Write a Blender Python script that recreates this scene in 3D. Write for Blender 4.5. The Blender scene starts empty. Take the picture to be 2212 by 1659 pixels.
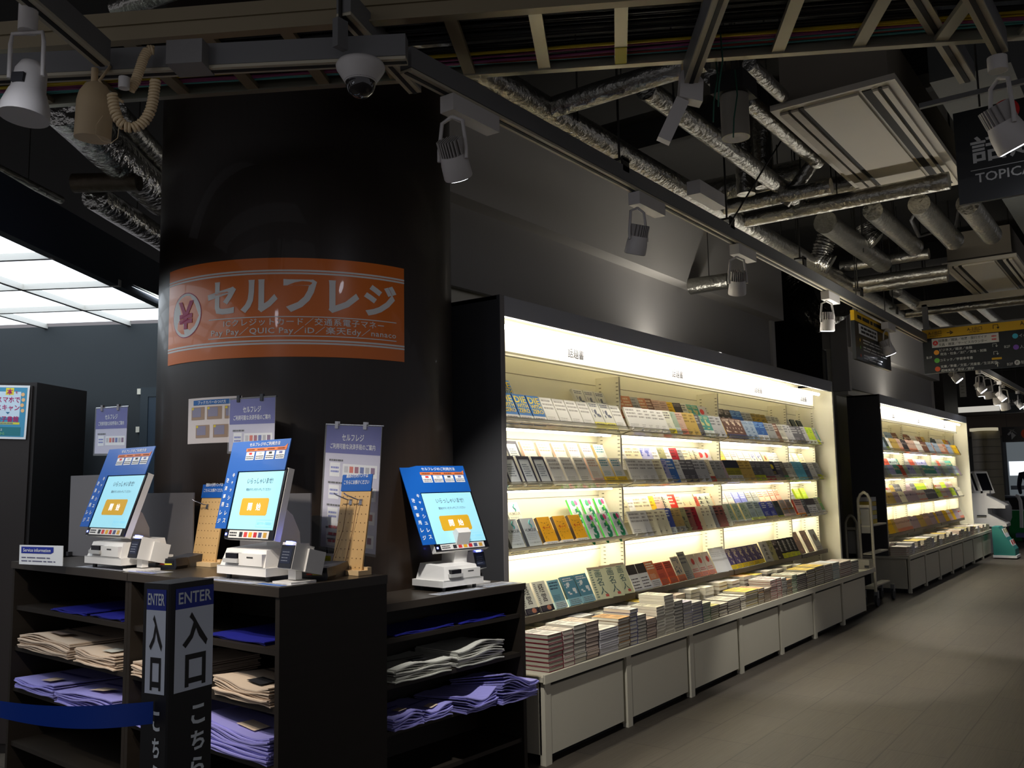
import bpy, math, random
from mathutils import Vector, Matrix
random.seed(7)
SC = bpy.context.scene
COL = SC.collection
H = 1.4                                   # eye height of the photographer, metres
# ------------------------------------------------------------------ camera
FPX, YAW, PIT, ROL = 1937.4, 0.62946827, 0.10944047, 0.01808929
fw = Vector((math.cos(YAW)*math.cos(PIT), math.sin(YAW)*math.cos(PIT), math.sin(PIT)))
rt0 = Vector((math.sin(YAW), -math.cos(YAW), 0.0))
dn0 = fw.cross(rt0)
rt = math.cos(ROL)*rt0 + math.sin(ROL)*dn0
dn = -math.sin(ROL)*rt0 + math.cos(ROL)*dn0
cd = bpy.data.cameras.new('camera')
cd.sensor_width = 36.0
cd.lens = FPX/2212*36.0
cd.clip_start = 0.05
cd.clip_end = 200
cam = bpy.data.objects.new('camera', cd)
COL.objects.link(cam)
cam.matrix_world = Matrix(((rt.x, -dn.x, -fw.x, 0), (rt.y, -dn.y, -fw.y, 0), (rt.z, -dn.z, -fw.z, H), (0, 0, 0, 1)))
SC.camera = cam
SC.view_settings.view_transform = 'Standard'
SC.view_settings.look = 'None'
SC.view_settings.gamma = 1.0
SC.view_settings.use_curve_mapping = False
SC.view_settings.exposure = 0.25
SC.cycles.use_denoising = True
SC.cycles.max_bounces = 8
SC.cycles.sample_clamp_indirect = 6.0
SC.cycles.caustics_reflective = False
SC.cycles.caustics_refractive = False
# ------------------------------------------------------------------ world: dim spill from the rest of the store
wd = bpy.data.worlds.new('world')
SC.world = wd
wd.use_nodes = True
bgn = wd.node_tree.nodes['Background']
bgn.inputs[0].default_value = (0.95, 0.93, 1.0, 1)
bgn.inputs[1].default_value = 0.21

def ray(x, y):
    return rt*((x-1106)/FPX) + dn*((y-829.5)/FPX) + fw

def P(x, y, X=None, Y=None, Z=None, n=None, c=None, D=None):
    """world point seen at photo pixel (x, y) on the plane X=, Y=, Z=, n.p=c or at horizontal distance D"""
    d = ray(x, y)
    o = Vector((0, 0, H))
    if X is not None: t = X/d.x
    elif Y is not None: t = Y/d.y
    elif Z is not None: t = (Z-H)/d.z
    elif n is not None: t = (c-n.dot(o))/n.dot(d)
    else: t = D/math.hypot(d.x, d.y)
    return o+d*t

# rotated grid of the cash-desk zone
DA = Vector((math.cos(math.radians(31)), math.sin(math.radians(31)), 0))
DB = Vector((math.sin(math.radians(31)), -math.cos(math.radians(31)), 0))
UX, UY, UZ = Vector((1, 0, 0)), Vector((0, 1, 0)), Vector((0, 0, 1))
# ------------------------------------------------------------------ lamps (the visible fittings are built further down)
LIGHTS = []
def spot(name, p, target, watts, angle=60, blend=0.6, col=(1, 0.97, 0.92), r=0.035):
    l = bpy.data.lights.new(name, 'SPOT')
    l.energy = watts; l.spot_size = math.radians(angle); l.spot_blend = blend; l.color = col; l.shadow_soft_size = r
    o = bpy.data.objects.new(name, l)
    COL.objects.link(o)
    o.location = p
    o.rotation_euler = (Vector(target)-Vector(p)).to_track_quat('-Z', 'Y').to_euler()
    LIGHTS.append(o)
    return o
def area(name, p, target, sx, sy, watts, col=(1, 1, 1), up='Y'):
    l = bpy.data.lights.new(name, 'AREA')
    l.shape = 'RECTANGLE'; l.size = sx; l.size_y = sy; l.energy = watts; l.color = col
    o = bpy.data.objects.new(name, l)
    COL.objects.link(o)
    o.location = p
    o.rotation_euler = (Vector(target)-Vector(p)).to_track_quat('-Z', up).to_euler()
    LIGHTS.append(o)
    return o
# ------------------------------------------------------------------ materials
def lin(c):
    return tuple((v/255/12.92 if v/255 <= 0.04045 else ((v/255+0.055)/1.055)**2.4) for v in c)
MATS = {}
def mat(name, rgb, rough=0.5, metal=0.0, emit=0.0, var=0.0, vs=8.0, stretch=None, bump=0.0, bs=40.0, spec=0.5, alpha=1.0, trans=0.0, coat=0.0, ior=1.45, ecol=None):
    if name in MATS: return MATS[name]
    m = bpy.data.materials.new(name)
    m.use_nodes = True
    nt = m.node_tree
    b = nt.nodes['Principled BSDF']
    c = (*lin(rgb), 1)
    b.inputs['Base Color'].default_value = c
    b.inputs['Roughness'].default_value = rough
    b.inputs['Metallic'].default_value = metal
    b.inputs['Specular IOR Level'].default_value = spec
    b.inputs['IOR'].default_value = ior
    b.inputs['Alpha'].default_value = alpha
    b.inputs['Transmission Weight'].default_value = trans
    b.inputs['Coat Weight'].default_value = coat
    if emit:
        b.inputs['Emission Color'].default_value = (*lin(ecol or rgb), 1)
        b.inputs['Emission Strength'].default_value = emit
    if var or bump:
        tc = nt.nodes.new('ShaderNodeTexCoord')
        mp = nt.nodes.new('ShaderNodeMapping')
        if stretch: mp.inputs['Scale'].default_value = stretch
        nt.links.new(tc.outputs['Object'], mp.inputs['Vector'])
    if var:
        nz = nt.nodes.new('ShaderNodeTexNoise')
        nz.inputs['Scale'].default_value = vs
        nz.inputs['Detail'].default_value = 4
        nt.links.new(mp.outputs[0], nz.inputs['Vector'])
        mx = nt.nodes.new('ShaderNodeMix')
        mx.data_type = 'RGBA'
        mx.inputs[6].default_value = (*[v*(1-var) for v in c[:3]], 1)
        mx.inputs[7].default_value = (*[min(1, v*(1+var)) for v in c[:3]], 1)
        nt.links.new(nz.outputs['Fac'], mx.inputs[0])
        nt.links.new(mx.outputs[2], b.inputs['Base Color'])
    if bump:
        n2 = nt.nodes.new('ShaderNodeTexNoise')
        n2.inputs['Scale'].default_value = bs
        n2.inputs['Detail'].default_value = 3
        nt.links.new(mp.outputs[0], n2.inputs['Vector'])
        bp = nt.nodes.new('ShaderNodeBump')
        bp.inputs['Strength'].default_value = bump
        bp.inputs['Distance'].default_value = 0.02
        nt.links.new(n2.outputs['Fac'], bp.inputs['Height'])
        nt.links.new(bp.outputs[0], b.inputs['Normal'])
    MATS[name] = m
    return m
def clear_mat(name, rgb, a=0.25, rough=0.1):
    """clear plastic: mostly see-through with a sheen"""
    if name in MATS: return MATS[name]
    m = bpy.data.materials.new(name)
    m.use_nodes = True
    nt = m.node_tree
    b = nt.nodes['Principled BSDF']
    b.inputs['Base Color'].default_value = (*lin(rgb), 1)
    b.inputs['Roughness'].default_value = rough
    tr = nt.nodes.new('ShaderNodeBsdfTransparent')
    mx = nt.nodes.new('ShaderNodeMixShader')
    mx.inputs[0].default_value = a
    nt.links.new(tr.outputs[0], mx.inputs[1])
    nt.links.new(b.outputs[0], mx.inputs[2])
    nt.links.new(mx.outputs[0], nt.nodes['Material Output'].inputs[0])
    MATS[name] = m
    return m
def col(rgb, rough=0.55):
    return mat('print_%02x%02x%02x' % tuple(rgb), rgb, rough)
# ------------------------------------------------------------------ mesh builder
GL = {}
def glyphs(body, bold, sp=1.0, lh=1.0):
    k = (body, bold, sp, lh)
    if k not in GL:
        cu = bpy.data.curves.new('t', 'FONT')
        cu.body = body; cu.size = 1; cu.offset = bold; cu.resolution_u = 2; cu.align_x = 'CENTER'; cu.space_character = sp; cu.space_line = lh
        o = bpy.data.objects.new('t', cu)
        COL.objects.link(o)
        me = bpy.data.meshes.new_from_object(o.evaluated_get(bpy.context.evaluated_depsgraph_get()))
        vs = [(v.co.x, v.co.y) for v in me.vertices]
        fs = [tuple(p.vertices) for p in me.polygons]
        bpy.data.objects.remove(o); bpy.data.curves.remove(cu); bpy.data.meshes.remove(me)
        xs = [v[0] for v in vs]; ys = [v[1] for v in vs]
        GL[k] = (vs, fs, min(xs), max(xs), min(ys), max(ys))
    return GL[k]
def frame(o, u, v):
    """4x4 with local x=u, y=v, z=u x v at o"""
    u = Vector(u).normalized(); v = Vector(v); v = (v-u*v.dot(u)).normalized(); w = u.cross(v)
    return Matrix(((u.x, v.x, w.x, o[0]), (u.y, v.y, w.y, o[1]), (u.z, v.z, w.z, o[2]), (0, 0, 0, 1)))
class MB:
    def __init__(s):
        s.v = []; s.f = []; s.mi = []; s.mats = []; s.sm = []
    def m(s, mt):
        if mt not in s.mats: s.mats.append(mt)
        return s.mats.index(mt)
    def add(s, vs, fs, mt, M=None, smooth=False):
        o = len(s.v); k = s.m(mt)
        for p in vs:
            s.v.append(M @ Vector(p) if M is not None else Vector(p))
        for f in fs:
            s.f.append(tuple(i+o for i in f)); s.mi.append(k); s.sm.append(smooth)
    def box(s, a, b, mt, M=None):
        x0, y0, z0 = a; x1, y1, z1 = b
        vs = [(x0, y0, z0), (x1, y0, z0), (x1, y1, z0), (x0, y1, z0), (x0, y0, z1), (x1, y0, z1), (x1, y1, z1), (x0, y1, z1)]
        s.add(vs, [(3, 2, 1, 0), (4, 5, 6, 7), (0, 1, 5, 4), (1, 2, 6, 5), (2, 3, 7, 6), (3, 0, 4, 7)], mt, M)
    def bar(s, p, q, w, h, mt, up=(0, 0, 1)):
        """box along p->q, width w sideways, height h along up (centred)"""
        p = Vector(p); q = Vector(q); d = q-p; L = d.length
        M = frame(p, d, up)
        s.box((0, -h/2, -w/2), (L, h/2, w/2), mt, M)
    def quad(s, pts, mt): s.add(pts, [tuple(range(len(pts)))], mt)
    def rect(s, M, x0, x1, y0, y1, mt, z=0.0):
        s.add([(x0, y0, z), (x1, y0, z), (x1, y1, z), (x0, y1, z)], [(0, 1, 2, 3)], mt, M)
    def prism(s, poly, z0, z1, mt, M=None):
        n = len(poly)
        vs = [(x, y, z0) for x, y in poly]+[(x, y, z1) for x, y in poly]
        fs = [tuple(reversed(range(n))), tuple(range(n, 2*n))]+[(i, (i+1) % n, n+(i+1) % n, n+i) for i in range(n)]
        s.add(vs, fs, mt, M)
    def disc(s, M, r, mt, z=0.0, n=24, ry=None):
        ry = ry or r
        s.add([(r*math.cos(2*math.pi*i/n), ry*math.sin(2*math.pi*i/n), z) for i in range(n)], [tuple(range(n))], mt, M)
    def lathe(s, prof, mt, M=None, n=24, smooth=True, cap=True):
        vs = []; fs = []
        for r, z in prof:
            for i in range(n):
                a = 2*math.pi*i/n; vs.append((r*math.cos(a), r*math.sin(a), z))
        for j in range(len(prof)-1):
            for i in range(n):
                k = (i+1) % n; fs.append((j*n+i, j*n+k, (j+1)*n+k, (j+1)*n+i))
        s.add(vs, fs, mt, M, smooth)
        if cap:
            if prof[0][0] > 1e-6: s.add(vs[:n], [tuple(reversed(range(n)))], mt, M)
            if prof[-1][0] > 1e-6: s.add(vs[-n:], [tuple(range(n))], mt, M)
    def cyl(s, p, q, r, mt, r2=None, n=16, cap=True):
        p = Vector(p); q = Vector(q); d = q-p
        t = UX if abs(d.normalized().z) > 0.9 else UZ
        u = d.cross(t).normalized(); v = d.normalized().cross(u)
        M = Matrix(((u.x, v.x, d.normalized().x, p.x), (u.y, v.y, d.normalized().y, p.y), (u.z, v.z, d.normalized().z, p.z), (0, 0, 0, 1)))
        s.lathe([(r, 0), (r2 if r2 is not None else r, d.length)], mt, M, n, True, cap)
    def tube(s, pts, r, mt, n=8, cap=True):
        pts = [Vector(p) for p in pts]
        rs = r if isinstance(r, (list, tuple)) else [r]*len(pts)
        vs = []; fs = []; prev = None
        for i, p in enumerate(pts):
            d = (pts[min(i+1, len(pts)-1)]-pts[max(i-1, 0)]).normalized()
            if prev is None:
                t = UZ if abs(d.z) < 0.9 else UX
                u = d.cross(t).normalized()
            else:
                u = (prev-d*prev.dot(d)).normalized()
            prev = u; v = d.cross(u)
            for k in range(n):
                a = 2*math.pi*k/n; vs.append(p+(u*math.cos(a)+v*math.sin(a))*rs[i])
        for i in range(len(pts)-1):
            for k in range(n):
                k2 = (k+1) % n; fs.append((i*n+k, i*n+k2, (i+1)*n+k2, (i+1)*n+k))
        s.add(vs, fs, mt, None, True)
        if cap:
            s.add(vs[:n], [tuple(reversed(range(n)))], mt); s.add(vs[-n:], [tuple(range(n))], mt)
    def text(s, body, M, cx, cy, mt, h=None, w=None, bold=0.0, z=0.0008, sp=1.0, lh=1.0, wrap=None, maxw=None):
        vs, fs, x0, x1, y0, y1 = glyphs(body, bold, sp, lh)
        sy = h/(y1-y0) if h else None
        sx = w/(x1-x0) if w else None
        if sx is None: sx = sy
        if sy is None: sy = sx
        if maxw and sx*(x1-x0) > maxw: sx = maxw/(x1-x0)
        q = [(cx+(x-(x0+x1)/2)*sx, cy+(y-(y0+y1)/2)*sy, z) for x, y in vs]
        if wrap: q = [wrap(*p) for p in q]
        s.add(q, fs, mt, M)
    def lines(s, M, x0, x1, y0, y1, n, mt, fill=0.5, z=0.0006, rag=0.25):
        """unreadable small print: n rows of short bars"""
        dy = (y1-y0)/n
        for i in range(n):
            yy = y1-dy*(i+0.5); x = x0; xe = x1-(x1-x0)*rag*random.random()
            while x < xe:
                L = min((x1-x0)*random.uniform(0.08, 0.3), xe-x)
                s.rect(M, x, x+L, yy-dy*fill/2, yy+dy*fill/2, mt, z); x += L+(x1-x0)*0.03
    def build(s, name, parent=None, loc=None):
        me = bpy.data.meshes.new(name)
        if loc is None:
            if parent is not None: loc = Vector(parent['_o'])
            else:
                xs = [p.x for p in s.v]; ys = [p.y for p in s.v]; zs = [p.z for p in s.v]
                loc = Vector(((min(xs)+max(xs))/2, (min(ys)+max(ys))/2, min(zs)))
        loc = Vector(loc)
        me.from_pydata([tuple(p-loc) for p in s.v], [], s.f)
        for m_ in s.mats: me.materials.append(m_)
        me.polygons.foreach_set('material_index', s.mi)
        me.polygons.foreach_set('use_smooth', s.sm)
        me.update()
        o = bpy.data.objects.new(name, me)
        COL.objects.link(o)
        o['_o'] = tuple(loc)
        if parent is not None: o.parent = parent
        else: o.location = loc
        return o
def tag(o, label, cat, group=None, kind=None):
    for wd_ in (' the ', ' of ', ' in ', ' before ', ' with '):
        while len(label.split()) > 16 and wd_ in label: label = label.replace(wd_, ' ', 1)
    o['label'] = label
    if cat: o['category'] = cat
    if group: o['group'] = group
    if kind: o['kind'] = kind
    return o
def thing(name, label, cat, loc=(0, 0, 0), group=None):
    o = bpy.data.objects.new(name, None)
    COL.objects.link(o)
    o.empty_display_size = 0.05
    o.location = loc; o['_o'] = tuple(loc)
    return tag(o, label, cat, group)
def struct(name, mb):
    o = mb.build(name); o['kind'] = 'structure'
    return o
def dup(o, parent=None, loc=None, rz=None, label=None):
    c = o.copy()
    COL.objects.link(c)
    if parent is not None: c.parent = parent
    if loc is not None: c.location = loc
    if rz is not None: c.rotation_euler = (0, 0, rz)
    if label: c['label'] = label
    for ch in list(o.children):
        dup(ch, c)
    return c
ORD = ['first', 'second', 'third', 'fourth', 'fifth', 'sixth', 'seventh', 'eighth', 'ninth', 'tenth', 'eleventh', 'twelfth', 'thirteenth', 'fourteenth', 'fifteenth', 'sixteenth', 'seventeenth', 'eighteenth', 'nineteenth', 'twentieth']
def nth(i):
    if i < 20: return ORD[i]
    t = {2: 'twenty', 3: 'thirty', 4: 'forty', 5: 'fifty'}[(i+1)//10]
    r = (i+1) % 10
    return t+'-'+ORD[r-1] if r else t[:-1]+'ieth'
# ================================================================== SETTING
def floor_mat():
    m = bpy.data.materials.new('carpet_tile'); m.use_nodes = True
    nt = m.node_tree; b = nt.nodes['Principled BSDF']
    tc = nt.nodes.new('ShaderNodeTexCoord')
    br = nt.nodes.new('ShaderNodeTexBrick')
    br.offset = 0.5
    br.inputs['Scale'].default_value = 1.0
    br.inputs['Brick Width'].default_value = 0.6
    br.inputs['Row Height'].default_value = 0.3
    br.inputs['Mortar Size'].default_value = 0.004
    br.inputs['Color1'].default_value = (*lin((80, 73, 64)), 1)
    br.inputs['Color2'].default_value = (*lin((74, 68, 61)), 1)
    br.inputs['Mortar'].default_value = (*lin((58, 53, 48)), 1)
    nt.links.new(tc.outputs['Object'], br.inputs['Vector'])
    mp = nt.nodes.new('ShaderNodeMapping'); mp.inputs['Scale'].default_value = (1.5, 60, 1)
    nt.links.new(tc.outputs['Object'], mp.inputs['Vector'])
    nz = nt.nodes.new('ShaderNodeTexNoise'); nz.inputs['Scale'].default_value = 3; nz.inputs['Detail'].default_value = 5
    nt.links.new(mp.outputs[0], nz.inputs['Vector'])
    mx = nt.nodes.new('ShaderNodeMix'); mx.data_type = 'RGBA'; mx.blend_type = 'MULTIPLY'
    mx.inputs[0].default_value = 0.55
    nt.links.new(br.outputs['Color'], mx.inputs[6])
    cr = nt.nodes.new('ShaderNodeValToRGB')
    cr.color_ramp.elements[0].position = 0.3; cr.color_ramp.elements[0].color = (0.45, 0.45, 0.45, 1)
    cr.color_ramp.elements[1].position = 0.75
    nt.links.new(nz.outputs['Fac'], cr.inputs[0]); nt.links.new(cr.outputs[0], mx.inputs[7])
    nt.links.new(mx.outputs[2], b.inputs['Base Color'])
    b.inputs['Roughness'].default_value = 0.62
    b.inputs['Specular IOR Level'].default_value = 0.3
    return m
mb = MB(); mb.box((-5, -12, -0.1), (48, 14, 0), floor_mat()); struct('floor', mb)
M_slab = mat('ceiling_dark', (44, 43, 41), 0.9, var=0.2, vs=1.2)
mb = MB(); mb.box((-1, -6, 4.06), (46, 12, 4.2), M_slab)
for k in range(9):                                     # concrete joists of the bare slab
    mb.box((3.2+k*2.6, -6, 3.86), (3.5+k*2.6, 3.36, 4.06), M_slab)
struct('ceiling', mb)
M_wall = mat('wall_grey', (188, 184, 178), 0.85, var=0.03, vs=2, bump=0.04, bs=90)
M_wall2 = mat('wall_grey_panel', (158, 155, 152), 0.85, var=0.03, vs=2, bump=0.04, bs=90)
M_white = mat('white_laminate', (226, 222, 206), 0.45, var=0.02, vs=3)
M_black = mat('dark_brown_board', (30, 26, 22), 0.55, var=0.15, vs=6)
YW = 3.36
ZB = 2.247*H
YL = P(976, 438, Z=ZB).y
def wall_section(name, xa, xb, trim):
    mb = MB()
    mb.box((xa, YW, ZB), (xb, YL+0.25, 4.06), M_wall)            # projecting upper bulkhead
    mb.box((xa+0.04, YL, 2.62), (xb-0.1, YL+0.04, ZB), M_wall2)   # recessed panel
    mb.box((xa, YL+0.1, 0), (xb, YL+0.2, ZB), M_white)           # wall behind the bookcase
    if trim:
        mb.box((xa-0.05, YL-0.1, 2.55), (xa+0.05, YL+0.12, 4.06), M_wall)
        mb.box((xa, YL-0.06, 2.5), (xb-0.15, YL+0.1, 2.56), M_white)
    mb.box((xb-0.1, YL-0.03, 0.0), (xb, YL+0.2, ZB), M_wall)
    struct(name, mb)
X1A, X1B = 3.55, P(1693, 690, Y=YW).x
wall_section('wall_back', X1A, X1B, False)
X2A = P(1836, 700, Y=YW).x
X2B = P(2029, 815, Y=YW).x
wall_section('wall_back_far', X2A, X2B, True)
# dark recess between the two wall sections
mb = MB()
mb.box((X1B, 4.35, 0), (X2A, 4.5, 4.06), M_black)
mb.box((X1B-0.12, YL+0.2, 0), (X1B, 4.4, 4.06), M_black)
mb.box((X2A, YL+0.26, 0), (X2A+0.12, 4.4, 4.06), M_black)
struct('wall_recess', mb)
mb = MB()
x2 = P(2068, 860, Y=YW-0.05).x
mb.box((X2B+0.02, YW-0.05, 0), (x2, 4.3, 4.06), mat('pillar_far_brown', (38, 30, 22), 0.4, var=0.1))
struct('wall_far_pillar', mb)
# ------------------------------------------------------------------ big round pillar
DP = 3.35*H
AC = math.radians(48.8643)
PC = Vector((DP*math.cos(AC), DP*math.sin(AC), 0)); PR = DP*0.15580
M_pil = mat('pillar_dark_walnut', (34, 24, 16), 0.38, var=0.35, vs=6, stretch=(14, 14, 0.35), spec=0.5, coat=0.1)
mb = MB(); mb.lathe([(PR, 0), (PR, 4.06)], M_pil, Matrix.Translation(PC), 96, True, False); struct('wall_pillar', mb)
# orange sign wrapped round the pillar
zt, zb_ = H*(1+0.2125*3.35), H*(1+0.1192*3.35)
def pang(px, py=680):
    d = ray(px, py); a = math.atan2(d.y, d.x)-AC
    r = DP*math.cos(a)-math.sqrt(max(0, PR*PR-(DP*math.sin(a))**2))
    q = Vector((r*math.cos(a+AC), r*math.sin(a+AC), 0))-PC
    return math.atan2(q.y, q.x)
aL, aR = pang(366), pang(873)
if aL > 0: aL -= 2*math.pi
if aR > 0: aR -= 2*math.pi
M_or = mat('sign_orange', (226, 112, 18), 0.32, coat=0.2)
M_sw = mat('sign_white_ink', (228, 226, 222), 0.45)
M_mag = mat('sign_magenta', (176, 40, 92), 0.5)
def wrapper(arc0, zmid, R):
    def f(x, y, z):
        a = arc0+x/R
        return (PC.x+(R+z)*math.cos(a), PC.y+(R+z)*math.sin(a), zmid+y)
    return f
SW_, SH_ = (aR-aL)*PR, zt-zb_
zm = (zt+zb_)/2
wf = wrapper((aL+aR)/2, zm, PR+0.003)
mb = MB()
def strip(x0, x1, y0, y1, mt, z=0.0, n=40):
    vs = []; fs = []
    for i in range(n+1):
        x = x0+(x1-x0)*i/n
        vs += [wf(x, y0, z), wf(x, y1, z)]
        if i: fs.append((2*i-2, 2*i, 2*i+1, 2*i-1))
    mb.add(vs, fs, mt, None, True)
strip(-SW_/2, SW_/2, -SH_/2, SH_/2, M_or)
strip(-SW_/2, SW_/2, -SH_/2, SH_/2, M_or, -0.0025)
def U(t): return pang(t)    # photo x -> arc position
def ux(px):
    a = pang(px)
    if a > 0: a -= 2*math.pi
    return (a-(aL+aR)/2)*PR
for k in (0.37, 0.342, -0.338, -0.366):
    strip(-SW_/2, SW_/2, SH_*(k-0.009), SH_*(k+0.009), M_sw, 0.001)
for k in (-0.098, -0.292):
    strip(ux(452), ux(856), SH_*(k-0.005), SH_*(k+0.005), M_sw, 0.001)
xc = (ux(376)+ux(436))/2; rx = (ux(436)-ux(376))/2; ry = SH_*0.235
def oval(sc, mt, z):
    n = 40
    mb.add([wf(xc+rx*sc*math.cos(2*math.pi*i/n), SH_*-0.01+ry*sc*math.sin(2*math.pi*i/n), z) for i in range(n)], [tuple(range(n))], mt)
oval(1.0, M_mag, 0.0008); oval(0.965, M_sw, 0.0012)
mb.text('¥', None, xc, SH_*-0.01, M_mag, h=SH_*0.29, w=rx*1.05, bold=0.025, z=0.002, wrap=wf)
for ch, a, b in (('セ', 449, 510), ('ル', 520, 600), ('フ', 612, 685), ('レ', 710, 776), ('ジ', 786, 856)):
    mb.text(ch, None, (ux(a)+ux(b))/2, SH_*0.115, M_sw, h=SH_*0.335, w=ux(b)-ux(a), bold=0.034, z=0.0016, wrap=wf)
mb.text('ICクレジットカード／交通系電子マネー', None, (ux(484)+ux(829))/2, SH_*-0.147, M_sw, w=ux(829)-ux(484), h=SH_*0.076, bold=0.012, z=0.0016, wrap=wf, sp=1.12)
mb.text('Pay Pay／QUIC Pay／iD／楽天Edy／nanaco', None, (ux(458)+ux(855))/2, SH_*-0.238, M_sw, w=ux(855)-ux(458), h=SH_*0.088, bold=0.012, z=0.0016, wrap=wf, sp=1.08)
o = mb.build('wall_sign'); tag(o, 'curved orange sign with a yen oval and big katakana on the round pillar', 'sign')
# ------------------------------------------------------------------ cash-desk zone on the left
M_fas = mat('blue_grey_steel', (66, 76, 92), 0.34, metal=0.55, var=0.12, vs=3, stretch=(1, 1, 0.2))
fa, fb = P(0, 497, Z=2.45), P(341, 657, Z=2.45)
fd = (fb-fa).normalized(); fn = Vector((-fd.y, fd.x, 0)); fc = fn.dot(fa)
ztop = 2.69
mb = MB()
A0 = fa-fd*0.9; A1 = fb+fd*2.2
mb.quad([A0, A1, A1+UZ*(ztop-2.45), A0+UZ*(ztop-2.45)], M_fas)
mb.quad([A0+fn*0.05, A0+fn*0.05+UZ*(ztop-2.45), A1+fn*0.05+UZ*(ztop-2.45), A1+fn*0.05], M_fas)
mb.quad([A0, A0+fn*0.05, A1+fn*0.05, A1], M_black)
mb.quad([A0+UZ*(ztop-2.45), A1+UZ*(ztop-2.45), A1+fn*0.05+UZ*(ztop-2.45), A0+fn*0.05+UZ*(ztop-2.45)], M_fas)
struct('trim_cash_desk_canopy', mb)
WA = 5.46
M_dwall = mat('dark_slate_wall', (46, 52, 56), 0.75, var=0.06, vs=3)
mb = MB()
w0 = DA*WA+DB*(-9.5); w1 = DA*WA+DB*(-1.0)
mb.bar(w0+DA*0.05+UZ*1.23, w1+DA*0.05+UZ*1.23, 0.1, 2.46, M_dwall)
struct('wall_left', mb)
# luminous ceiling: opal panels in a slim grid
M_opal = mat('opal_light_panel', (240, 248, 255), 0.4, emit=2.2, ecol=(236, 246, 255))
M_grid = mat('grid_bar', (206, 204, 198), 0.4)
rows = [2.06, 2.64, 3.21, 3.79, 4.37, 4.94, 5.46]
cols = [-2.42, -2.955, -3.518, -4.08, -4.64]
def gp(a, b, z): return DA*a+DB*b+UZ*z
k = 0
for i in range(len(rows)-1):
    for j in range(len(cols)-1):
        a0, a1, b0, b1 = rows[i]+0.012, rows[i+1]-0.012, cols[j]-0.012, cols[j+1]+0.012
        mb = MB()
        vs = [gp(a0, b0, 2.48), gp(a1, b0, 2.48), gp(a1, b1, 2.48), gp(a0, b1, 2.48)]
        mb.quad(list(reversed(vs)), M_opal); mb.quad([v+UZ*0.012 for v in vs], M_white)
        o = mb.build('ceiling_light_panel')
        tag(o, 'glowing opal ceiling panel, %s row from the slate back wall, %s from the steel canopy edge' % (nth(len(rows)-2-i), nth(j)), 'ceiling light', 'opal panels of the luminous ceiling')
        k += 1
mb = MB()
for b in cols[1:]:
    mb.bar(gp(rows[0], b, 2.465), gp(rows[-1], b, 2.465), 0.025, 0.035, M_grid)
for a in rows[1:-1]:
    mb.bar(gp(a, cols[0], 2.465), gp(a, cols[-1], 2.465), 0.025, 0.035, M_grid)
struct('trim_ceiling_grid', mb)
# door in the slate wall beside the pillar
M_teal = mat('door_dark_teal', (40, 52, 60), 0.5)
d0 = P(309, 838, n=DA, c=WA-0.02); d1 = P(352, 838, n=DA, c=WA-0.02)
s_ = (d1-d0).normalized()
mb = MB()
zt_ = d0.z
M = frame(Vector((d0.x, d0.y, 0)), (s_.x, s_.y, 0), UZ)
Wd = 0.9
mb.box((0, 0, 0), (0.05, zt_, 0.03), M_teal, M)
mb.box((0.05, zt_-0.06, 0), (Wd, zt_, 0.03), M_teal, M)
mb.box((Wd, 0, 0), (Wd+0.05, zt_, 0.03), M_teal, M)
mb.box((0.05, 0, 0.005), (0.1, zt_-0.06, 0.025), mat('door_leaf_blue', (36, 54, 70), 0.45), M)
pn = mat('back_room_panel', (112, 122, 124), 0.6)
mb.box((0.1, 1.62, 0.002), (Wd, zt_-0.06, 0.01), pn, M)
mb.box((0.1, 0.0, 0.002), (Wd, 1.56, 0.008), mat('back_room_dark', (34, 36, 38), 0.7), M)
mb.box((0.12, 1.2, 0.008), (Wd, 1.52, 0.012), mat('back_room_shelf', (84, 92, 92), 0.6), M)
struct('door_1', mb)
for (px, py) in ((302, 846), (299, 928)):
    q = P(px, py, n=DA, c=WA-0.012)
    mb = MB(); mb.box((-0.012, -0.018, 0), (0.012, 0.018, 0.012), M_white, frame(q, DB, UZ))
    o = mb.build('door_sensor'); tag(o, 'small white door sensor on the slate wall, %s one beside the dark door frame' % ('upper' if py < 900 else 'lower'), 'sensor')
# ------------------------------------------------------------------ far end of the aisle
XF = 27.0
M_brn = mat('far_brown_band', (124, 110, 96), 0.7)
mb = MB()
def zf(py): return P(2140, py, X=XF).z
def yf_(px): return P(px, 1000, X=XF).y
mb.box((XF, -8, 0), (XF+0.3, 9, zf(940)), mat('far_wall_dim', (96, 94, 90), 0.8))
mb.box((XF-1.2, -8, zf(945)), (XF+0.2, 9, zf(890)), M_brn)
mb.box((XF-1.2, -8, zf(890)), (XF+0.2, 9, 4.06), M_black)
struct('wall_far_end', mb)
# ================================================================== LIT WALL BOOKCASES
YF, YB = 2.03*H, 3.20
M_silver = mat('fascia_silver', (168, 170, 176), 0.4, metal=0.35, var=0.05)
M_side = mat('side_charcoal', (66, 66, 68), 0.5, var=0.06)
M_edge = mat('edge_grey', (126, 122, 120), 0.5)
M_cream = mat('shelf_cream', (236, 231, 208), 0.4, var=0.015)
M_slot_line = mat('slot_and_shadow_line', (120, 114, 92), 0.6)
M_tube = mat('lamp_tube', (255, 250, 238), 0.4, emit=34, ecol=(255, 247, 230))
M_strip = mat('led_strip', (255, 250, 238), 0.4, emit=20, ecol=(255, 247, 226))
M_bedge = mat('shelf_brown_edge', (70, 62, 52), 0.5)
M_label = mat('header_label', (222, 222, 224), 0.4)
M_ink = mat('ink_black', (34, 34, 38), 0.6)
M_acr = clear_mat('acrylic_lip', (214, 206, 170), 0.55, 0.12)
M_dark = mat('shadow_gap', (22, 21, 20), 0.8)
ZS = [1.729, 1.372, 1.012, 0.655]
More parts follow.
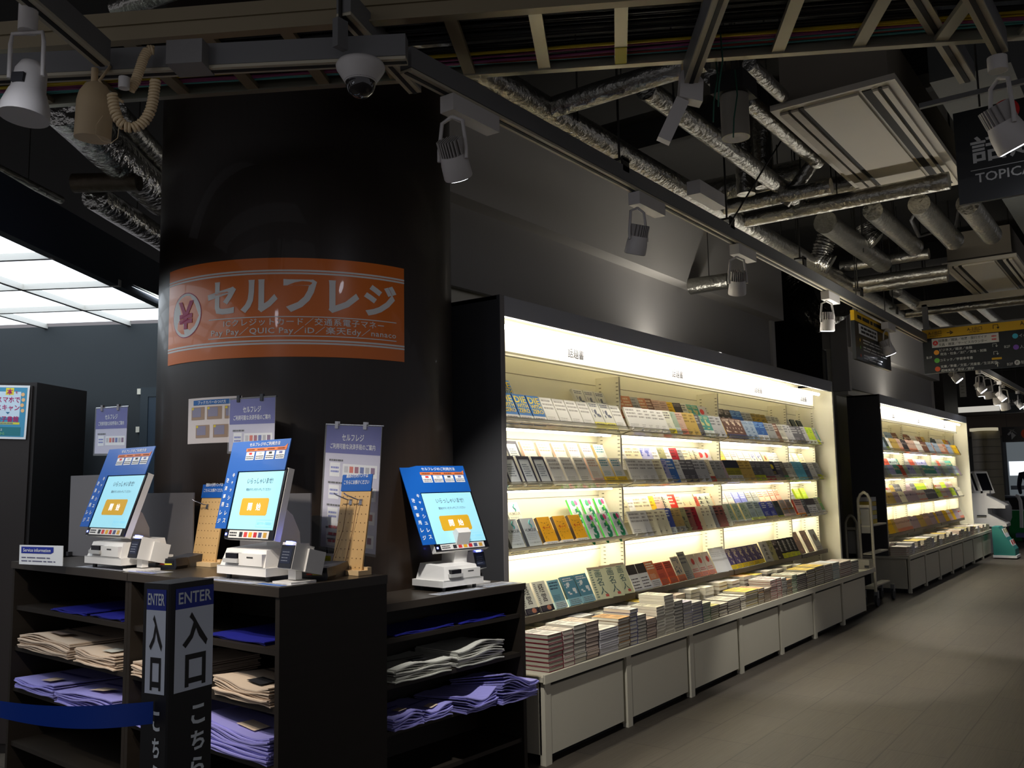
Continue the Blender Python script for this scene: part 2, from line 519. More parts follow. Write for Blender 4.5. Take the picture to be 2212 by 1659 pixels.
def bookcase(x0, x1, divs, title, label, upright_right):
    t = thing('bookcase', label, 'bookcase', ((x0+x1)/2, YB, 0))
    mb = MB(); mb.box((x0, YF, 0), (x0+0.038, YB+0.03, 2.408), M_side)
    mb.box((x0, YF-0.004, 0), (x0+0.038, YF, 2.408), M_edge); mb.box((x0+0.038, YF+0.01, 0.4), (x0+0.041, YB, 2.36), M_cream)
    mb.build('side_panel', t)
    mb = MB(); mb.box((x1-0.038, YF, 0), (x1, YB+0.03, 2.3), M_side); mb.box((x1-0.042, YF-0.002, 0.4), (x1-0.036, YB, 2.36), M_cream)
    mb.box((x1-0.038, YF-0.004, 0), (x1, YF, 2.3), M_cream)
    mb.build('side_panel', t)
    mb = MB(); mb.box((x0+0.038, YF, 2.296), (x1, YF+0.025, 2.408), M_silver); mb.build('fascia', t)
    mb = MB(); mb.box((x0, YF+0.02, 2.385), (x1, YB+0.03, 2.405), M_cream); mb.build('top_board', t)
    mb = MB(); mb.box((x0+0.03, YB, 0.4), (x1-0.03, YB+0.02, 2.39), M_cream)
    for z in (2.06, 1.66, 1.3, 0.94): mb.box((x0+0.05, YB-0.0015, z), (x1-0.05, YB, z+0.004), M_slot_line)
    mb.build('back_panel', t)
    mb = MB(); mb.cyl((x0+0.08, 2.925, 2.262), (x1-0.22, 2.925, 2.262), 0.014, M_tube, n=12); mb.build('light_tube', t)
    mb = MB()
    mb.box((x0+0.04, 2.98, 2.136), (x1-0.24, 2.992, 2.264), M_cream)
    mb.box((x0+0.04, 2.962, 2.112), (x1-0.26, 2.995, 2.122), M_cream)
    mb.box((x0+0.04, 2.968, 2.122), (x1-0.26, 2.99, 2.136), M_slot_line)  # dark strip painted as the shadow line below the valance
    va = mb.build('valance', t)
    mb = MB(); mb.box((x0+0.1, 3.24, 2.41), (x1-0.1, 3.28, 2.425), M_cream); mb.build('cove_fitting', t)
    area('cove_light', ((x0+x1)/2, 3.26, 2.43), ((x0+x1)/2, 3.2, 3.5), x1-x0-0.2, 0.04, 27, (1, 0.95, 0.86), 'X')
    xs = [x0+0.04]+list(divs)
    for i, dx in enumerate(divs):
        mid = (xs[i]+xs[i+1])/2 if i else xs[1]-0.62
        mb = MB()
        M = frame((mid, 2.979, 2.2), UX, UZ)
        mb.box((-0.2, -0.062, 0), (0.2, 0.066, 0.003), M_label, M)
        if title: mb.text(title, M, 0, 0, M_ink, h=0.062, bold=0.012, z=0.004)
        else: mb.lines(M, -0.06, 0.06, -0.03, 0.03, 2, M_ink, 0.7, 0.004, 0.0)
        mb.build('header_label', va)
    for dx in divs:
        mb = MB()
        mb.box((dx-0.011, 3.017, 0.5), (dx+0.011, YB, 2.112), M_cream)
        z = 0.56
        while z < 2.08:
            for y in (3.03, 3.165):
                mb.rect(frame((dx-0.0115, y, z), -UY, UZ), -0.009, 0.009, -0.003, 0.003, M_slot_line)
            z += 0.026
        mb.build('upright', t)
    bays = [(xs[i]+(0.014 if i else 0), xs[i+1]-0.014) for i in range(len(divs))]
    for si, z in enumerate(ZS):
        mb = MB()
        for a, b in bays:
            if si < 3:
                mb.box((a, 3.017, z-0.018), (b, YB-0.002, z), M_cream)
                mb.box((a, 3.04, z), (b, YB-0.002, z+0.1), M_cream)
            else:
                mb.box((a, 2.95, z-0.03), (b, YB-0.002, z-0.002), M_cream)
                mb.box((a, 2.936, z-0.034), (b, 2.952, z+0.004), M_bedge)
        sh = mb.build('shelf', t)
        if si < 3:
            mb = MB()
            for a, b in bays:
                mt = M_acr if si < 2 else M_cream
                zz = z-0.016
                mb.quad([(a, 3.017, zz), (b, 3.017, zz), (b, 2.922, zz+0.03), (a, 2.922, zz+0.03)], mt)
                mb.quad([(a, 2.922, zz+0.03), (b, 2.922, zz+0.03), (b, 2.918, zz+0.046), (a, 2.918, zz+0.046)], mt)
                mb.bar((a, 3.017, zz-0.001), (b, 3.017, zz-0.001), 0.003, 0.004, M_slot_line)
                mb.bar((a, 2.918, zz+0.047), (b, 2.918, zz+0.047), 0.003, 0.003, M_slot_line)
                mb.bar((a, 3.017, zz), (a, 2.92, zz+0.032), 0.003, 0.004, M_slot_line)
            mb.build('shelf_lip', sh)
            mb = MB()
            for a, b in bays: mb.box((a+0.05, 3.06 if si < 2 else 3.1, z-0.03), (b-0.05, 3.08 if si < 2 else 3.13, z-0.019), M_strip)
            mb.build('led_strip', sh)
    return t, bays
d1 = [3.855*H, 5.045*H, 6.235*H, 6.83*H]
X0, X1 = 2.715*H, 6.93*H
BC1, BAYS1 = bookcase(X0, X1, d1, '話題書', 'long lit bookcase full of face-out books beside the round pillar', True)
X20, X21 = 8.285*H, 12.5*H
d2 = [X20+1.62, X20+3.28, X20+4.95]
d2 = [X20+(9.62-8.285)*H, X20+(10.9-8.285)*H, X21-0.25]
BC2, BAYS2 = bookcase(X20, X21, d2, None, 'second lit bookcase further along the aisle behind the white book trolley', True)
# ------------------------------------------------------------------ base cabinets and display trays
YC = 1.866*H
M_cab = mat('cabinet_cream', (206, 200, 180), 0.5, var=0.03, vs=2)
def cab(xa, xb, label, group, handle):
    t = thing('base_cabinet', label, 'cabinet', ((xa+xb)/2, YC+0.2, 0), group)
    mb = MB()
    mb.box((xa, YC+0.02, 0.05), (xb, YC+0.45, 0.405), M_cab)
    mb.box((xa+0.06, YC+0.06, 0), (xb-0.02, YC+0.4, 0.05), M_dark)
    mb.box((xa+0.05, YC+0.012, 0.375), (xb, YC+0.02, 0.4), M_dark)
    mb.build('body', t)
    mb = MB(); mb.box((xa, YC-0.004, 0.0), (xa+0.055, YC+0.03, 0.405), M_cab); mb.build('post', t)
    mb = MB(); mb.box((xa+0.06, YC, 0.045), (xb-0.035, YC+0.018, 0.378), M_cab)
    mb.box((xb-0.035, YC+0.008, 0.03), (xb, YC+0.02, 0.378), M_slot_line)
    mb.build('door', t)
    if handle:
        mb = MB(); q = [(xa-0.002, YC+0.33, 0.17), (xa-0.045, YC+0.33, 0.17), (xa-0.045, YC+0.33, 0.3), (xa-0.002, YC+0.33, 0.3)]
        mb.tube(q, 0.009, M_ink, 8); mb.build('handle', t)
    return t
cx0, cx1 = 2.722*H, 6.915*H
cw = (cx1-cx0)/7
for i in range(7):
    cab(cx0+i*cw, cx0+(i+1)*cw-0.004, 'low cream cabinet under the book tray, %s from the dark counters' % nth(i), 'cream base cabinets of the near bookcase', i == 0)
c20, c21 = 8.281*H, 12.56*H
cw2 = (c21-c20)/7
for i in range(7):
    cab(c20+i*cw2, c20+(i+1)*cw2-0.004, 'low cream cabinet under the far bookcase, %s from the book trolley' % nth(i), 'cream base cabinets of the far bookcase', False)
ZT = 0.432
def tray(xa, xb, label):
    mb = MB()
    mb.box((xa, YC-0.012, 0.407), (xb, YB-0.01, ZT), M_cab)
    mb.box((xa, YC-0.022, 0.4), (xb, YC-0.01, ZT+0.012), M_cab)
    o = mb.build('display_tray'); return tag(o, label, 'tray')
tray(cx0-0.02, 7.15*H, 'long cream tray of book stacks in front of the near bookcase')
tray(c20-0.05, c21+0.35, 'long cream tray of book stacks in front of the far bookcase')
mb = MB()
M_ac2 = clear_mat('acrylic_block', (176, 172, 160), 0.5, 0.2)
mb.box((9.83, YC-0.005, ZT+0.002), (10.0, YC+0.3, ZT+0.1), M_ac2)
mb.box((9.815, YC+0.0, ZT+0.02), (9.83, YC+0.04, ZT+0.045), M_ink)
o = mb.build('acrylic_block'); tag(o, 'clear acrylic block closing the far end of the near book tray', 'block')
# ================================================================== FACE-OUT BOOKS
PAGE = mat('paper_edge', (214, 208, 192), 0.7)
# code: cover, spine, band, motif, motif colour, phrase
ST = {
 'red': ((228, 226, 222), (200, 196, 190), None, 'bigkanji', (176, 34, 40), 'white book with huge red characters'),
 'die': ((36, 112, 190), (14, 40, 92), (232, 230, 224), 'DIE', (232, 206, 60), 'blue book with tall yellow capitals'),
 'wht': ((238, 236, 230), (226, 222, 214), None, 'lines', (176, 172, 166), 'plain white book'),
 'fig': ((226, 224, 214), (214, 212, 202), (232, 222, 92), 'figs', (92, 96, 112), 'pale book with lemon band'),
 'frm': ((222, 226, 228), (196, 192, 180), None, 'frame', (44, 42, 62), 'white book in a thick dark border'),
 'pnk': ((240, 234, 222), (236, 196, 180), (240, 206, 196), 'lines', (200, 170, 150), 'ivory book with pale pink band'),
 'gld': ((238, 236, 230), (220, 214, 200), (150, 128, 60), 'lines', (150, 140, 150), 'white book with gold photo band'),
 'ylb': ((240, 238, 232), (214, 190, 140), (244, 206, 36), 'lines', (90, 150, 160), 'white book with bright yellow band'),
 'blw': ((62, 112, 186), (30, 34, 40), None, 'lines', (220, 222, 224), 'blue and white slim book'),
 'hmr': ((186, 192, 194), (52, 56, 66), None, 'HUMOUR', (70, 74, 78), 'grey book with a teal swirl'),
 'hmc': ((238, 234, 212), (150, 150, 150), None, 'HUMOUR', (150, 146, 134), 'ivory book with a small swirl'),
 'key': ((246, 178, 24), (66, 52, 40), (222, 220, 218), 'ki', (128, 72, 16), 'orange-yellow book with brown patterns'),
 'thr': ((226, 230, 228), (72, 196, 74), None, 'three', (20, 122, 84), 'white book with a big green numeral'),
 'kei': ((222, 222, 206), (206, 200, 186), (34, 30, 42), 'kanji', (54, 54, 54), 'cream book with dark portrait band'),
 'aqu': ((118, 168, 182), (202, 198, 180), (190, 214, 216), 'lines', (44, 74, 96), 'aqua photo book'),
 'sea': ((84, 138, 160), (40, 62, 66), (150, 196, 208), 'figs', (226, 232, 232), 'blue seaside book'),
 'kku': ((206, 208, 172), (226, 220, 200), None, 'kanji2', (70, 96, 96), 'olive-cream book with brush characters'),
 'org': ((176, 112, 76), (150, 140, 120), None, 'lines', (210, 190, 160), 'brown-orange book'),
 'brn': ((110, 70, 54), (196, 188, 170), None, 'lines', (200, 180, 160), 'dark brown book'),
 'pch': ((206, 172, 154), (214, 206, 190), (206, 128, 100), 'lines', (150, 120, 110), 'peach book'),
 'yel': ((226, 184, 24), (216, 174, 20), None, 'lines', (170, 130, 20), 'solid yellow book'),
 'blk': ((52, 46, 50), (28, 26, 28), None, 'figs', (150, 140, 140), 'black photo book'),
 'lem': ((228, 226, 206), (206, 206, 190), (226, 208, 50), 'lines', (120, 116, 110), 'off-white book with lemon band'),
 'tel': ((72, 142, 132), (24, 72, 70), (220, 224, 216), 'figs', (190, 186, 130), 'teal book'),
 'wpk': ((228, 222, 220), (218, 206, 200), (238, 206, 206), 'dot', (206, 70, 70), 'white book with a red mark'),
 'tan': ((190, 160, 86), (200, 190, 150), None, 'lines', (140, 116, 60), 'tan book'),
 'gry': ((150, 150, 148), (196, 192, 168), None, 'lines', (96, 96, 96), 'mid grey book'),
 'dgy': ((92, 90, 96), (40, 40, 44), None, 'lines', (170, 170, 170), 'dark grey book'),
 'slv': ((178, 178, 180), (44, 44, 46), None, 'lines', (110, 110, 112), 'silver-grey book with dark spine'),
 'lbl': ((178, 178, 216), (110, 150, 190), (228, 230, 232), 'figs', (96, 104, 176), 'white book with a blue mountain shape'),
 'olv': ((156, 152, 108), (96, 98, 92), None, 'figs', (110, 110, 90), 'olive photo book'),
 'crm': ((150, 22, 38), (170, 30, 44), None, 'lines', (90, 10, 20), 'crimson book'),
 'rwt': ((226, 214, 180), (200, 60, 40), (176, 62, 42), 'kanji', (70, 60, 60), 'cream book with brick-red lower half'),
 'mau': ((168, 148, 156), (190, 150, 110), None, 'lines', (110, 96, 110), 'mauve book'),
 'ivr': ((240, 232, 198), (236, 226, 180), None, 'lines', (170, 156, 130), 'ivory book'),
 'rdd': ((206, 52, 38), (120, 18, 18), None, 'lines', (240, 200, 180), 'bright red book'),
 'drp': ((240, 222, 176), (244, 236, 206), None, 'drop', (120, 26, 36), 'ivory book with a dark red drop'),
 'blb': ((66, 82, 156), (226, 220, 190), (214, 218, 214), 'lines', (230, 230, 230), 'navy-topped book with white base'),
 'kht': ((186, 158, 96), (222, 210, 150), (168, 166, 156), 'lines', (140, 120, 80), 'khaki book with grey base'),
 'obn': ((206, 206, 178), (110, 104, 40), None, 'kanji', (34, 34, 34), 'pale olive book with black calligraphy'),
 'cbn': ((140, 86, 74), (90, 30, 34), None, 'lines', (60, 40, 40), 'reddish brown book'),
 'bwt': ((226, 226, 224), (206, 200, 180), None, 'halfdark', (52, 46, 44), 'white book with a dark photo top'),
 'ogt': ((206, 122, 76), (196, 120, 70), (216, 216, 214), 'lines', (226, 222, 206), 'orange-topped book'),
 'ror': ((196, 84, 62), (150, 60, 50), (210, 96, 56), 'lines', (110, 40, 36), 'red-orange book'),
 'mix': ((190, 178, 160), (210, 206, 190), (206, 110, 70), 'figs', (90, 96, 110), 'patterned beige book'),
 'ill': ((186, 176, 164), (150, 148, 140), (206, 128, 104), 'dot', (166, 62, 56), 'beige illustrated book with coral band'),
 'gtl': ((140, 140, 136), (230, 222, 196), None, 'lines', (70, 74, 90), 'tall grey book'),
 'big': ((216, 218, 218), (232, 222, 190), None, 'bar', (186, 188, 188), 'large white book'),
 'nav': ((58, 62, 96), (44, 36, 34), (214, 196, 180), 'figs', (170, 160, 150), 'navy photo book'),
 'blu': ((46, 86, 150), (34, 40, 60), (220, 222, 220), 'lines', (120, 160, 200), 'strong blue book'),
 'gol': ((134, 112, 42), (120, 100, 40), (226, 222, 200), 'figs', (60, 50, 26), 'dull gold book'),
 'bkw': ((186, 184, 172), (26, 26, 26), (226, 224, 210), 'lines', (90, 90, 90), 'pale book with black spine'),
 'brv': ((96, 64, 54), (50, 30, 28), (60, 66, 110), 'figs', (210, 190, 170), 'brown and navy book'),
 'sky': ((150, 166, 186), (140, 136, 120), None, 'figs', (96, 120, 150), 'blue-grey illustrated book'),
 'or2': ((250, 190, 50), (206, 130, 20), (236, 228, 206), 'lines', (206, 130, 20), 'golden orange book'),
 'wyl': ((232, 222, 206), (216, 206, 190), (240, 232, 60), 'lines', (130, 120, 130), 'cream book with vivid yellow band'),
 'wrd': ((238, 234, 222), (216, 206, 190), (214, 70, 66), 'figs', (110, 110, 150), 'white book with red band'),
 'pgr': ((222, 206, 150), (60, 60, 50), (110, 190, 90), 'dot', (160, 90, 50), 'photo book with green band'),
 'nol': ((150, 146, 40), (44, 48, 64), (206, 208, 210), 'halfdark', (42, 46, 64), 'olive book with navy head'),
 'bly': ((86, 86, 88), (34, 34, 36), (168, 178, 22), 'lines', (150, 150, 150), 'charcoal book with lime band'),
 'grd': ((120, 118, 122), (150, 140, 120), (156, 48, 58), 'lines', (70, 70, 80), 'grey book with dark red band'),
 'nvb': ((42, 44, 62), (34, 36, 44), (150, 146, 140), 'dot', (206, 186, 40), 'dark navy book with yellow letters'),
 'ggn': ((110, 104, 90), (34, 34, 34), (62, 150, 76), 'lines', (150, 150, 140), 'grey-brown book with green band'),
 'per': ((126, 132, 206), (110, 116, 190), (232, 214, 130), 'lines', (230, 230, 240), 'periwinkle blue book'),
 'gyy': ((170, 172, 168), (120, 120, 120), (240, 236, 50), 'lines', (120, 110, 90), 'grey book with acid yellow band'),
 'pog': ((250, 224, 190), (240, 206, 180), (222, 140, 82), 'lines', (180, 100, 60), 'pale peach book with orange base'),
 'vog': ((246, 200, 176), (176, 60, 34), (238, 128, 60), 'lines', (196, 80, 40), 'salmon book with vermilion spine'),
 'pgn': ((166, 182, 160), (206, 192, 140), (212, 222, 220), 'figs', (120, 150, 120), 'pale green book'),
 'plm': ((160, 178, 182), (110, 120, 116), (196, 206, 110), 'lines', (80, 90, 96), 'pale blue book with lime band'),
 'roy': ((50, 62, 150), (40, 48, 120), (150, 142, 100), 'lines', (220, 220, 230), 'royal blue book'),
 'dgn': ((46, 62, 66), (40, 44, 44), (140, 156, 30), 'lines', (20, 30, 30), 'deep green book with lime base'),
 'gtn': ((140, 132, 132), (120, 100, 90), (196, 176, 176), 'bar', (140, 104, 40), 'grey book with tan belt'),
 'com': ((86, 74, 116), (40, 36, 66), (236, 206, 30), 'figs', (200, 186, 160), 'purple comic with yellow band'),
 'knj': ((170, 168, 162), (222, 210, 180), None, 'kanji', (50, 50, 50), 'grey book with bold black title'),
 'pho': ((168, 140, 126), (226, 222, 214), None, 'figs', (214, 170, 144), 'large portrait photo book'),
 'phg': ((170, 172, 172), (210, 206, 200), None, 'dot', (110, 96, 90), 'large silver photo book'),
 'bkl': ((46, 46, 48), (26, 26, 28), (206, 214, 40), 'kanji', (206, 206, 206), 'black book with lime label'),
 'ltb': ((110, 196, 222), (90, 180, 210), None, 'lines', (150, 216, 234), 'light blue book'),
 'slt': ((96, 110, 126), (80, 92, 106), None, 'lines', (150, 160, 170), 'slate blue book'),
 'lim': ((190, 210, 60), (150, 170, 30), (206, 214, 190), 'lines', (120, 180, 60), 'lime green book'),
 'wgl': ((176, 178, 176), (150, 150, 148), (206, 214, 40), 'lines', (110, 110, 110), 'grey book with neon lime band'),
 'wog': ((226, 190, 180), (140, 40, 24), (240, 150, 30), 'lines', (110, 80, 90), 'pink book with orange band'),
 'wbk': ((230, 230, 230), (30, 30, 32), None, 'halfdark', (70, 66, 72), 'white and black book'),
 'grw': ((110, 160, 100), (210, 216, 216), (206, 210, 212), 'lines', (190, 170, 70), 'green book with pale base'),
}
BM = {}
def book_mesh(code, w, h, t, yaw):
    """one face-out book: foot at the local origin, leaning back 25 degrees, cover towards -Y"""
    k = (code, round(w, 3), round(h, 3), round(t, 3), round(yaw, 3))
    if k in BM: return BM[k]
    cv, sp, band, motif, mc, _ = ST[code]
    R = Matrix.Rotation(-yaw, 4, 'Z') @ Matrix.Rotation(math.radians(-25), 4, 'X')
    mb = MB()
    cm, sm, km = col(cv), col(sp), col(mc)
    mb.box((0, 0, 0), (w, 0.0012, h), cm, R)
    mb.box((0, 0.0012, 0), (0.0015, t, h), sm, R)
    mb.box((0, t, 0), (w, t+0.0012, h), cm, R)
    mb.box((0.0015, 0.0012, 0.002), (w-0.004, t, h-0.002), PAGE, R)
    F = R @ frame((0, 0, 0), UX, UZ)
    bt = 0.0
    if band:
        bt = h*random.choice((0.2, 0.24, 0.28)) if motif != 'DIE' else h*0.26
        mb.rect(F, 0, w, 0, bt, col(band), 0.0008)
        mb.add([(-0.0008, 0, 0), (-0.0008, t, 0), (-0.0008, t, bt), (-0.0008, 0, bt)], [(3, 2, 1, 0)], col(band), R)
        mb.lines(F, w*0.1, w*0.95, bt*0.15, bt*0.85, 3, col((110, 106, 110)), 0.35, 0.0012)
    u0, u1, v0, v1 = w*0.08, w*0.94, bt+h*0.04, h*0.95
    if motif == 'lines':
        mb.lines(F, u0, u1, v0+(v1-v0)*0.55, v1, 3, km, 0.5)
        mb.lines(F, u0, u1*0.8, v0, v0+(v1-v0)*0.3, 4, km, 0.3)
    elif motif == 'DIE':
        y = v1
        for s_, hh in (('DIE', 0.27), ('WITH', 0.17), ('ZERO', 0.17)):
            mb.text(s_, F, w*0.5, y-h*hh/2, km, h=h*hh*0.86, w=w*0.88, bold=0.02, z=0.0015); y -= h*hh
    elif motif == 'HUMOUR':
        mb.text('HUMOUR', F, w*0.5, h*0.62, km, w=w*0.86, h=h*0.1, bold=0.01, z=0.0015)
        mb.text('ユーモアは最強の武器である', F, w*0.5, h*0.22, km, w=w*0.8, h=h*0.045, z=0.0015)
        mb.tube([R @ Vector((w*(0.62+0.06*math.sin(i*0.9)), -0.002, h*(0.7+0.026*i))) for i in range(10)], 0.004, col((70, 150, 150)), 5)
        mb.lines(F, u0, u1, h*0.3, h*0.52, 4, col((150, 154, 156)), 0.3)
    elif motif == 'ki':
        for i in range(26):
            x = random.uniform(u0, u1-w*0.15); y = random.uniform(v0, v1-h*0.04)
            mb.rect(F, x, x+random.uniform(0.02, 0.14)*w, y, y+random.uniform(0.008, 0.02)*h, km, 0.0009)
        mb.text('キーイ', F, w*0.5, h*0.64, col((206, 60, 20)), w=w*0.6, h=h*0.12, bold=0.02, z=0.0016)
        mb.text('12歳', F, w*0.5, bt*0.5, col((150, 150, 150)), h=bt*0.5, z=0.0016)
    elif motif == 'three':
        mb.text('3', F, w*0.58, h*0.38, km, w=w*0.5, h=h*0.55, bold=0.05, z=0.0015)
        mb.disc(F, w*0.14, col((30, 150, 96)), 0.0014, 12); 
        mb.disc(F @ Matrix.Translation((w*0.42, h*0.84, 0)), w*0.17, col((26, 142, 90)), 0.0016, 16)
        mb.disc(F @ Matrix.Translation((w*0.68, h*0.86, 0)), w*0.14, col((222, 70, 128)), 0.0018, 16)
        mb.rect(F, w*0.56, w*0.72, h*0.56, h*0.72, col((96, 206, 60)), 0.0017)
        mb.lines(F, u0, w*0.4, h*0.45, h*0.66, 4, col((150, 150, 150)), 0.3)
    elif motif in ('bigkanji', 'kanji', 'kanji2'):
        if motif == 'bigkanji':
            for i in range(3):
                yy = h*(0.12+i*0.3); mb.rect(F, w*0.1, w*0.8, yy, yy+h*0.05, km, 0.001); mb.rect(F, w*0.3, w*0.42, yy, yy+h*0.2, km, 0.001); mb.rect(F, w*0.55, w*0.66, yy, yy+h*0.18, km, 0.001); mb.rect(F, w*0.12, w*0.78, yy+h*0.15, yy+h*0.19, km, 0.001)
        else:
            s_ = '経営' if code == 'kei' else ('画名人' if code == 'kku' else None)
            if s_:
                mb.text('\n'.join(s_), F, w*0.56, (v0+v1)/2+h*0.02, km, h=(v1-v0)*0.84, w=w*0.42, bold=0.004, z=0.0014)
                mb.lines(F, u0, w*0.24, v0, v1, 12, km, 0.4)
                if code == 'kku':
                    mb.rect(F, w*0.6, w*0.8, h*0.06, h*0.14, col((190, 90, 80)), 0.0012)
                    mb.rect(F, 0, w, h*0.93, h, col((170, 150, 130)), 0.0012)
                if code == 'kei': mb.disc(F @ Matrix.Translation((w*0.62, bt*0.55, 0)), w*0.17, col((186, 122, 96)), 0.0016, 14, bt*0.4)
            else:
                for i in range(4):
                    yy = v0+(v1-v0)*(0.1+0.22*i); mb.rect(F, w*0.3, w*0.7, yy, yy+h*0.025, km, 0.001); mb.rect(F, w*0.46, w*0.54, yy, yy+h*0.13, km, 0.001); mb.rect(F, w*0.34, w*0.66, yy+h*0.07, yy+h*0.09, km, 0.001)
    elif motif == 'frame':
        b = w*0.13
        for r in ((0, w, 0, b), (0, w, h-b*1.2, h), (0, b, b, h-b), (w-b, w, b, h-b)): mb.rect(F, *r, km, 0.001)
        mb.lines(F, w*0.25, w*0.75, h*0.3, h*0.75, 6, col((120, 130, 140)), 0.4)
    elif motif == 'figs':
        for i in range(9):
            x = random.uniform(u0, u1-w*0.25); y = random.uniform(v0, v1-h*0.2)
            mb.rect(F, x, x+random.uniform(0.06, 0.26)*w, y, y+random.uniform(0.03, 0.16)*h, km, 0.0009+i*0.00002)
        mb.lines(F, u0, u1, v1-h*0.14, v1, 2, km, 0.5, 0.0015)
    elif motif == 'dot':
        mb.disc(F @ Matrix.Translation((w*0.55, bt+(h-bt)*0.6, 0)), w*0.2, km, 0.001, 16)
        mb.lines(F, u0, u1, v0, v0+h*0.15, 2, km, 0.4)
    elif motif == 'drop':
        mb.disc(F @ Matrix.Translation((w*0.5, h*0.3, 0)), w*0.14, km, 0.001, 16, h*0.09)
        mb.lines(F, w*0.3, w*0.6, h*0.5, h*0.66, 3, km, 0.4)
    elif motif == 'bar':
        mb.rect(F, 0, w, h*0.46, h*0.54, km, 0.001); mb.lines(F, u0, u1, h*0.62, h*0.85, 3, km, 0.4)
    elif motif == 'halfdark':
        mb.rect(F, 0, w, h*0.62, h, km, 0.001); mb.lines(F, u0, u1, v0, h*0.5, 4, km, 0.3)
    BM[k] = mb
    return mb
SHN = ['top shelf', 'second shelf', 'third shelf', 'lowest shelf']
BAYN = ['first bay', 'second bay', 'third bay', 'end bay']
PLAN = {  # (shelf, tier): four bays; tier b = raised back tier, f = front tier
 (0, 'b'): ['die3 _5 fig3', 'org2 gry1 org1 brn1 pch2 yel1 blk1 lem1 tel2 wpk1 lem1', 'nav1 blk2 blu2 gry2 gol3 bkw3', 'gry2 dgn2'],
 (0, 'f'): ['red1 die3 wht4 fig2 wht1', 'wht5 lem1 pgn1 pch1 tan2 dgy1 tel2 slv2 yel1', 'brv3 sky2 blu2 gry2 brn1 bkw1 slv2', 'dgy2 slv1 lim2 wgl1 tel1'],
 (1, 'b'): ['frm3 pnk3 gld2 ylb1', 'wht1 ivr2 lbl2 wht1 olv1 wht1 crm1 gry1 ivr1 rwt2 wpk2 ivr1', 'or22 wyl2 wht2 wrd2 pgr1 wht2', 'blk1 wht2 ivr1'],
 (1, 'f'): ['blw1 frm3 wht3 pnk1 ylb2', 'wht3 ivr1 lbl1 blw1 wht1 dgy2 slv2 rwt1 gry2 mau1', 'nol2 tan2 bly2 grd2 nvb1 dgy1 ggn1 bkw2', 'ltb2 slt1 wht2 wgl2'],
 (2, 'b'): ['hmc3 _3 thr3', 'ivr1 wht1 ivr2 yel1 pch1 rwt1 rdd1 ivr1 drp2 ror1 obn2 pog1', 'wyl3 per2 gyy2 pog2 vog2', 'gry2 lim2'],
 (2, 'f'): ['hmr3 key3 thr3', 'wht2 ivr3 blb1 kht2 olv1 cbn1 crm1 drp1 ivr2 gry1 cbn2 obn2', 'pgn3 plm2 roy2 dgn1 gtn2', 'wog1 dgy1 wbk2 bkw1 grw1'],
 (3, 'f'): ['kei4 aqu1 sea2 kku3', 'bwt2 ogt1 ror2 mix1 gtl1 ill3 big2', 'com6 knj1 olv1 blk1 bkl4', 'pho2 phg1'],
}
SIZE = {'kku': (0.15, 0.215), 'big': (0.165, 0.2), 'pho': (0.17, 0.225), 'phg': (0.185, 0.225), 'gtl': (0.125, 0.21), 'aqu': (0.12, 0.17), 'sea': (0.14, 0.18), 'kei': (0.13, 0.185), 'com': (0.11, 0.172), 'ror': (0.12, 0.17), 'bwt': (0.13, 0.188)}
def parse(s):
    out = []
    for tk in s.split():
        if tk[0] == '_': out += [None]*int(tk[1:])
        else: out += [tk[:3]]*int(tk[3:])
    return out
for (si, tier), bays in PLAN.items():
    for bi, s_ in enumerate(bays):
        seq = parse(s_)
        a, b = BAYS1[bi]
        a += 0.006; b -= 0.008
        if bi == 0: a += 0.01
        pitch = (b-a)/len(seq)
        runs = {}
        for i, c in enumerate(seq):
            if c is None: continue
            w, h = SIZE.get(c, (0.128, 0.188))
            h += random.Random(c).uniform(-0.006, 0.006)
            t = random.Random(c+'t').choice((0.014, 0.018, 0.022))
            w = min(w, 1.6*pitch)
            yaw = math.atan2(t*1.35+0.004, pitch) if w > pitch-0.004 else 0.0
            if i == len(seq)-1: w = min(w, pitch-0.004) if yaw == 0 else min(w, pitch+0.006); yaw *= 0.6
            if tier == 'f':
                y = 2.94 if si < 3 else 2.956
                z = ZS[si]+(0.008 if si < 3 else 0.006)
            else:
                y, z = 3.052, ZS[si]+0.102
            mb = book_mesh(c, w, h, t, yaw)
            k = (id(mb),)
            o = mb.me_obj if hasattr(mb, 'me_obj') else None
            if o is None:
                o = mb.build('book', None, (0, 0, 0)); mb.me_obj = o
            else: o = dup(o)
            o.location = (a+i*pitch+0.002, y, z)
            runs[c] = runs.get(c, 0)+1
            n = seq.count(c)
            row = 'front row' if tier == 'f' else 'back row'
            if si == 3: row = 'single row'
            lab = '%s, %s book from the left, %s of the %s, %s' % (ST[c][5], nth(i), row, SHN[si], BAYN[bi])
            if len(lab.split()) > 16: lab = '%s, %s in %s, %s, %s' % (ST[c][5], nth(i), row, SHN[si], BAYN[bi])
            tag(o, lab, 'book', 'face-out books of the near bookcase')
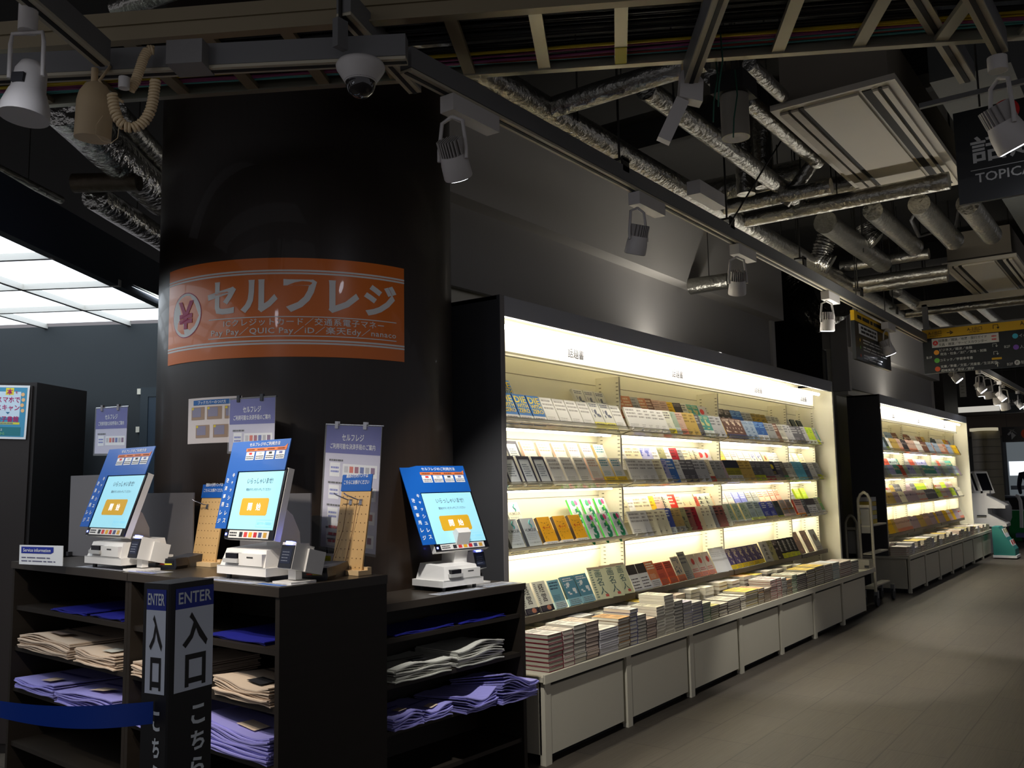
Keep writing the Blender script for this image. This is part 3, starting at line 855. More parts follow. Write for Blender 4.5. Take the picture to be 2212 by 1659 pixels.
# ================================================================== FLAT STACKS ON THE TRAY
def base_y(px): return 1453-0.3386*(px-1182)
STK = [  # px of left and right edge along the tray front, photo y of the top front edge, how many books, style
 (1187, 1219, 1368, 8, 'rh'), (1220, 1242, 1360, 8, 'rw'), (1243, 1269, 1348, 8, 'wt'), (1270, 1296, 1341, 9, 'pk'), (1298, 1337, 1356, 11, 'mg'),
 (1338, 1363, 1333, 9, 'or'), (1364, 1378, 1315, 9, 'nv'), (1380, 1399, 1327, 8, 'bk'), (1400, 1420, 1335, 7, 'pk'), (1421, 1438, 1309, 10, 'iv'), (1439, 1459, 1284, 12, 'iv'),
 (1460, 1478, 1297, 9, 'bk'), (1479, 1497, 1299, 9, 'lv'), (1498, 1519, 1299, 8, 'nv'), (1520, 1537, 1301, 7, 'gn'), (1538, 1555, 1307, 6, 'yb'), (1556, 1574, 1303, 4, 'dk'), (1575, 1601, 1294, 5, 'dk'),
 (1602, 1612, 1286, 7, 'iv'), (1613, 1639, 1275, 7, 'yl'), (1640, 1652, 1270, 7, 'or'), (1653, 1666, 1270, 8, 'br'), (1667, 1680, 1252, 9, 'rd'), (1681, 1690, 1248, 8, 'rd'), (1691, 1701, 1248, 9, 'wt'),
 (1702, 1712, 1251, 9, 'or'), (1713, 1723, 1241, 9, 'gn'), (1724, 1744, 1239, 9, 'dk'), (1745, 1763, 1229, 9, 'yl'), (1764, 1782, 1222, 9, 'yl'), (1783, 1800, 1218, 9, 'br'), (1801, 1815, 1214, 9, 'lb'), (1817, 1840, 1212, 8, 'rd'), (1841, 1856, 1210, 7, 'wt')]
SC_ = {'rh': ((226, 220, 212), (112, 22, 40), 'dark red hardcover'), 'rw': ((226, 214, 200), (120, 70, 76), 'white book with red trim'), 'wt': ((230, 226, 216), (60, 58, 58), 'white paperback'),
 'pk': ((232, 206, 186), (60, 46, 46), 'pale pink paperback'), 'mg': ((232, 228, 216), (206, 202, 206), 'thin white magazine'), 'or': ((222, 170, 110), (96, 70, 40), 'orange-topped paperback'),
 'nv': ((226, 224, 220), (40, 46, 110), 'navy-edged book'), 'bk': ((224, 220, 206), (40, 40, 42), 'black-edged paperback'), 'iv': ((238, 232, 208), (206, 200, 186), 'thick ivory book'), 'lv': ((206, 200, 222), (150, 146, 160), 'lavender-topped book'),
 'gn': ((214, 216, 190), (60, 110, 60), 'green-edged book'), 'yb': ((226, 216, 130), (60, 56, 30), 'yellow-topped hardcover'), 'dk': ((222, 214, 190), (44, 30, 34), 'dark-bound hardcover'), 'yl': ((240, 206, 70), (90, 80, 50), 'yellow-topped paperback'),
 'br': ((206, 196, 180), (110, 80, 50), 'brown-edged paperback'), 'rd': ((230, 216, 206), (140, 60, 60), 'red-edged paperback'), 'lb': ((230, 234, 236), (150, 190, 196), 'pale blue-edged book')}
PG = {'rh': (170, 168, 150), 'mg': (196, 194, 196), 'pk': (206, 186, 170)}
FM = {}
def flat_book(sty, w, d, t):
    k = (sty, round(w, 3), round(d, 3), round(t, 4))
    if k in FM: return dup(FM[k])
    top, edge, _ = SC_[sty]
    mb = MB()
    ct = 0.0016 if sty not in ('rh', 'dk') else 0.0032
    mb.box((0, 0, 0), (w, d, ct), col(edge)); mb.box((0, 0, t-ct), (w, d, t-0.0004), col(edge)); mb.box((w-ct, 0.0, ct), (w, d, t-ct), col(edge))
    mb.rect(Matrix.Translation((0, 0, t)), 0.0, w, 0.0, d, col(top), 0)
    F = Matrix.Translation((0, 0, t))
    mb.lines(F, w*0.12, w*0.88, d*0.55, d*0.9, 3, col(tuple(int(v*0.55) for v in top)), 0.5, 0.0004)
    mb.rect(F, w*0.2, w*0.8, d*0.12, d*0.4, col(tuple(int(v*0.8) for v in top)), 0.0003)
    o = mb.build('stacked_book', None, (0, 0, 0))
    pg = MB(); pg.box((0.001, 0.003, ct), (w-ct, d-0.003, t-ct), col(PG.get(sty, (206, 200, 184)), 0.75))
    pg.build('page_block', o)
    FM[k] = o
    return o
NIND = 0
def stack(x0, x1, y, zt, n, sty, where, cap=300):
    global NIND
    w = max(0.09, x1-x0-0.003)
    t = (zt-ZT-0.001)/n
    d = 0.186 if sty != 'mg' else 0.2
    for i in range(n):
        o = flat_book(sty, w, d, t-0.0006)
        dx, dy = random.uniform(-0.0012, 0.0012), random.uniform(-0.004, 0.004)
        o.location = (x0+0.0015+dx, y+dy, ZT+0.001+i*t)
        j = n-1-i
        tag(o, '%s, %s from the top of the %s' % (SC_[sty][2], nth(j), where), 'book', 'books stacked on the near tray')
        NIND += 1
def edges(px0, px1, ty):
    a = P(px0, base_y(px0), Y=YC+0.025).x; b = P(px1, base_y(px1), Y=YC+0.025).x
    return a, b, P((px0+px1)/2, ty, Y=YC+0.025).z
for si, (p0, p1, ty, n, sty) in enumerate(STK[:30]):
    a, b, zt = edges(p0, p1, ty)
    stack(a, b, YC+0.028, zt, n, sty, '%s stack along the near tray front' % nth(si))
# second row behind, only the uppermost books are in sight
back = [(3.93, 0.56, 'or'), (4.12, 0.585, 'iv'), (4.33, 0.60, 'wt'), (4.56, 0.61, 'nv'), (4.8, 0.6, 'iv'), (5.05, 0.6, 'wt'), (5.3, 0.61, 'yl'), (5.55, 0.6, 'or'), (5.8, 0.6, 'pk'), (6.05, 0.61, 'wt'), (6.3, 0.6, 'iv'), (6.55, 0.61, 'br'), (6.8, 0.6, 'wt'), (7.05, 0.61, 'or'), (7.3, 0.6, 'yl'), (7.55, 0.61, 'wt'), (7.8, 0.6, 'wt'), (8.05, 0.61, 'gn'), (8.3, 0.6, 'wt')]
for k, (x, zt, sty) in enumerate(back[:9]):
    stack(x, x+0.15, YC+0.235, zt, 5, sty, '%s stack in the back row of the near tray' % nth(k))
def stuff_box(mb, x0, x1, y, zt, n, sty, d=0.186):
    top, edge, _ = SC_[sty]
    t = (zt-ZT-0.001)/n
    for i in range(n):
        z = ZT+0.001+i*t; j = random.uniform(-0.004, 0.004)
        mb.box((x0+j, y+j, z), (x1+j, y+d+j, z+0.0016), col(edge))
        mb.box((x0+j, y+0.003+j, z+0.0016), (x1-0.002+j, y+d+j, z+t-0.002), col(PG.get(sty, (206, 200, 184)), 0.75))
        mb.box((x0+j, y+j, z+t-0.002), (x1+j, y+d+j, z+t-0.0006), col(top if i == n-1 else edge))
mb = MB()
for p0, p1, ty, n, sty in STK[30:]:
    a, b, zt = edges(p0, p1, ty)
    stuff_box(mb, a, b-0.004, YC+0.028, zt, n, sty)
for x, zt, sty in back[9:]: stuff_box(mb, x, x+0.15, YC+0.235, zt, 6, sty)
x = c20+0.02; r2 = random.Random(3); KS = list(SC_)
while x < c21+0.1:
    w = r2.uniform(0.12, 0.19)
    for y in (YC+0.028, YC+0.235):
        stuff_box(mb, x, x+w-0.006, y, ZT+r2.uniform(0.07, 0.15), r2.randint(3, 6), r2.choice(KS))
    x += w
o = mb.build('stacked_book'); tag(o, 'the many further flat-stacked books at the far end of both cream trays', 'book', None, 'stuff')
# face-out books of the far bookcase: the rest of their kind
mb = MB(); r3 = random.Random(11)
far = {0: ['wht', 'brn', 'tan', 'org', 'blk', 'pch', 'yel', 'sky', 'lbl', 'dgn'], 1: ['plm', 'pgn', 'lbl', 'gry', 'tel', 'mau', 'ror'], 2: ['tan', 'mau', 'dgy', 'gol', 'ill', 'lim', 'ivr'], 3: ['mau', 'ill', 'pho', 'pch', 'wpk', 'tan', 'yel']}
for (si, tier) in PLAN:
    for a, b in BAYS2:
        x = a+0.01
        while x < b-0.1:
            c = r3.choice(far[si]); run = r3.randint(2, 5)
            for _ in range(run):
                if x > b-0.1: break
                cv, sp, bd, _m, mc, _p = ST[c]
                y, z = (2.94, ZS[si]+0.008) if tier == 'f' else (3.052, ZS[si]+0.102)
                if si == 3: y = 2.956
                R = Matrix.Translation((x, y, z)) @ Matrix.Rotation(math.radians(-13), 4, 'Z') @ Matrix.Rotation(math.radians(-25), 4, 'X')
                h = 0.18+r3.uniform(-0.01, 0.008)
                mb.box((0, 0, 0), (0.1, 0.0015, h), col(cv), R); mb.box((0, 0.0015, 0), (0.0015, 0.014, h), col(sp), R); mb.box((0.0015, 0.0015, 0.001), (0.098, 0.014, h-0.002), PAGE, R)
                if bd: mb.rect(R @ frame((0, 0, 0), UX, UZ), 0, 0.1, 0, h*0.25, col(bd), 0.0008)
                mb.rect(R @ frame((0, 0, 0), UX, UZ), 0.02, 0.08, h*0.6, h*0.75, col(mc), 0.0008)
                x += 0.076
            if r3.random() < 0.2: x += 0.1
o = mb.build('book'); tag(o, 'the many face-out books filling the second lit bookcase', 'book', None, 'stuff')
# ================================================================== DARK COUNTERS
M_cnt = mat('counter_dark_oak', (34, 29, 24), 0.5, var=0.25, vs=5, stretch=(1, 1, 8), spec=0.35)
M_ctop = mat('counter_top', (52, 46, 40), 0.3, var=0.12, vs=5)
Z1, Z2 = 1.0857, 0.9338
RC = -0.06
def open_unit(name, label, origin, rz, W, D, zt, shelves, right_panel=True):
    """open shelf cabinet; local x = along the front (right end at x=0, runs to -W), local y = depth, front at y=0"""
    t = thing(name, label, 'cabinet', (0, 0, 0), 'dark shelf counters')
    mb = MB(); mb.box((-W-0.004, -0.006, zt-0.03), (0.004, D, zt), M_ctop); mb.build('counter_top', t)
    for x in (-0.022, -W):
        mb = MB(); mb.box((x, 0, 0), (x+0.022, D, zt-0.03), M_cnt); mb.build('side_panel', t)
    mb = MB(); mb.box((-W+0.022, D-0.012, 0.03), (-0.022, D, zt-0.03), M_cnt); mb.build('back_panel', t)
    for z in shelves:
        mb = MB(); mb.box((-W+0.022, 0.012, z-0.018), (-0.022, D-0.012, z), M_cnt); mb.build('shelf', t)
    mb = MB(); mb.box((-W+0.022, 0.02, 0), (-0.022, 0.04, 0.06), M_cnt); mb.build('plinth', t)
    t.location = origin; t.rotation_euler = (0, 0, rz)
    return t
O1 = Vector((1.879, 2.283, 0))
S1 = [0.889, 0.711, 0.535, 0.3]
S2 = [0.795, 0.62, 0.443, 0.24]
W1 = 0.945
U1 = open_unit('shelf_counter', 'dark open shelf counter nearest the entrance post, with two payment terminals', O1, RC-math.pi/2, W1, 0.45, Z1, S1)
u1d = Vector((-math.sin(RC-0.0), math.cos(RC), 0))
def L1(x, y, z=0):   # along the front to the left = x, depth = y, on the first counters
    return O1+Vector((-math.sin(RC), math.cos(RC), 0))*x+Vector((math.cos(RC), math.sin(RC), 0))*y+UZ*z
U1b = open_unit('shelf_counter', 'dark open shelf counter at the frame edge with magazines bundles behind the blue belt', L1(W1+0.002, 0), RC-math.pi/2, 1.05, 0.45, Z1, S1)
U1b['label'] = 'dark open shelf counter behind the blue belt, left of the entrance post'
O2 = Vector((3.47, 2.477, 0))
W2 = 0.98
U2 = open_unit('shelf_counter', 'lower dark open shelf counter set between the round pillar and the book tray', O2, RC, W2, 0.3, Z2, S2)
def L2(x, y, z=0):
    return O2+Vector((-math.cos(RC), -math.sin(RC), 0))*x+Vector((-math.sin(RC), math.cos(RC), 0))*y+UZ*z
# ------------------------------------------------------------------ bundles of paper bags on the shelves
M_bagc = mat('bag_cream', (206, 186, 164), 0.75); M_bagg = mat('bag_grey', (196, 196, 186), 0.75); M_bagl = mat('bag_lavender', (150, 146, 214), 0.7); M_bagb = mat('bag_blue', (26, 30, 128), 0.55)
M_bagcl = mat('bag_line', (120, 106, 100), 0.7); M_bagll = mat('bag_line_blue', (70, 66, 150), 0.7); M_bagd = mat('bag_line_grey', (110, 100, 96), 0.8)  # grey bags carry a printed grey line
def bundle(x0, x1, z, d0, d1, n, mt, mk, label, L, ln, tl=0.0055, curl=0.02, over=0.0):
    """loose pile of n flat bags from x0 to x1 along the shelf (measured leftwards), depth d0..d1"""
    mb = MB(); nx, ny = 10, 6; rr = random.Random(label)
    ph = rr.uniform(0, 6)
    for k in range(n):
        vs = []; fs = []
        ox, oy = rr.uniform(-0.006, 0.006), rr.uniform(-0.008, 0.008)
        for s_ in (0, 1):
            for j in range(ny+1):
                for i in range(nx+1):
                    u, v = i/nx, j/ny
                    x = x0+(x1-x0)*u+ox; y = d0+(d1-d0)*v+oy-over
                    h = curl*(0.5+0.5*math.sin(u*4.2+ph))*(1-v)*(k/n)+0.004*math.sin(u*9+k)
                    h = max(h, 0)
                    vs.append(L(x, y, z+0.001+k*tl+h+s_*tl*0.8))
        N = (nx+1)*(ny+1)
        for j in range(ny):
            for i in range(nx):
                a = j*(nx+1)+i
                fs.append((a, a+nx+1, a+nx+2, a+1)); fs.append((N+a, N+a+1, N+a+nx+2, N+a+nx+1))
        for i in range(nx):
            fs.append((i, i+1, N+i+1, N+i)); b = ny*(nx+1)+i; fs.append((b+1, b, N+b, N+b+1))
        for j in range(ny):
            a = j*(nx+1); fs.append((a+nx+1, a, N+a, N+a+nx+1)); b = a+nx; fs.append((b, b+nx+1, N+b+nx+1, N+b))
        mb.add(vs, fs, mt, None, False)
    if ln is not None:       # printed mark on the topmost bag
        def top(u, v): return L(x0+(x1-x0)*u, d0+(d1-d0)*v-over, z+n*tl+0.004+curl*(0.5+0.5*math.sin(u*4.2+ph))*(1-v)+0.003)
        mb.quad([top(0.35, 0.12), top(0.35, 0.3), top(0.6, 0.3), top(0.6, 0.12)], ln)
        mb.quad([top(0.12, 0.45), top(0.12, 0.5), top(0.85, 0.5), top(0.85, 0.45)], mk)
    o = mb.build('paper_bag_bundle'); tag(o, label, 'paper bags', 'paper bag bundles in the dark counters')
bundle(1.05, 1.3, S1[0], 0.03, 0.34, 2, M_bagb, M_bagll, 'flat dark blue bags on the upper shelf of the counter behind the blue belt, inner pile', L1, None, 0.005, 0.0)
bundle(1.34, 1.65, S1[0], 0.03, 0.34, 2, M_bagb, M_bagll, 'flat dark blue bags on the upper shelf of the counter behind the blue belt, outer pile', L1, None, 0.005, 0.0)
bundle(0.12, 0.46, S1[0], 0.03, 0.34, 2, M_bagb, M_bagll, 'flat dark blue bags on the upper shelf right of the entrance post', L1, None, 0.005, 0.0)
bundle(1.03, 1.36, S1[1], 0.0, 0.36, 8, M_bagc, M_bagcl, 'pile of cream paper bags on the middle shelf behind the entrance post, inner one', L1, M_bagg)
bundle(1.42, 1.9, S1[1], 0.0, 0.36, 9, M_bagc, M_bagcl, 'pile of cream paper bags with a dark wave on the middle shelf at frame edge', L1, M_bagcl, 0.006, 0.025)
bundle(0.05, 0.36, S1[1], 0.0, 0.36, 9, M_bagc, M_bagcl, 'pile of cream paper bags on the middle shelf right of the entrance post', L1, M_ink, 0.005, 0.03)
bundle(0.62, 0.9, S1[1], 0.0, 0.36, 9, M_bagc, M_bagcl, 'pile of cream paper bags just left of the entrance post, middle shelf', L1, None, 0.0055, 0.008)
bundle(1.02, 1.5, S1[2], -0.01, 0.36, 9, M_bagl, M_bagll, 'long pile of lavender paper bags under the blue belt, inner one', L1, M_bagc, 0.005, 0.03)
bundle(1.54, 1.92, S1[2], 0.0, 0.36, 8, M_bagl, M_bagll, 'pile of lavender paper bags under the blue belt at the frame edge', L1, M_bagc, 0.005, 0.02)
bundle(0.62, 0.9, S1[2], 0.0, 0.36, 10, M_bagl, M_bagll, 'pile of lavender paper bags just left of the entrance post, lower shelf', L1, M_bagc, 0.005, 0.03)
bundle(0.05, 0.45, S1[2], 0.0, 0.36, 11, M_bagl, M_bagll, 'pile of lavender paper bags right of the entrance post, lower shelf', L1, M_bagc, 0.0065, 0.04)
bundle(0.12, 0.42, S2[0], 0.02, 0.25, 2, M_bagb, M_bagll, 'flat dark blue bags on the upper shelf of the lower counter, aisle end', L2, None, 0.004, 0.0)
bundle(0.46, 0.8, S2[0], 0.02, 0.25, 2, M_bagb, M_bagll, 'flat dark blue bags on the upper shelf of the lower counter, pillar end', L2, None, 0.004, 0.0)
bundle(0.16, 0.46, S2[1], 0.0, 0.26, 11, M_bagg, M_bagd, 'taller pile of grey-white paper bags on the middle shelf of the lower counter', L2, None, 0.006, 0.03)
bundle(0.5, 0.82, S2[1], 0.0, 0.26, 9, M_bagg, M_bagd, 'shorter pile of grey-white paper bags on the middle shelf of the lower counter', L2, M_ink, 0.0055, 0.014)
bundle(0.03, 0.27, S2[2], -0.06, 0.26, 12, M_bagl, M_bagll, 'lavender paper bags jutting furthest from the lower counter at its aisle end', L2, M_bagc, 0.0058, 0.07, 0.03)
bundle(0.29, 0.48, S2[2], -0.05, 0.26, 9, M_bagl, M_bagll, 'lavender paper bags in the lower counter, second pile from the aisle end', L2, None, 0.005, 0.05, 0.02)
bundle(0.5, 0.66, S2[2], -0.01, 0.26, 6, M_bagl, M_bagll, 'lavender paper bags in the lower counter, third pile from the aisle end', L2, M_bagc, 0.0055, 0.03)
bundle(0.68, 0.84, S2[2], -0.01, 0.26, 7, M_bagl, M_bagll, 'lavender paper bags in the lower counter, pile nearest the round pillar', L2, M_bagc, 0.006, 0.02)
# ================================================================== SELF-CHECKOUT TERMINALS
M_kw = mat('kiosk_white', (226, 224, 220), 0.42); M_kw2 = mat('kiosk_grey', (184, 184, 182), 0.45)
M_bez = mat('screen_bezel', (20, 20, 26), 0.25); M_scr = mat('screen_glow', (150, 206, 222), 0.3, emit=0.42, ecol=(142, 200, 216))
M_btn = mat('screen_button', (206, 160, 40), 0.35, emit=0.22, ecol=(200, 152, 34))
M_stx = mat('screen_text', (46, 62, 84), 0.5); M_stw = mat('screen_text_white', (230, 240, 244), 0.4, emit=0.6)
M_sbx = mat('screen_box', (122, 192, 214), 0.4, emit=0.5)
M_blue = mat('board_blue', (22, 90, 176), 0.3, coat=0.15); M_bwh = mat('board_white', (232, 234, 236), 0.45)
M_oran = mat('board_orange', (222, 122, 62), 0.45); M_led = mat('led_blue', (120, 130, 255), 0.4, emit=9, ecol=(90, 104, 255))
M_dk = mat('reader_black', (26, 28, 36), 0.35); M_dks = mat('reader_screen', (34, 40, 58), 0.2, emit=0.05)
M_stick = mat('payment_sticker', (222, 220, 216), 0.5); M_rb = mat('rubber_foot', (60, 60, 60), 0.6)
LOGO = [(40, 40, 44), (206, 60, 56), (222, 168, 40), (190, 40, 50), (70, 80, 120), (196, 150, 60)]
def kiosk(label, loc, rz, bw, bd, sw, sh, tilt, sx, sy, sz, strip_w, reader, dim=False):
    """local x right, y back, z up, origin at the middle of the base front edge on the counter"""
    t = thing('self_checkout_terminal', label, 'checkout terminal', (0, 0, 0), 'self-checkout terminals')
    h = 0.105
    mb = MB()
    vs = [(-bw/2, 0, 0.02), (bw/2, 0, 0.02), (bw/2, bd, 0.02), (-bw/2, bd, 0.02), (-bw/2, 0, 0.048), (bw/2, 0, 0.048), (bw/2, bd, 0.048), (-bw/2, bd, 0.048)]
    bx = [(3, 2, 1, 0), (4, 5, 6, 7), (0, 1, 5, 4), (1, 2, 6, 5), (2, 3, 7, 6), (3, 0, 4, 7)]
    mb.add(vs, bx, M_kw)
    e = 0.012
    vs = [(-bw/2+e, e*0.4, 0.048), (bw/2-e, e*0.4, 0.048), (bw/2-e, bd-e, 0.048), (-bw/2+e, bd-e, 0.048), (-bw/2+2.2*e, e*1.8, h), (bw/2-2.2*e, e*1.8, h), (bw/2-2.2*e, bd-2*e, h+0.012), (-bw/2+2.2*e, bd-2*e, h+0.012)]
    mb.add(vs, bx, M_kw)
    mb.box((-bw/2+0.004, -0.001, 0.047), (bw/2-0.004, 0.002, 0.049), M_kw2)
    mb.box((-bw*0.05, 0.0, 0.052), (bw*0.42, 0.016, 0.092), M_kw)
    base = mb.build('base_unit', t)
    mb = MB(); mb.box((-bw*0.3, -0.004, 0.074), (-bw*0.07, 0.02, 0.092), M_bez); mb.box((-bw*0.34, -0.008, 0.06), (-bw*0.04, 0.012, 0.074), M_kw2); mb.build('receipt_slot', base)
    mb = MB(); mb.rect(frame((bw*0.18, -0.0006, 0.08), UX, UZ), -0.018, 0.018, -0.0025, 0.0025, M_rb, 0.0002); mb.build('maker_mark', base)
    for x in (-bw/2+0.03, bw/2-0.03):
        for y in (0.03, bd-0.03):
            mb = MB(); mb.cyl((x, y, 0), (x, y, 0.02), 0.009, M_rb, n=10); mb.build('foot', base)
    # stand behind the screen
    mb = MB(); pr = [(0.0, h-0.01), (0.0, h+0.02), (-0.03, h+0.14), (-0.012, h+0.16), (0.05, h+0.11), (0.08, h+0.05), (0.085, h-0.01)]
    mb.prism([(y+bd*0.5, z) for y, z in pr], -0.04, 0.04, M_kw, Matrix(((0, 0, 1, sx), (1, 0, 0, 0.0), (0, 1, 0, 0), (0, 0, 0, 1))))
    mb.build('stand', t)
    # screen: local frame u = right, v = up along the tilted face
    F = frame((sx-sw/2, sy, sz), UX, (0, math.sin(tilt), math.cos(tilt)))
    mb = MB()
    mb.box((-0.012, -0.034, -0.03), (sw+0.012, sh+0.012, -0.006), M_kw, F)
    mb.box((-0.01, -0.032, -0.006), (sw+0.01, sh+0.01, 0.0), M_bez, F)
    scr = mb.build('touch_screen', t)
    mb = MB(); mb.rect(F, 0, sw, 0, sh, M_scr, 0.0006)
    mb.text('いらっしゃいませ!', F, sw*0.52, sh*0.84, M_stx, w=sw*0.56, h=sh*0.1, z=0.0014)
    mb.text('開始ボタンをタッチしてください', F, sw*0.52, sh*0.69, M_stx, w=sw*0.54, h=sh*0.05, z=0.0014)
    r_ = [(sw*0.22, sh*0.24), (sw*0.78, sh*0.24), (sw*0.8, sh*0.27), (sw*0.8, sh*0.51), (sw*0.78, sh*0.54), (sw*0.22, sh*0.54), (sw*0.2, sh*0.51), (sw*0.2, sh*0.27)]
    mb.add([(x, y, 0.0011) for x, y in r_], [tuple(range(8))], M_btn, F)
    mb.text('開', F, sw*0.41, sh*0.39, M_stw, h=sh*0.13, bold=0.015, z=0.0018); mb.text('始', F, sw*0.6, sh*0.39, M_stw, h=sh*0.13, bold=0.015, z=0.0018)
    for q in ((0.62, 0.97, 0.045, 0.05), (0.62, 0.97, 0.165, 0.17), (0.62, 0.625, 0.045, 0.17), (0.965, 0.97, 0.045, 0.17)): mb.rect(F, sw*q[0], sw*q[1], sh*q[2], sh*q[3], M_sbx, 0.0011)
    mb.text('電子マネー残高照会', F, sw*0.795, sh*0.108, M_sbx, w=sw*0.3, h=sh*0.05, z=0.0014)
    mb.build('display', scr)
    mb = MB(); mb.rect(F, sw*0.06, sw*0.94, -0.03, -0.004, M_stick, 0.001)
    mb.lines(F, sw*0.08, sw*0.24, -0.026, -0.008, 2, M_ink, 0.5, 0.0016, 0)
    for i, c in enumerate(LOGO):
        x = sw*(0.3+i*0.105); mb.rect(F, x, x+sw*0.07, -0.026, -0.009, col(c), 0.0016)
    mb.build('payment_sticker', scr)
    mb = MB(); mb.rect(F, -0.006, 0.004, -0.022, -0.014, M_led, 0.001); mb.build('status_led', scr)
    # L-shaped blue instruction board
    G = F @ Matrix.Translation((0, 0, 0.004)); hh = sh*0.56
    mb = MB()
    mb.prism([(-strip_w-0.004, 0.0), (-0.006, 0.0), (-0.006, sh+0.003), (sw+0.004, sh+0.003), (sw+0.006, sh+hh), (-strip_w-0.006, sh+hh)], -0.003, 0, M_blue, G)
    mb.text('セルフレジのご利用方法', G, sw*0.5-strip_w*0.1, sh+hh*0.88, M_bwh, w=sw*0.68, h=hh*0.12, bold=0.012, z=0.001)
    y0, y1 = sh+hh*0.66, sh+hh*0.76
    xa, xb = sw*0.08, sw*0.97
    mb.add([(xa, y0, 0.001), (xb, y0, 0.001), (xb+0.004, y1+0.01, 0.001), (xb-0.012, y1, 0.001), (xa, y1, 0.001)], [(0, 1, 2, 3, 4)], M_oran, G)
    for i in range(4):
        a = xa+(xb-xa)*(i/4+0.02); b = xa+(xb-xa)*((i+1)/4-0.02)
        mb.lines(G, a+0.004, b-0.004, y0+0.002, y1-0.002, 1, col((110, 50, 30)), 0.5, 0.0016, 0)
        mb.rect(G, a, b, sh+hh*0.38, sh+hh*0.64, M_bwh, 0.001)
        mb.rect(G, a+(b-a)*0.35, a+(b-a)*0.7, sh+hh*0.55, sh+hh*0.62, col([(206, 50, 50), (190, 190, 190), (60, 60, 60), (110, 120, 170)][i]), 0.0016)
        mb.lines(G, a+0.003, b-0.003, sh+hh*0.4, sh+hh*0.52, 2, M_ink, 0.4, 0.0016, 0)
    s1, s2 = 'キャッシュレス', '決済専用レジ'
    for i, ch in enumerate(s1): mb.text(ch, G, -0.006-strip_w*0.27, sh*(0.95-i*0.135), M_bwh, h=sh*(0.075 if ch not in 'ャッュ' else 0.055), bold=0.02, z=0.001)
    for i, ch in enumerate(s2): mb.text(ch, G, -0.006-strip_w*0.72, sh*(0.86-i*0.145), M_bwh, h=sh*0.08, bold=0.02, z=0.001)
    mb.build('instruction_board', t)
    # side card reader on its own stalk
    if reader:
        rx, ry, rz_, rs = reader
        Rm = Matrix.Translation((rx, ry, rz_)) @ Matrix.Rotation(math.radians(-14), 4, 'X')
        mb = MB()
        mb.box((-0.036*rs, 0, 0), (0.036*rs, 0.075*rs, 0.085*rs), M_kw, Rm)
        mb.box((-0.02, 0.03, -rz_+0.012), (0.02, 0.055, 0.02-0.0), M_kw, Matrix.Translation((rx, ry, rz_)))
        mb.box((-0.05, -0.01, 0), (0.05, 0.09, 0.008), M_kw, Matrix.Translation((rx, ry, 0)))
        mb.box((0.0, 0.05, 0.0), (0.045*rs, 0.12*rs, 0.075*rs), M_kw, Rm)
        rd = mb.build('card_reader', t)
        mb = MB(); mb.box((-0.034*rs, -0.003, 0.002), (0.034*rs, 0, 0.076*rs), M_dk, Rm); mb.rect(Rm @ frame((0, -0.003, 0), UX, UZ), -0.026*rs, 0.026*rs, 0.016, 0.064*rs, M_dks, 0.0006)
        mb.lines(Rm @ frame((0, -0.003, 0), UX, UZ), -0.022*rs, 0.02*rs, 0.02, 0.058*rs, 4, col((120, 126, 140)), 0.25, 0.001)
        mb.build('reader_display', rd)
        mb = MB(); mb.box((-0.014*rs, -0.005, 0.077*rs), (0.016*rs, 0.012, 0.0885*rs), M_led, Rm); mb.build('status_led', rd)
    t.location = loc; t.rotation_euler = (0, 0, rz)
    return t
kiosk('self-checkout terminal left of the three, screen paler, by the coupon stand', (1.965, 3.47, Z1), RC-math.pi/2, 0.3, 0.22, 0.3, 0.222, math.radians(20), -0.03, 0.03, 0.162, 0.075, (0.2, 0.02, 0.05, 1.0))
kiosk('middle self-checkout terminal in front of the round pillar, beside the pegboards', (1.945, 2.566, Z1), RC-math.pi/2, 0.285, 0.22, 0.262, 0.2, math.radians(13), 0.03, 0.012, 0.172, 0.068, (0.215, 0.02, 0.05, 1.0))
kiosk('self-checkout terminal on the lower counter next to the lit bookcase', (3.12, 2.555, Z2), math.radians(-6), 0.25, 0.2, 0.315, 0.245, math.radians(24), 0.08, 0.09, 0.2, 0.08, (0.225, 0.11, 0.07, 1.0))
# black card terminals lying on the counters
def pin_pad(label, loc, rz):
    t = thing('card_terminal', label, 'card terminal', (0, 0, 0), 'black card terminals')
    mb = MB()
    mb.prism([(-0.045, 0), (0.045, 0), (0.05, 0.012), (0.046, 0.042), (-0.046, 0.042), (-0.05, 0.012)], 0, 0.07, M_dk, Matrix(((1, 0, 0, 0), (0, 0, 1, 0), (0, 1, 0, 0), (0, 0, 0, 1))))
    mb.prism([(0.07, 0.0), (0.2, 0.0), (0.205, 0.03), (0.19, 0.048), (0.07, 0.04)], -0.042, 0.042, mat('terminal_grey', (52, 54, 62), 0.45), Matrix(((0, 0, 1, 0), (1, 0, 0, 0), (0, 1, 0, 0), (0, 0, 0, 1))))
    mb.build('body', t)
    mb = MB(); mb.box((-0.036, -0.0015, 0.012), (0.036, 0.002, 0.034), M_bez)
    mb.rect(frame((0, -0.002, 0.02), UX, UZ), -0.026, -0.006, -0.002, 0.003, col((206, 60, 40)), 0.0006); mb.rect(frame((0, -0.002, 0.02), UX, UZ), -0.004, 0.03, -0.002, 0.003, col((230, 220, 60)), 0.0006)
    mb.build('card_slot', t)
    mb = MB(); mb.tube([(0.02, 0.2, 0.02), (0.03, 0.26, 0.03), (0.0, 0.3, 0.012), (-0.04, 0.32, 0.004)], 0.003, M_ink, 6); mb.build('cable', t)
    t.location = loc; t.rotation_euler = (0, 0, rz)
pin_pad('black card terminal right of the left-hand checkout terminal', P(358, 1230, Z=Z1), -1.25)
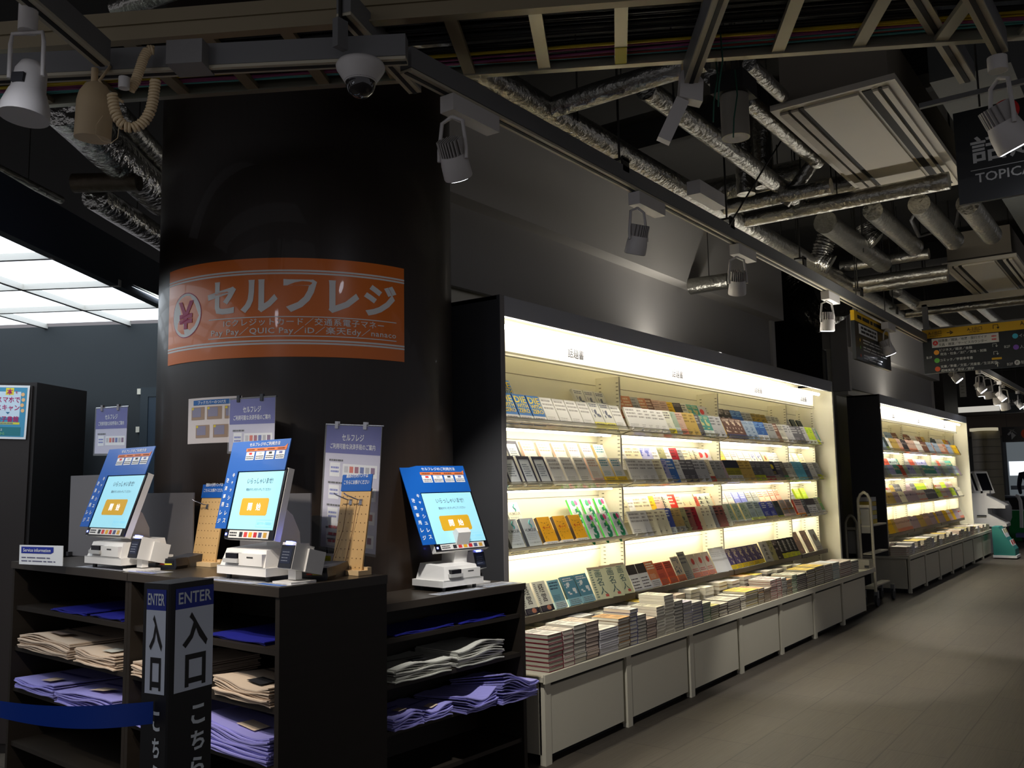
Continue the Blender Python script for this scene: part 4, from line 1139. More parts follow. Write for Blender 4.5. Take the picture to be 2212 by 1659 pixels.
pin_pad('black card terminal between the middle checkout terminal and the near pegboard', P(678, 1254, Z=Z1), -1.15)
pin_pad('black card terminal at the aisle end of the lower counter', P(1030, 1258, Z=Z2), 0.1)
# printed sheets taped on the counter tops
M_sheet = mat('printed_sheet', (206, 208, 212), 0.3, coat=0.3)
def sheet(label, L, x0, x1, y0, y1, z, tint):
    mb = MB(); F = frame(L(x1, y0, z+0.0015), L(x0, y0, z)-L(x1, y0, z), L(x0, y1, z)-L(x0, y0, z))
    w, d = (L(x1, y0)-L(x0, y0)).length, y1-y0
    mb.rect(F, 0, w, 0, d, M_sheet); mb.rect(F, w*0.04, w*0.96, d*0.08, d*0.3, col(tint), 0.0006); mb.lines(F, w*0.06, w*0.94, d*0.36, d*0.9, 4, col((120, 122, 134)), 0.4, 0.0006)
    o = mb.build('printed_sheet'); tag(o, label, 'sheet', 'printed sheets on the counters')
sheet('printed sheet lying before the middle checkout terminal', L1, 0.16, 0.5, 0.004, 0.085, Z1, (150, 160, 190))
sheet('printed sheet with blue bar at the counter corner by the black terminal', L1, 0.01, 0.15, 0.006, 0.12, Z1, (60, 110, 190))
sheet('printed sheet lying before the left checkout terminal', L1, 1.02, 1.4, 0.006, 0.085, Z1, (150, 150, 160))
sheet('printed sheet between the left terminal and the entrance post', L1, 0.8, 1.0, 0.01, 0.1, Z1, (96, 110, 180))
sheet('printed sheet lying before the terminal on the lower counter', L2, 0.26, 0.56, 0.004, 0.075, Z2, (150, 160, 180))
sheet('printed sheet at the aisle end of the lower counter', L2, 0.02, 0.24, 0.01, 0.12, Z2, (130, 140, 160))
# ------------------------------------------------------------------ pegboards with hooks
M_peg = mat('pegboard_wood', (206, 168, 112), 0.55, var=0.05, vs=12, stretch=(1, 6, 1)); M_hole = mat('peg_hole', (84, 60, 36), 0.8); M_chr = mat('chrome', (200, 200, 204), 0.2, metal=1.0); M_wood = mat('pale_wood', (226, 196, 150), 0.5)
M_band = mat('rubber_band', (120, 84, 50), 0.6)
def pegboard(label, pb, w, hh, hooks, legible):
    """stands on the counter at pb (bottom centre), faces -X, leans back"""
    t = thing('pegboard', label, 'pegboard', (0, 0, 0), 'pegboard stands')
    v = Vector((0, math.sin(math.radians(9)), math.cos(math.radians(9))))
    F = frame((0, 0, 0.006), UX, v)
    mb = MB(); mb.box((-w/2, 0, -0.006), (w/2, hh, 0), M_peg, F)
    nx, ny = 7, 9
    for i in range(nx):
        for j in range(ny):
            mb.disc(F @ Matrix.Translation((w*(-0.5+(i+0.6)/(nx+0.2)), hh*(0.06+j*0.105), 0)), 0.0022, M_hole, 0.0006, 8)
    mb.build('board', t)
    mb = MB(); h2 = hh*0.27
    mb.box((-w/2-0.002, hh-0.01, 0), (w/2+0.002, hh+h2-0.03, 0.003), M_blue, F)
    G = F @ Matrix.Translation((0, 0, 0.003))
    mb.text('雑誌の付録バンドは', G, 0.0, hh+h2*0.58, M_bwh, w=w*0.74, h=h2*0.2, bold=0.01)
    mb.text('こちらにお掛けください', G, 0.0, hh+h2*0.28, M_bwh, w=w*0.86, h=h2*0.2, bold=0.01)
    mb.build('header', t)
    for x in hooks:
        mb = MB(); q = [F @ Vector((x, hh*0.86, 0)), F @ Vector((x, hh*0.855, 0.02)), F @ Vector((x-0.03, hh*0.9, 0.05)), F @ Vector((x-0.036, hh*0.92, 0.056))]
        mb.tube(q, 0.0022, M_chr, 6); mb.box((x-0.008, hh*0.8, 0), (x+0.008, hh*0.87, 0.004), M_chr, F); mb.build('hook', t)
    mb = MB(); mb.box((-0.01, -0.03, 0), (w*0.62, 0.03, 0.016), M_wood); mb.box((-0.01, 0.012, 0.016), (w*0.62, 0.03, 0.026), M_wood); mb.build('foot', t)
    t.location = pb; t.rotation_euler = (0, 0, RC-math.pi/2)
    if legible:
        for k, x in enumerate(hooks):
            R_ = Matrix.Translation(pb) @ Matrix.Rotation(RC-math.pi/2, 4, 'Z')
            mb = MB(); mb.tube([R_ @ (F @ Vector((x, hh*0.855, 0.018))), R_ @ (F @ Vector((x-0.02, hh*0.5, 0.006))), R_ @ (F @ Vector((x-0.045-0.02*(k == 0), hh*0.08, 0.003)))], 0.0012, M_band, 5)
            o = mb.build('rubber_band'); tag(o, 'long brown rubber band hanging from the %s hook of the near pegboard' % ('inner' if k == 0 else 'outer'), 'rubber band', 'bands on the pegboard hooks')
pegboard('pale wooden pegboard with blue header right of the middle checkout terminal', P(748, 1240, Z=Z1)+UZ*0.001, 0.162, 0.3, (-0.02, 0.035), True)
pegboard('pale wooden pegboard half hidden behind the middle checkout terminal', P(438, 1222, Z=Z1)+UZ*0.001, 0.17, 0.28, (-0.03,), False)
# ------------------------------------------------------------------ grey partition panels at the rear edge of the counter
M_part = mat('partition_grey', (104, 102, 104), 0.35, var=0.02)
def panel(label, pl, pr_, Xp, ptop):
    a = P(pl, ptop, X=Xp); b = P(pr_, ptop, X=Xp)
    mb = MB(); mb.box((Xp, b.y, Z1+0.001), (Xp+0.006, a.y, a.z), M_part); mb.box((Xp-0.02, b.y+0.02, Z1+0.001), (Xp+0.02, b.y+0.04, Z1+0.02), M_ink); mb.box((Xp-0.02, a.y-0.04, Z1+0.001), (Xp+0.02, a.y-0.02, Z1+0.02), M_ink)
    o = mb.build('partition_panel'); tag(o, label, 'panel', 'grey partition panels')
panel('grey partition panel right of the left checkout terminal', 275, 418, 2.27, 1066)
panel('grey partition panel left of the left checkout terminal', 153, 268, 2.3, 1028)
panel('grey partition panel showing right of the middle checkout terminal', 520, 671, 2.295, 1067)
mb = MB(); a = P(686, 1117, X=2.33); b = P(876, 1112, Y=2.83)
mb.bar(Vector((2.34, 2.78, (a.z+Z2)/2)), Vector((2.72, 2.76, (a.z+Z2)/2)), 0.008, a.z-Z2, mat('partition_dark', (40, 38, 36), 0.5))
o = mb.build('partition_panel'); tag(o, 'dark partition panel between the near pegboard and the lower counter terminal', 'panel', 'grey partition panels')
# ------------------------------------------------------------------ payment posters and notices
M_pbl = mat('poster_navy', (34, 40, 150), 0.3, coat=0.3); M_plv = mat('poster_lavender', (196, 194, 214), 0.32, coat=0.3); M_film = clear_mat('clear_sleeve', (220, 224, 230), 0.2, 0.05)
CARDS = [(190, 190, 196), (206, 80, 40), (150, 60, 90), (50, 80, 160), (170, 170, 176), (110, 60, 110)]
def pay_poster(mb, F, w, h, long=False):
    mb.rect(F, 0, w, 0, h, M_plv); mb.rect(F, 0, w, 0, h, M_plv, -0.0016)
    hb = w*0.36
    mb.rect(F, 0, w, h-hb, h, M_pbl, 0.0005)
    mb.text('セルフレジ', F, w*0.5, h-hb*0.42, M_bwh, w=w*0.4, h=hb*0.24, bold=0.012, z=0.0012)
    mb.text('ご利用可能な決済手段のご案内', F, w*0.5, h-hb*0.74, M_bwh, w=w*0.82, h=hb*0.2, bold=0.01, z=0.0012)
    y = h-hb-w*0.06
    k = 0
    while y-w*0.26 > 0 and k < (5 if long else 1):
        mb.lines(F, w*0.08, w*0.34, y-w*0.05, y-w*0.01, 1, M_ink, 0.6, 0.001, 0)
        mb.rect(F, w*0.1, w*0.29, y-w*0.24, y-w*0.06, M_bwh, 0.0006)
        mb.lines(F, w*0.12, w*0.27, y-w*0.2, y-w*0.1, 2, col((110, 120, 190)), 0.5, 0.001, 0)
        mb.rect(F, w*0.34, w*0.96, y-w*0.23, y-w*0.07, M_bwh, 0.0006)
        for i, c in enumerate(CARDS):
            mb.rect(F, w*(0.37+i*0.096), w*(0.44+i*0.096), y-w*0.18, y-w*0.1, col(c if k == 0 else tuple((v*2+120)//3 for v in CARDS[(i+k) % 6])), 0.001)
        y -= w*0.29; k += 1
def stand_poster(label, pts, Xp, pole, clips, long=False, extra=False):
    """poster on a thin stand; pts = photo TL, TR, BL on the plane X=Xp"""
    a, b, c_ = [P(*q, X=Xp) for q in pts]
    w, h = (b-a).length, (a-c_).length
    t = thing('poster_stand', label, 'poster stand', (a.x, (a.y+b.y)/2, Z1))
    F = frame(c_, b-a, UZ)
    mb = MB(); pay_poster(mb, F, w, h, long)
    if extra:
        mb.rect(F, w*0.12, w*0.5, h*0.02, h*0.22, M_bwh, 0.001); mb.lines(F, w*0.14, w*0.48, h*0.03, h*0.2, 3, col((190, 60, 70)), 0.4, 0.0014)
    mb.build('poster', t)
    mb = MB(); mb.rect(F, -w*0.02, w*1.02, -0.01, h+0.006, M_film, 0.003); mb.build('clear_sleeve', t)
    mb = MB(); x = w*pole; q = F @ Vector((x, h*0.4, -0.008))
    mb.cyl((q.x, q.y, Z1+0.002), (q.x, q.y, q.z), 0.005, M_dk, n=8); mb.cyl((q.x, q.y, Z1+0.001), (q.x, q.y, Z1+0.008), 0.05, M_dk, n=20)
    mb.cyl(F @ Vector((-w*0.02, h+0.004, -0.002)), F @ Vector((w*1.02, h+0.004, -0.002)), 0.003, M_chr if clips != 'k' else M_dk, n=8)
    q2 = F @ Vector((x, h, -0.008)); mb.cyl(q, q2, 0.004, M_dk, n=8)
    mb.build('stand', t)
    for x in (0.2, 0.72):
        mb = MB(); mb.box((w*x-0.009, h-0.012, -0.004), (w*x+0.009, h+0.016, 0.006), M_chr if clips != 'k' else M_dk, F); mb.build('clip', t)
    return t
stand_poster('navy-topped payment poster behind the middle checkout terminal, black clips', [(496, 864), (593, 858), (494, 975)], 2.31, 0.5, 'k')
stand_poster('long navy-topped payment poster behind the near pegboard', [(677, 921), (792, 925), (692, 1180)], 2.42, 0.06, 'c', True, True)
stand_poster('navy-topped payment poster behind the left checkout terminal, chrome clips', [(205, 884), (272, 880), (204, 980)], 2.32, 0.5, 'c')
# white notice under the long poster
mb = MB(); F = frame(P(695, 1238, X=2.38), -UY, UZ); w_ = 0.24
mb.box((0, 0, -0.002), (0.16, 0.075, 0), M_bwh, F); mb.rect(F, 0.014, 0.05, 0.03, 0.066, col((206, 206, 40)), 0.0006); mb.text('下記', F, 0.032, 0.05, M_ink, h=0.014, z=0.0012)
o = mb.build('notice_card'); tag(o, 'white notice card with a yellow square behind the near pegboard', 'notice')
# book-cover leaflet stuck on the pillar
a = pang(412); b_ = pang(526)
a -= 2*math.pi*(a > 0); b_ -= 2*math.pi*(b_ > 0)
am = (a+b_)/2; rr = math.hypot
q = Vector((PC.x+PR*math.cos(am), PC.y+PR*math.sin(am), 0)); Dq = math.hypot(q.x, q.y)
zt_, zb2 = P(460, 858, D=Dq).z, P(460, 957, D=Dq).z
wfp = wrapper(am, (zt_+zb2)/2, PR+0.002)
W_ = (b_-a)*PR; H_ = zt_-zb2
M_pap = mat('leaflet_paper', (206, 198, 196), 0.5)
mb = MB()
def pst(x0, x1, y0, y1, mt, z):
    n = 10; vs = []; fs = []
    for i in range(n+1):
        x = W_*(x0+(x1-x0)*i/n); vs += [wfp(x, H_*y0, z), wfp(x, H_*y1, z)]
        if i: fs.append((2*i-2, 2*i, 2*i+1, 2*i-1))
    mb.add(vs, fs, mt)
pst(-0.5, 0.5, -0.5, 0.5, M_pap, 0); pst(-0.5, 0.5, -0.5, 0.5, M_pap, -0.0015)
pst(-0.38, 0.34, 0.34, 0.45, col((40, 96, 160)), 0.001)
mb.text('ブックカバーのつけ方', None, W_*-0.02, H_*0.395, M_bwh, h=H_*0.075, bold=0.01, z=0.0018, wrap=wfp)
for x0, y0 in ((-0.42, 0.02), (-0.1, 0.02), (0.22, 0.02), (-0.32, -0.38), (0.02, -0.38)):
    pst(x0, x0+0.27, y0, y0+0.28, col((150, 128, 110)), 0.001); pst(x0+0.02, x0+0.2, y0+0.06, y0+0.26, col((130, 128, 150)), 0.0014); pst(x0+0.01, x0+0.05, y0+0.22, y0+0.27, col((206, 186, 60)), 0.0018)
o = mb.build('leaflet'); tag(o, 'book cover leaflet with five photos stuck on the round pillar', 'leaflet')
# ------------------------------------------------------------------ entrance post and blue belt
M_post = mat('post_black', (22, 22, 24), 0.45); M_pls = mat('post_label_grey', (214, 222, 234), 0.5); M_pb = mat('post_label_blue', (28, 48, 150), 0.5); M_ps = mat('post_script', (220, 228, 232), 0.5)
zp = 1.17
pc = P(367, 1262, Z=zp)
th = math.radians(8)
ex, ey = Vector((math.cos(th), math.sin(th), 0)), Vector((-math.sin(th), math.cos(th), 0))
pw, pd = 0.145, 0.09
t = thing('entrance_post', 'black square entrance post lettered in blue and grey before the dark counter', 'post', (pc.x, pc.y, 0))
MP = frame((pc.x, pc.y, 0), ex, ey)
mb = MB(); mb.prism([(0.004, 0), (pw-0.006, 0), (pw, 0.006), (pw, pd), (0.0, pd), (0.0, 0.004)], 0.02, zp, M_post, MP); mb.box((-0.1, -0.1, 0), (pw+0.1, pd+0.1, 0.02), M_post, MP)
mb.build('sleeve', t)
def post_face(F, w, x0, x1):
    mb = MB()
    def rr_(y0, y1, mt, z):
        mb.rect(F, x0, x1, y0, y1, mt, z)
    rr_(zp-0.064, zp-0.014, M_pb, 0.001); rr_(zp-0.262, zp-0.064, M_pls, 0.001)
    c = (x0+x1)/2; k = (x1-x0)
    mb.text('ENTER', F, c, zp-0.038, M_ps, w=k*0.86, h=0.028, bold=0.016, z=0.0018)
    mb.text('入', F, c+k*0.02, zp-0.118, M_post, w=k*0.66, h=0.086, bold=0.035, z=0.0018); mb.text('口', F, c+k*0.04, zp-0.215, M_post, w=k*0.54, h=0.078, bold=0.035, z=0.0018)
    for i, ch in enumerate('こちらです'):
        mb.text(ch, F, c+k*0.14, zp-0.325-i*0.062, M_ps, w=k*0.36, h=0.046, bold=0.03, z=0.0012)
    return mb
post_face(MP @ Matrix.Rotation(math.pi/2, 4, 'X'), pw, 0.018, pw-0.006).build('front_print', t)
post_face(frame((pc.x, pc.y, 0), -ey, UZ) @ Matrix.Translation((-pd, 0, 0)), pd, 0.012, pd-0.01).build('side_print', t)
M_belt = mat('belt_blue', (14, 66, 176), 0.55)
mb = MB(); vs = []; fs = []; N = 24
e0 = pc+ey*(pd*0.5)-ex*0.002; e0.z = P(325, 1540, D=math.hypot(e0.x, e0.y)).z
e1 = P(-160, 1492, D=2.35)
for i in range(N+1):
    u = i/N; c = e0.lerp(e1, u); c.z -= 0.03*math.sin(u*math.pi)
    tw = math.radians(85)*max(0, (u-0.05))**0.9
    d = (e1-e0).normalized(); side = UZ*math.cos(tw)+d.cross(UZ).normalized()*math.sin(tw)
    for s_ in (-0.026, 0.026):
        vs.append(c+side*s_)
    if i: fs.append((2*i-2, 2*i-1, 2*i+1, 2*i))
mb.add(vs, fs, M_belt, None, True)
mb.add([v+Vector((-0.001, -0.001, 0.0005)) for v in vs], [tuple(reversed(f)) for f in fs], M_belt, None, True)
o = mb.build('barrier_belt'); tag(o, 'blue barrier belt stretched from the entrance post across the counters', 'belt')
# ================================================================== CEILING SERVICES
M_foil = mat('duct_foil', (168, 166, 158), 0.3, metal=0.92, var=0.18, vs=9, bump=0.55, bs=26)
M_foil2 = mat('duct_foil_crinkled', (176, 174, 168), 0.22, metal=0.95, bump=1.0, bs=16)
M_bfoil = mat('duct_brown_wrap', (66, 54, 40), 0.45, metal=0.4, bump=0.5, bs=20)
M_rod = mat('hanger_rod', (52, 50, 46), 0.5, metal=0.5)
M_trk = mat('track_grey', (112, 112, 112), 0.5); M_trw = mat('track_cream', (186, 178, 156), 0.5); M_trs = mat('track_slot', (24, 22, 20), 0.7)
M_rail = mat('tray_beige_steel', (146, 134, 108), 0.42, metal=0.25); M_rails = mat('tray_bright_steel', (182, 178, 160), 0.35, metal=0.6)
def track(name, a, b, label, w=0.05, h=0.075, group='lighting tracks'):
    t = thing(name, label, 'lighting track', a, group)
    a, b = Vector(a), Vector(b)
    mb = MB(); mb.bar(a+UZ*h*0.5, b+UZ*h*0.5, w, h, M_trk); mb.build('housing', t)
    mb = MB(); mb.bar(a-UZ*0.004, b-UZ*0.004, w, 0.012, M_trw); sd = (b-a).normalized().cross(UZ)
    mb.build('cover_strip', t)
    mb = MB(); mb.bar(a-UZ*0.011, b-UZ*0.011, w*0.3, 0.004, M_trs); mb.build('slot', t)
    return t
YR, ZR = 1.96, 2.78
track('lighting_track', (2.12, YR, ZR), (24.0, YR, ZR), 'long grey lighting track running above the aisle edge past both bookcases')
zb = 2.775
tB0, tB1 = Vector((0.95, 3.65, zb)), Vector((2.06, 1.9, zb))
track('lighting_track', tB0, tB1, 'grey lighting track following the cable ladder before the round pillar')
tA1 = P(222, 136, Z=zb); tA0 = tA1-DA*1.9
track('lighting_track', tA0, tA1, 'grey lighting track in the corner above the left-hand terminal carrying the bell spotlight')
track('lighting_track', P(742, 28, Z=2.9), P(897, 196, Z=2.9), 'short grey track stub with open end before the round pillar')
track('lighting_track', P(1566, -30, Z=2.86), P(1492, 176, Z=2.86), 'grey track stub carrying the white motion sensor')
track('lighting_track', P(1965, -30, Z=2.98), P(2090, 172, Z=2.98), 'round-ended grey track stub left of the lit corner spotlight', 0.06, 0.06)
track('lighting_track', P(2082, -40, Z=2.86), P(2160, 110, Z=2.86), 'grey lighting track holding the lit corner spotlight')
# joint box on the middle track
q = P(412, 132, Z=2.79)
mb = MB(); mb.box((-0.06, -0.05, -0.05), (0.06, 0.05, 0.03), mat('joint_grey', (126, 124, 122), 0.5), frame(q, DB, UZ) @ Matrix.Rotation(math.pi/2, 4, 'X'))
o = mb.build('junction_box'); tag(o, 'grey joint box on the lighting track left of the dome camera', 'junction box')
# ------------------------------------------------------------------ cable ladder
zt_ = 2.94
fpt = P(1010, 165, Z=zt_); npt = P(1165, 23, Z=zt_)
DT = (P(1700, 122, Z=zt_)-P(0, 240, Z=zt_)).normalized(); NT = Vector((-DT.y, DT.x, 0))
wT = abs(NT.dot(npt-fpt))
sN = 1 if NT.dot(npt-fpt) > 0 else -1
L0, L1_ = -3.2, 5.2
t = thing('cable_ladder', 'steel ladder tray crossing the ceiling diagonally, full of cables', 'cable tray', fpt)
mb = MB(); mb.bar(fpt+DT*L0+UZ*0.03, fpt+DT*L1_+UZ*0.03, 0.012, 0.06, M_rails); mb.bar(fpt+DT*L0, fpt+DT*L1_, 0.03, 0.006, M_rails); mb.build('side_rail', t)
nb = fpt+NT*sN*wT
mb = MB(); mb.bar(nb+DT*L0+UZ*0.055, nb+DT*L1_+UZ*0.055, 0.014, 0.11, M_rail); mb.bar(nb+DT*L0+UZ*0.002, nb+DT*L1_+UZ*0.002, 0.04, 0.006, M_rail); mb.bar(nb+DT*L0+UZ*0.06, nb+DT*L1_+UZ*0.06, 0.03, 0.006, M_rail); mb.build('side_rail', t)
sp = (P(1177, 155, Z=zt_)-P(1015, 163, Z=zt_)).dot(DT)
u0 = (P(1177, 155, Z=zt_)-fpt).dot(DT)
for k in range(-9, 14):
    c = fpt+DT*(u0+sp*k)
    mb = MB(); mb.bar(c+UZ*0.012, c+NT*sN*wT+UZ*0.012, 0.045, 0.02, M_rails if k >= 0 else M_rail)
    r_ = mb.build('rung', t)
    if k == 1:
        mb = MB(); mb.bar(c+UZ*0.0005, c+NT*sN*0.14+UZ*0.0005, 0.043, 0.002, col((232, 214, 40))); mb.build('yellow_tape', r_)
mb = MB(); rc = random.Random(5)
M_cb = mat('cable_black', (26, 25, 24), 0.5)
for i in range(34):
    off = wT*(0.42+0.56*i/33)*sN; z = 0.03+rc.uniform(0, 0.03); pts = []
    for k in range(9):
        u = L0+(L1_-L0)*k/8; pts.append(fpt+DT*u+NT*(off+rc.uniform(-0.006, 0.006))+UZ*(z+rc.uniform(0, 0.008)))
    mb.tube(pts, 0.0065, M_cb, 5, False)
for i in range(16):
    off = wT*(0.03+0.3*i/15)*sN; pts = []
    for k in range(13):
        u = L0+(L1_-L0)*k/12; pts.append(fpt+DT*u+NT*(off+rc.uniform(-0.014, 0.014))+UZ*(0.04+rc.uniform(0, 0.012)))
    mb.tube(pts, 0.005, M_cb, 5, False)
o = mb.build('cable_bundle'); tag(o, 'mass of thin black cables lying in the ladder tray', 'cables', None, 'stuff')
for nm, rgb, off, n in (('yellow', (206, 178, 30), 0.26, 2), ('magenta', (150, 74, 120), 0.17, 2), ('turquoise', (96, 178, 176), 0.1, 2), ('red', (150, 60, 52), 0.13, 1)):
    for j in range(n):
        pts = []
        for k in range(15):
            u = L0+(L1_-L0)*k/14; pts.append(fpt+DT*u+NT*sN*(wT*(off+0.02*j)+0.014*math.sin(k*1.1+j*2+off*30))+UZ*(0.03+0.006*math.sin(k*0.9+j)))
        mb = MB(); mb.tube(pts, 0.0055, col(rgb), 6, False)
        o = mb.build('cable'); tag(o, '%s cable lying along the ladder tray%s' % (nm, '' if n == 1 else ', %s of its pair towards the aisle edge' % ('first' if j == 0 else 'second')), 'cable', 'coloured cables of the ladder tray')
# ------------------------------------------------------------------ spotlights
M_lw = mat('lamp_white', (206, 202, 198), 0.45); M_lo = mat('lamp_cream', (214, 190, 150), 0.45); M_lit = mat('lamp_lit', (255, 255, 255), 0.3, emit=22, ecol=(238, 242, 255)); M_off = mat('lamp_glass', (150, 150, 156), 0.2); M_fin = mat('lamp_fin', (170, 166, 162), 0.5)
def fin_lamp(label, p, d, lit, watts=0, angle=40, box=True, s=1.0, col_=(1, 0.97, 0.93)):
    """driver box on the track at p, yoke and finned head aimed along d"""
    p = Vector(p); d = Vector(d).normalized()
    t = thing('spotlight', label, 'spotlight', p, 'track spotlights')
    if box:
        mb = MB(); mb.box((p.x-0.03, p.y-0.03, p.z-0.075), (p.x+0.24*s, p.y+0.03, p.z-0.014), M_lw); mb.build('driver_box', t)
    else:
        mb = MB(); mb.cyl(p-UZ*0.06, p-UZ*0.01, 0.032, M_lw, n=14); mb.build('adapter', t)
    j = p-UZ*0.085
    c = j-UZ*0.14*s
    mb = MB(); side = d.cross(UZ)
    side = (side if side.length > 0.05 else UX).normalized()
    for k in (-1, 1):
        mb.tube([j, j+side*0.04*s*k-UZ*0.02, c+side*0.052*s*k+UZ*0.02, c+side*0.052*s*k-UZ*0.02], 0.007*s, M_lw, 6)
    mb.build('yoke', t)
    u = side; v = d.cross(u)
    M = Matrix(((u.x, v.x, d.x, c.x), (u.y, v.y, d.y, c.y), (u.z, v.z, d.z, c.z), (0, 0, 0, 1))) @ Matrix.Scale(s, 4)
    mb = MB(); mb.lathe([(0.044, 0.0), (0.05, 0.03), (0.052, 0.08), (0.05, 0.085)], M_lw, M, 28); hd = mb.build('head', t)
    mb = MB()
    for k in range(9):
        x = -0.04+0.01*k; yy = math.sqrt(max(0.0001, 0.044**2-x*x)); mb.box((x-0.002, -yy, -0.055), (x+0.002, yy, 0.0), M_fin, M)
    mb.build('heat_sink', hd)
    mb = MB(); mb.disc(M, 0.046, M_lit if lit else M_off, 0.0865, 28); mb.build('lens', hd)
    if lit:
        spot('spot_beam', c+d*0.11*s, c+d*3, watts, angle, 0.5, col_)
    return t
fin_lamp('lit finned spotlight in front of the round pillar edge', (2.36, YR, ZR), (0.75, 0.22, -1), True, 120, 64)
pa = P(1375, 405, Y=YR); fin_lamp('unlit finned spotlight over the first bay of the near bookcase', (pa.x, YR, ZR), (0.15, 0.35, -1), False)
pb_ = P(1590, 525, Y=YR); fin_lamp('tilted unlit spotlight midway along the aisle track', (pb_.x, YR, ZR), (0.3, 0.2, -0.7), False)
pc_ = P(1783, 610, Y=YR); fin_lamp('lit finned spotlight beside the crumpled foil duct', (pc_.x, YR, ZR), (0.1, 0.1, -1), True, 90, 60)
pd_ = P(1912, 690, Y=YR); fin_lamp('small lit spotlight right of the side-on direction sign', (pd_.x, YR, ZR), (0.3, -0.3, -1), True, 120, 60)
pl = P(2153, 118, Z=2.84); fin_lamp('large lit corner spotlight above the black lettered sign', pl, (0.35, -0.38, -1), True, 160, 60, False, 1.15)
# older bell spotlight and capsule lamp on the corner track
pk = P(62, 14, Z=zb)
t = thing('spotlight', 'unlit cream bell spotlight hanging in the upper left corner', 'spotlight', pk, 'track spotlights')
mb = MB(); mb.cyl(pk-UZ*0.075, pk, 0.026, M_lw, n=14); mb.build('adapter', t)
j = pk-UZ*0.08
mb = MB(); sv = DB*0.05
for k in (-1, 1): mb.tube([j, j+sv*k*0.9, j+sv*k-UZ*0.03, j+sv*k-UZ*0.13], 0.006, M_lw, 6)
mb.build('yoke', t)
mb = MB(); M = Matrix.Translation(j-UZ*0.25) @ Matrix.Rotation(math.radians(6), 4, 'Y')
mb.lathe([(0.066, 0.0), (0.064, 0.03), (0.05, 0.075), (0.046, 0.08), (0.042, 0.14), (0.03, 0.165), (0.012, 0.17)], M_lw, M, 28); hd = mb.build('shade', t)
mb = MB(); mb.box((-0.052, -0.018, 0.085), (-0.042, 0.018, 0.112), M_ink, M @ Matrix.Rotation(0.5, 4, 'Z')); mb.build('maker_plate', hd)
pk = P(205, 148, Z=zb)
t = thing('spotlight', 'cream bullet-shaped lamp hanging beside the coiled cord', 'spotlight', pk, 'track spotlights')
mb = MB(); mb.cyl(pk-UZ*0.05, pk, 0.011, M_lo, n=10); mb.build('stem', t)
mb = MB(); M = Matrix.Translation(pk-UZ*0.24) @ Matrix.Rotation(math.radians(4), 4, 'X')
mb.lathe([(0.056, 0.0), (0.056, 0.12), (0.05, 0.15), (0.034, 0.178), (0.012, 0.19)], M_lo, M, 30); sh = mb.build('shade', t)
mb = MB(); mb.lathe([(0.05, 0.002), (0.046, 0.03)], M_ink, M, 24); mb.build('shade_inside', sh)
mb = MB(); q0 = pk-UZ*0.02; mb.tube([q0+Vector((0.02, -0.01, 0.06)), q0+Vector((0.035, -0.03, 0.03)), q0+Vector((0.0, -0.03, -0.03)), q0+DB*0.05-UZ*0.07, q0+DB*0.1-UZ*0.1], 0.005, M_lo, 6); mb.build('cord', t)
# coiled cord
def coil(mb, pts, R, r, turns, mt):
    n = turns*10; out = []
    pts = [Vector(p) for p in pts]
    cum = [0]
    for a, b in zip(pts, pts[1:]): cum.append(cum[-1]+(b-a).length)
    def at(s):
        for i in range(len(pts)-1):
            if s <= cum[i+1] or i == len(pts)-2:
                f = (s-cum[i])/(cum[i+1]-cum[i]); return pts[i].lerp(pts[i+1], f), (pts[i+1]-pts[i]).normalized()
    for k in range(n+1):
        p, d = at(cum[-1]*k/n); u = d.cross(fw).normalized(); v = d.cross(u); a = 2*math.pi*k/10
        out.append(p+(u*math.cos(a)+v*math.sin(a))*R)
    mb.tube(out, r, mt, 6)
def arc(px, Dd): return [P(x, y, D=Dd) for x, y in px]
cp = [(243, 205), (245, 225), (250, 245), (258, 262), (270, 273), (285, 277), (300, 272), (314, 260), (325, 240), (331, 215), (334, 190), (336, 172)]
t = thing('coiled_cord', 'cream coiled cord looping below the track in the upper left', 'cord', P(285, 277, D=2.95))
mb = MB(); coil(mb, arc(cp, 2.95), 0.0125, 0.0055, 30, M_lo); mb.build('coil', t)
mb = MB(); coil(mb, arc([(280, 195), (292, 178), (302, 150), (310, 125), (320, 108), (332, 108)], 2.98), 0.0115, 0.005, 22, M_lo); mb.build('coil', t)
mb = MB(); a = P(268, 182, D=2.95); mb.cyl(a-UZ*0.014, a+UZ*0.022, 0.017, M_lw, n=12); mb.build('plug', t)
mb = MB(); mb.tube(arc([(222, 250), (208, 270), (207, 290), (222, 305), (240, 309), (254, 298), (257, 275), (250, 255)], 2.94), 0.0012, M_lo, 5)
o = mb.build('wire_loop'); tag(o, 'thin loose wire loop hanging under the coiled cord', 'wire')
# dome camera
pc2 = P(779, 132, Z=zb)
t = thing('dome_camera', 'white dome security camera under the track before the round pillar', 'security camera', pc2)
mb = MB(); M = Matrix.Translation(pc2-UZ*0.075)
mb.lathe([(0.05, 0.0), (0.078, 0.045), (0.08, 0.055), (0.074, 0.066), (0.05, 0.07)], M_lw, M, 36); mb.build('housing', t)
mb = MB(); mb.lathe([(0.002, -0.052), (0.02, -0.048), (0.038, -0.034), (0.047, -0.014), (0.049, 0.002)], mat('dome_smoked', (40, 38, 38), 0.08, coat=0.5), M, 32); mb.lathe([(0.049, 0.002), (0.053, 0.004)], M_ink, M, 32); mb.build('dome', t)
q = P(735, 92, Z=2.8)
mb = MB(); mb.box((-0.022, -0.012, -0.02), (0.022, 0.012, 0.075), M_trk, Matrix.Translation(q)); mb.cyl(q+UZ*0.07, q+UZ*0.6, 0.006, M_rod, n=8)
o = mb.build('hanger_bracket'); tag(o, 'steel hanger bracket clamping the track beside the dome camera', 'bracket')
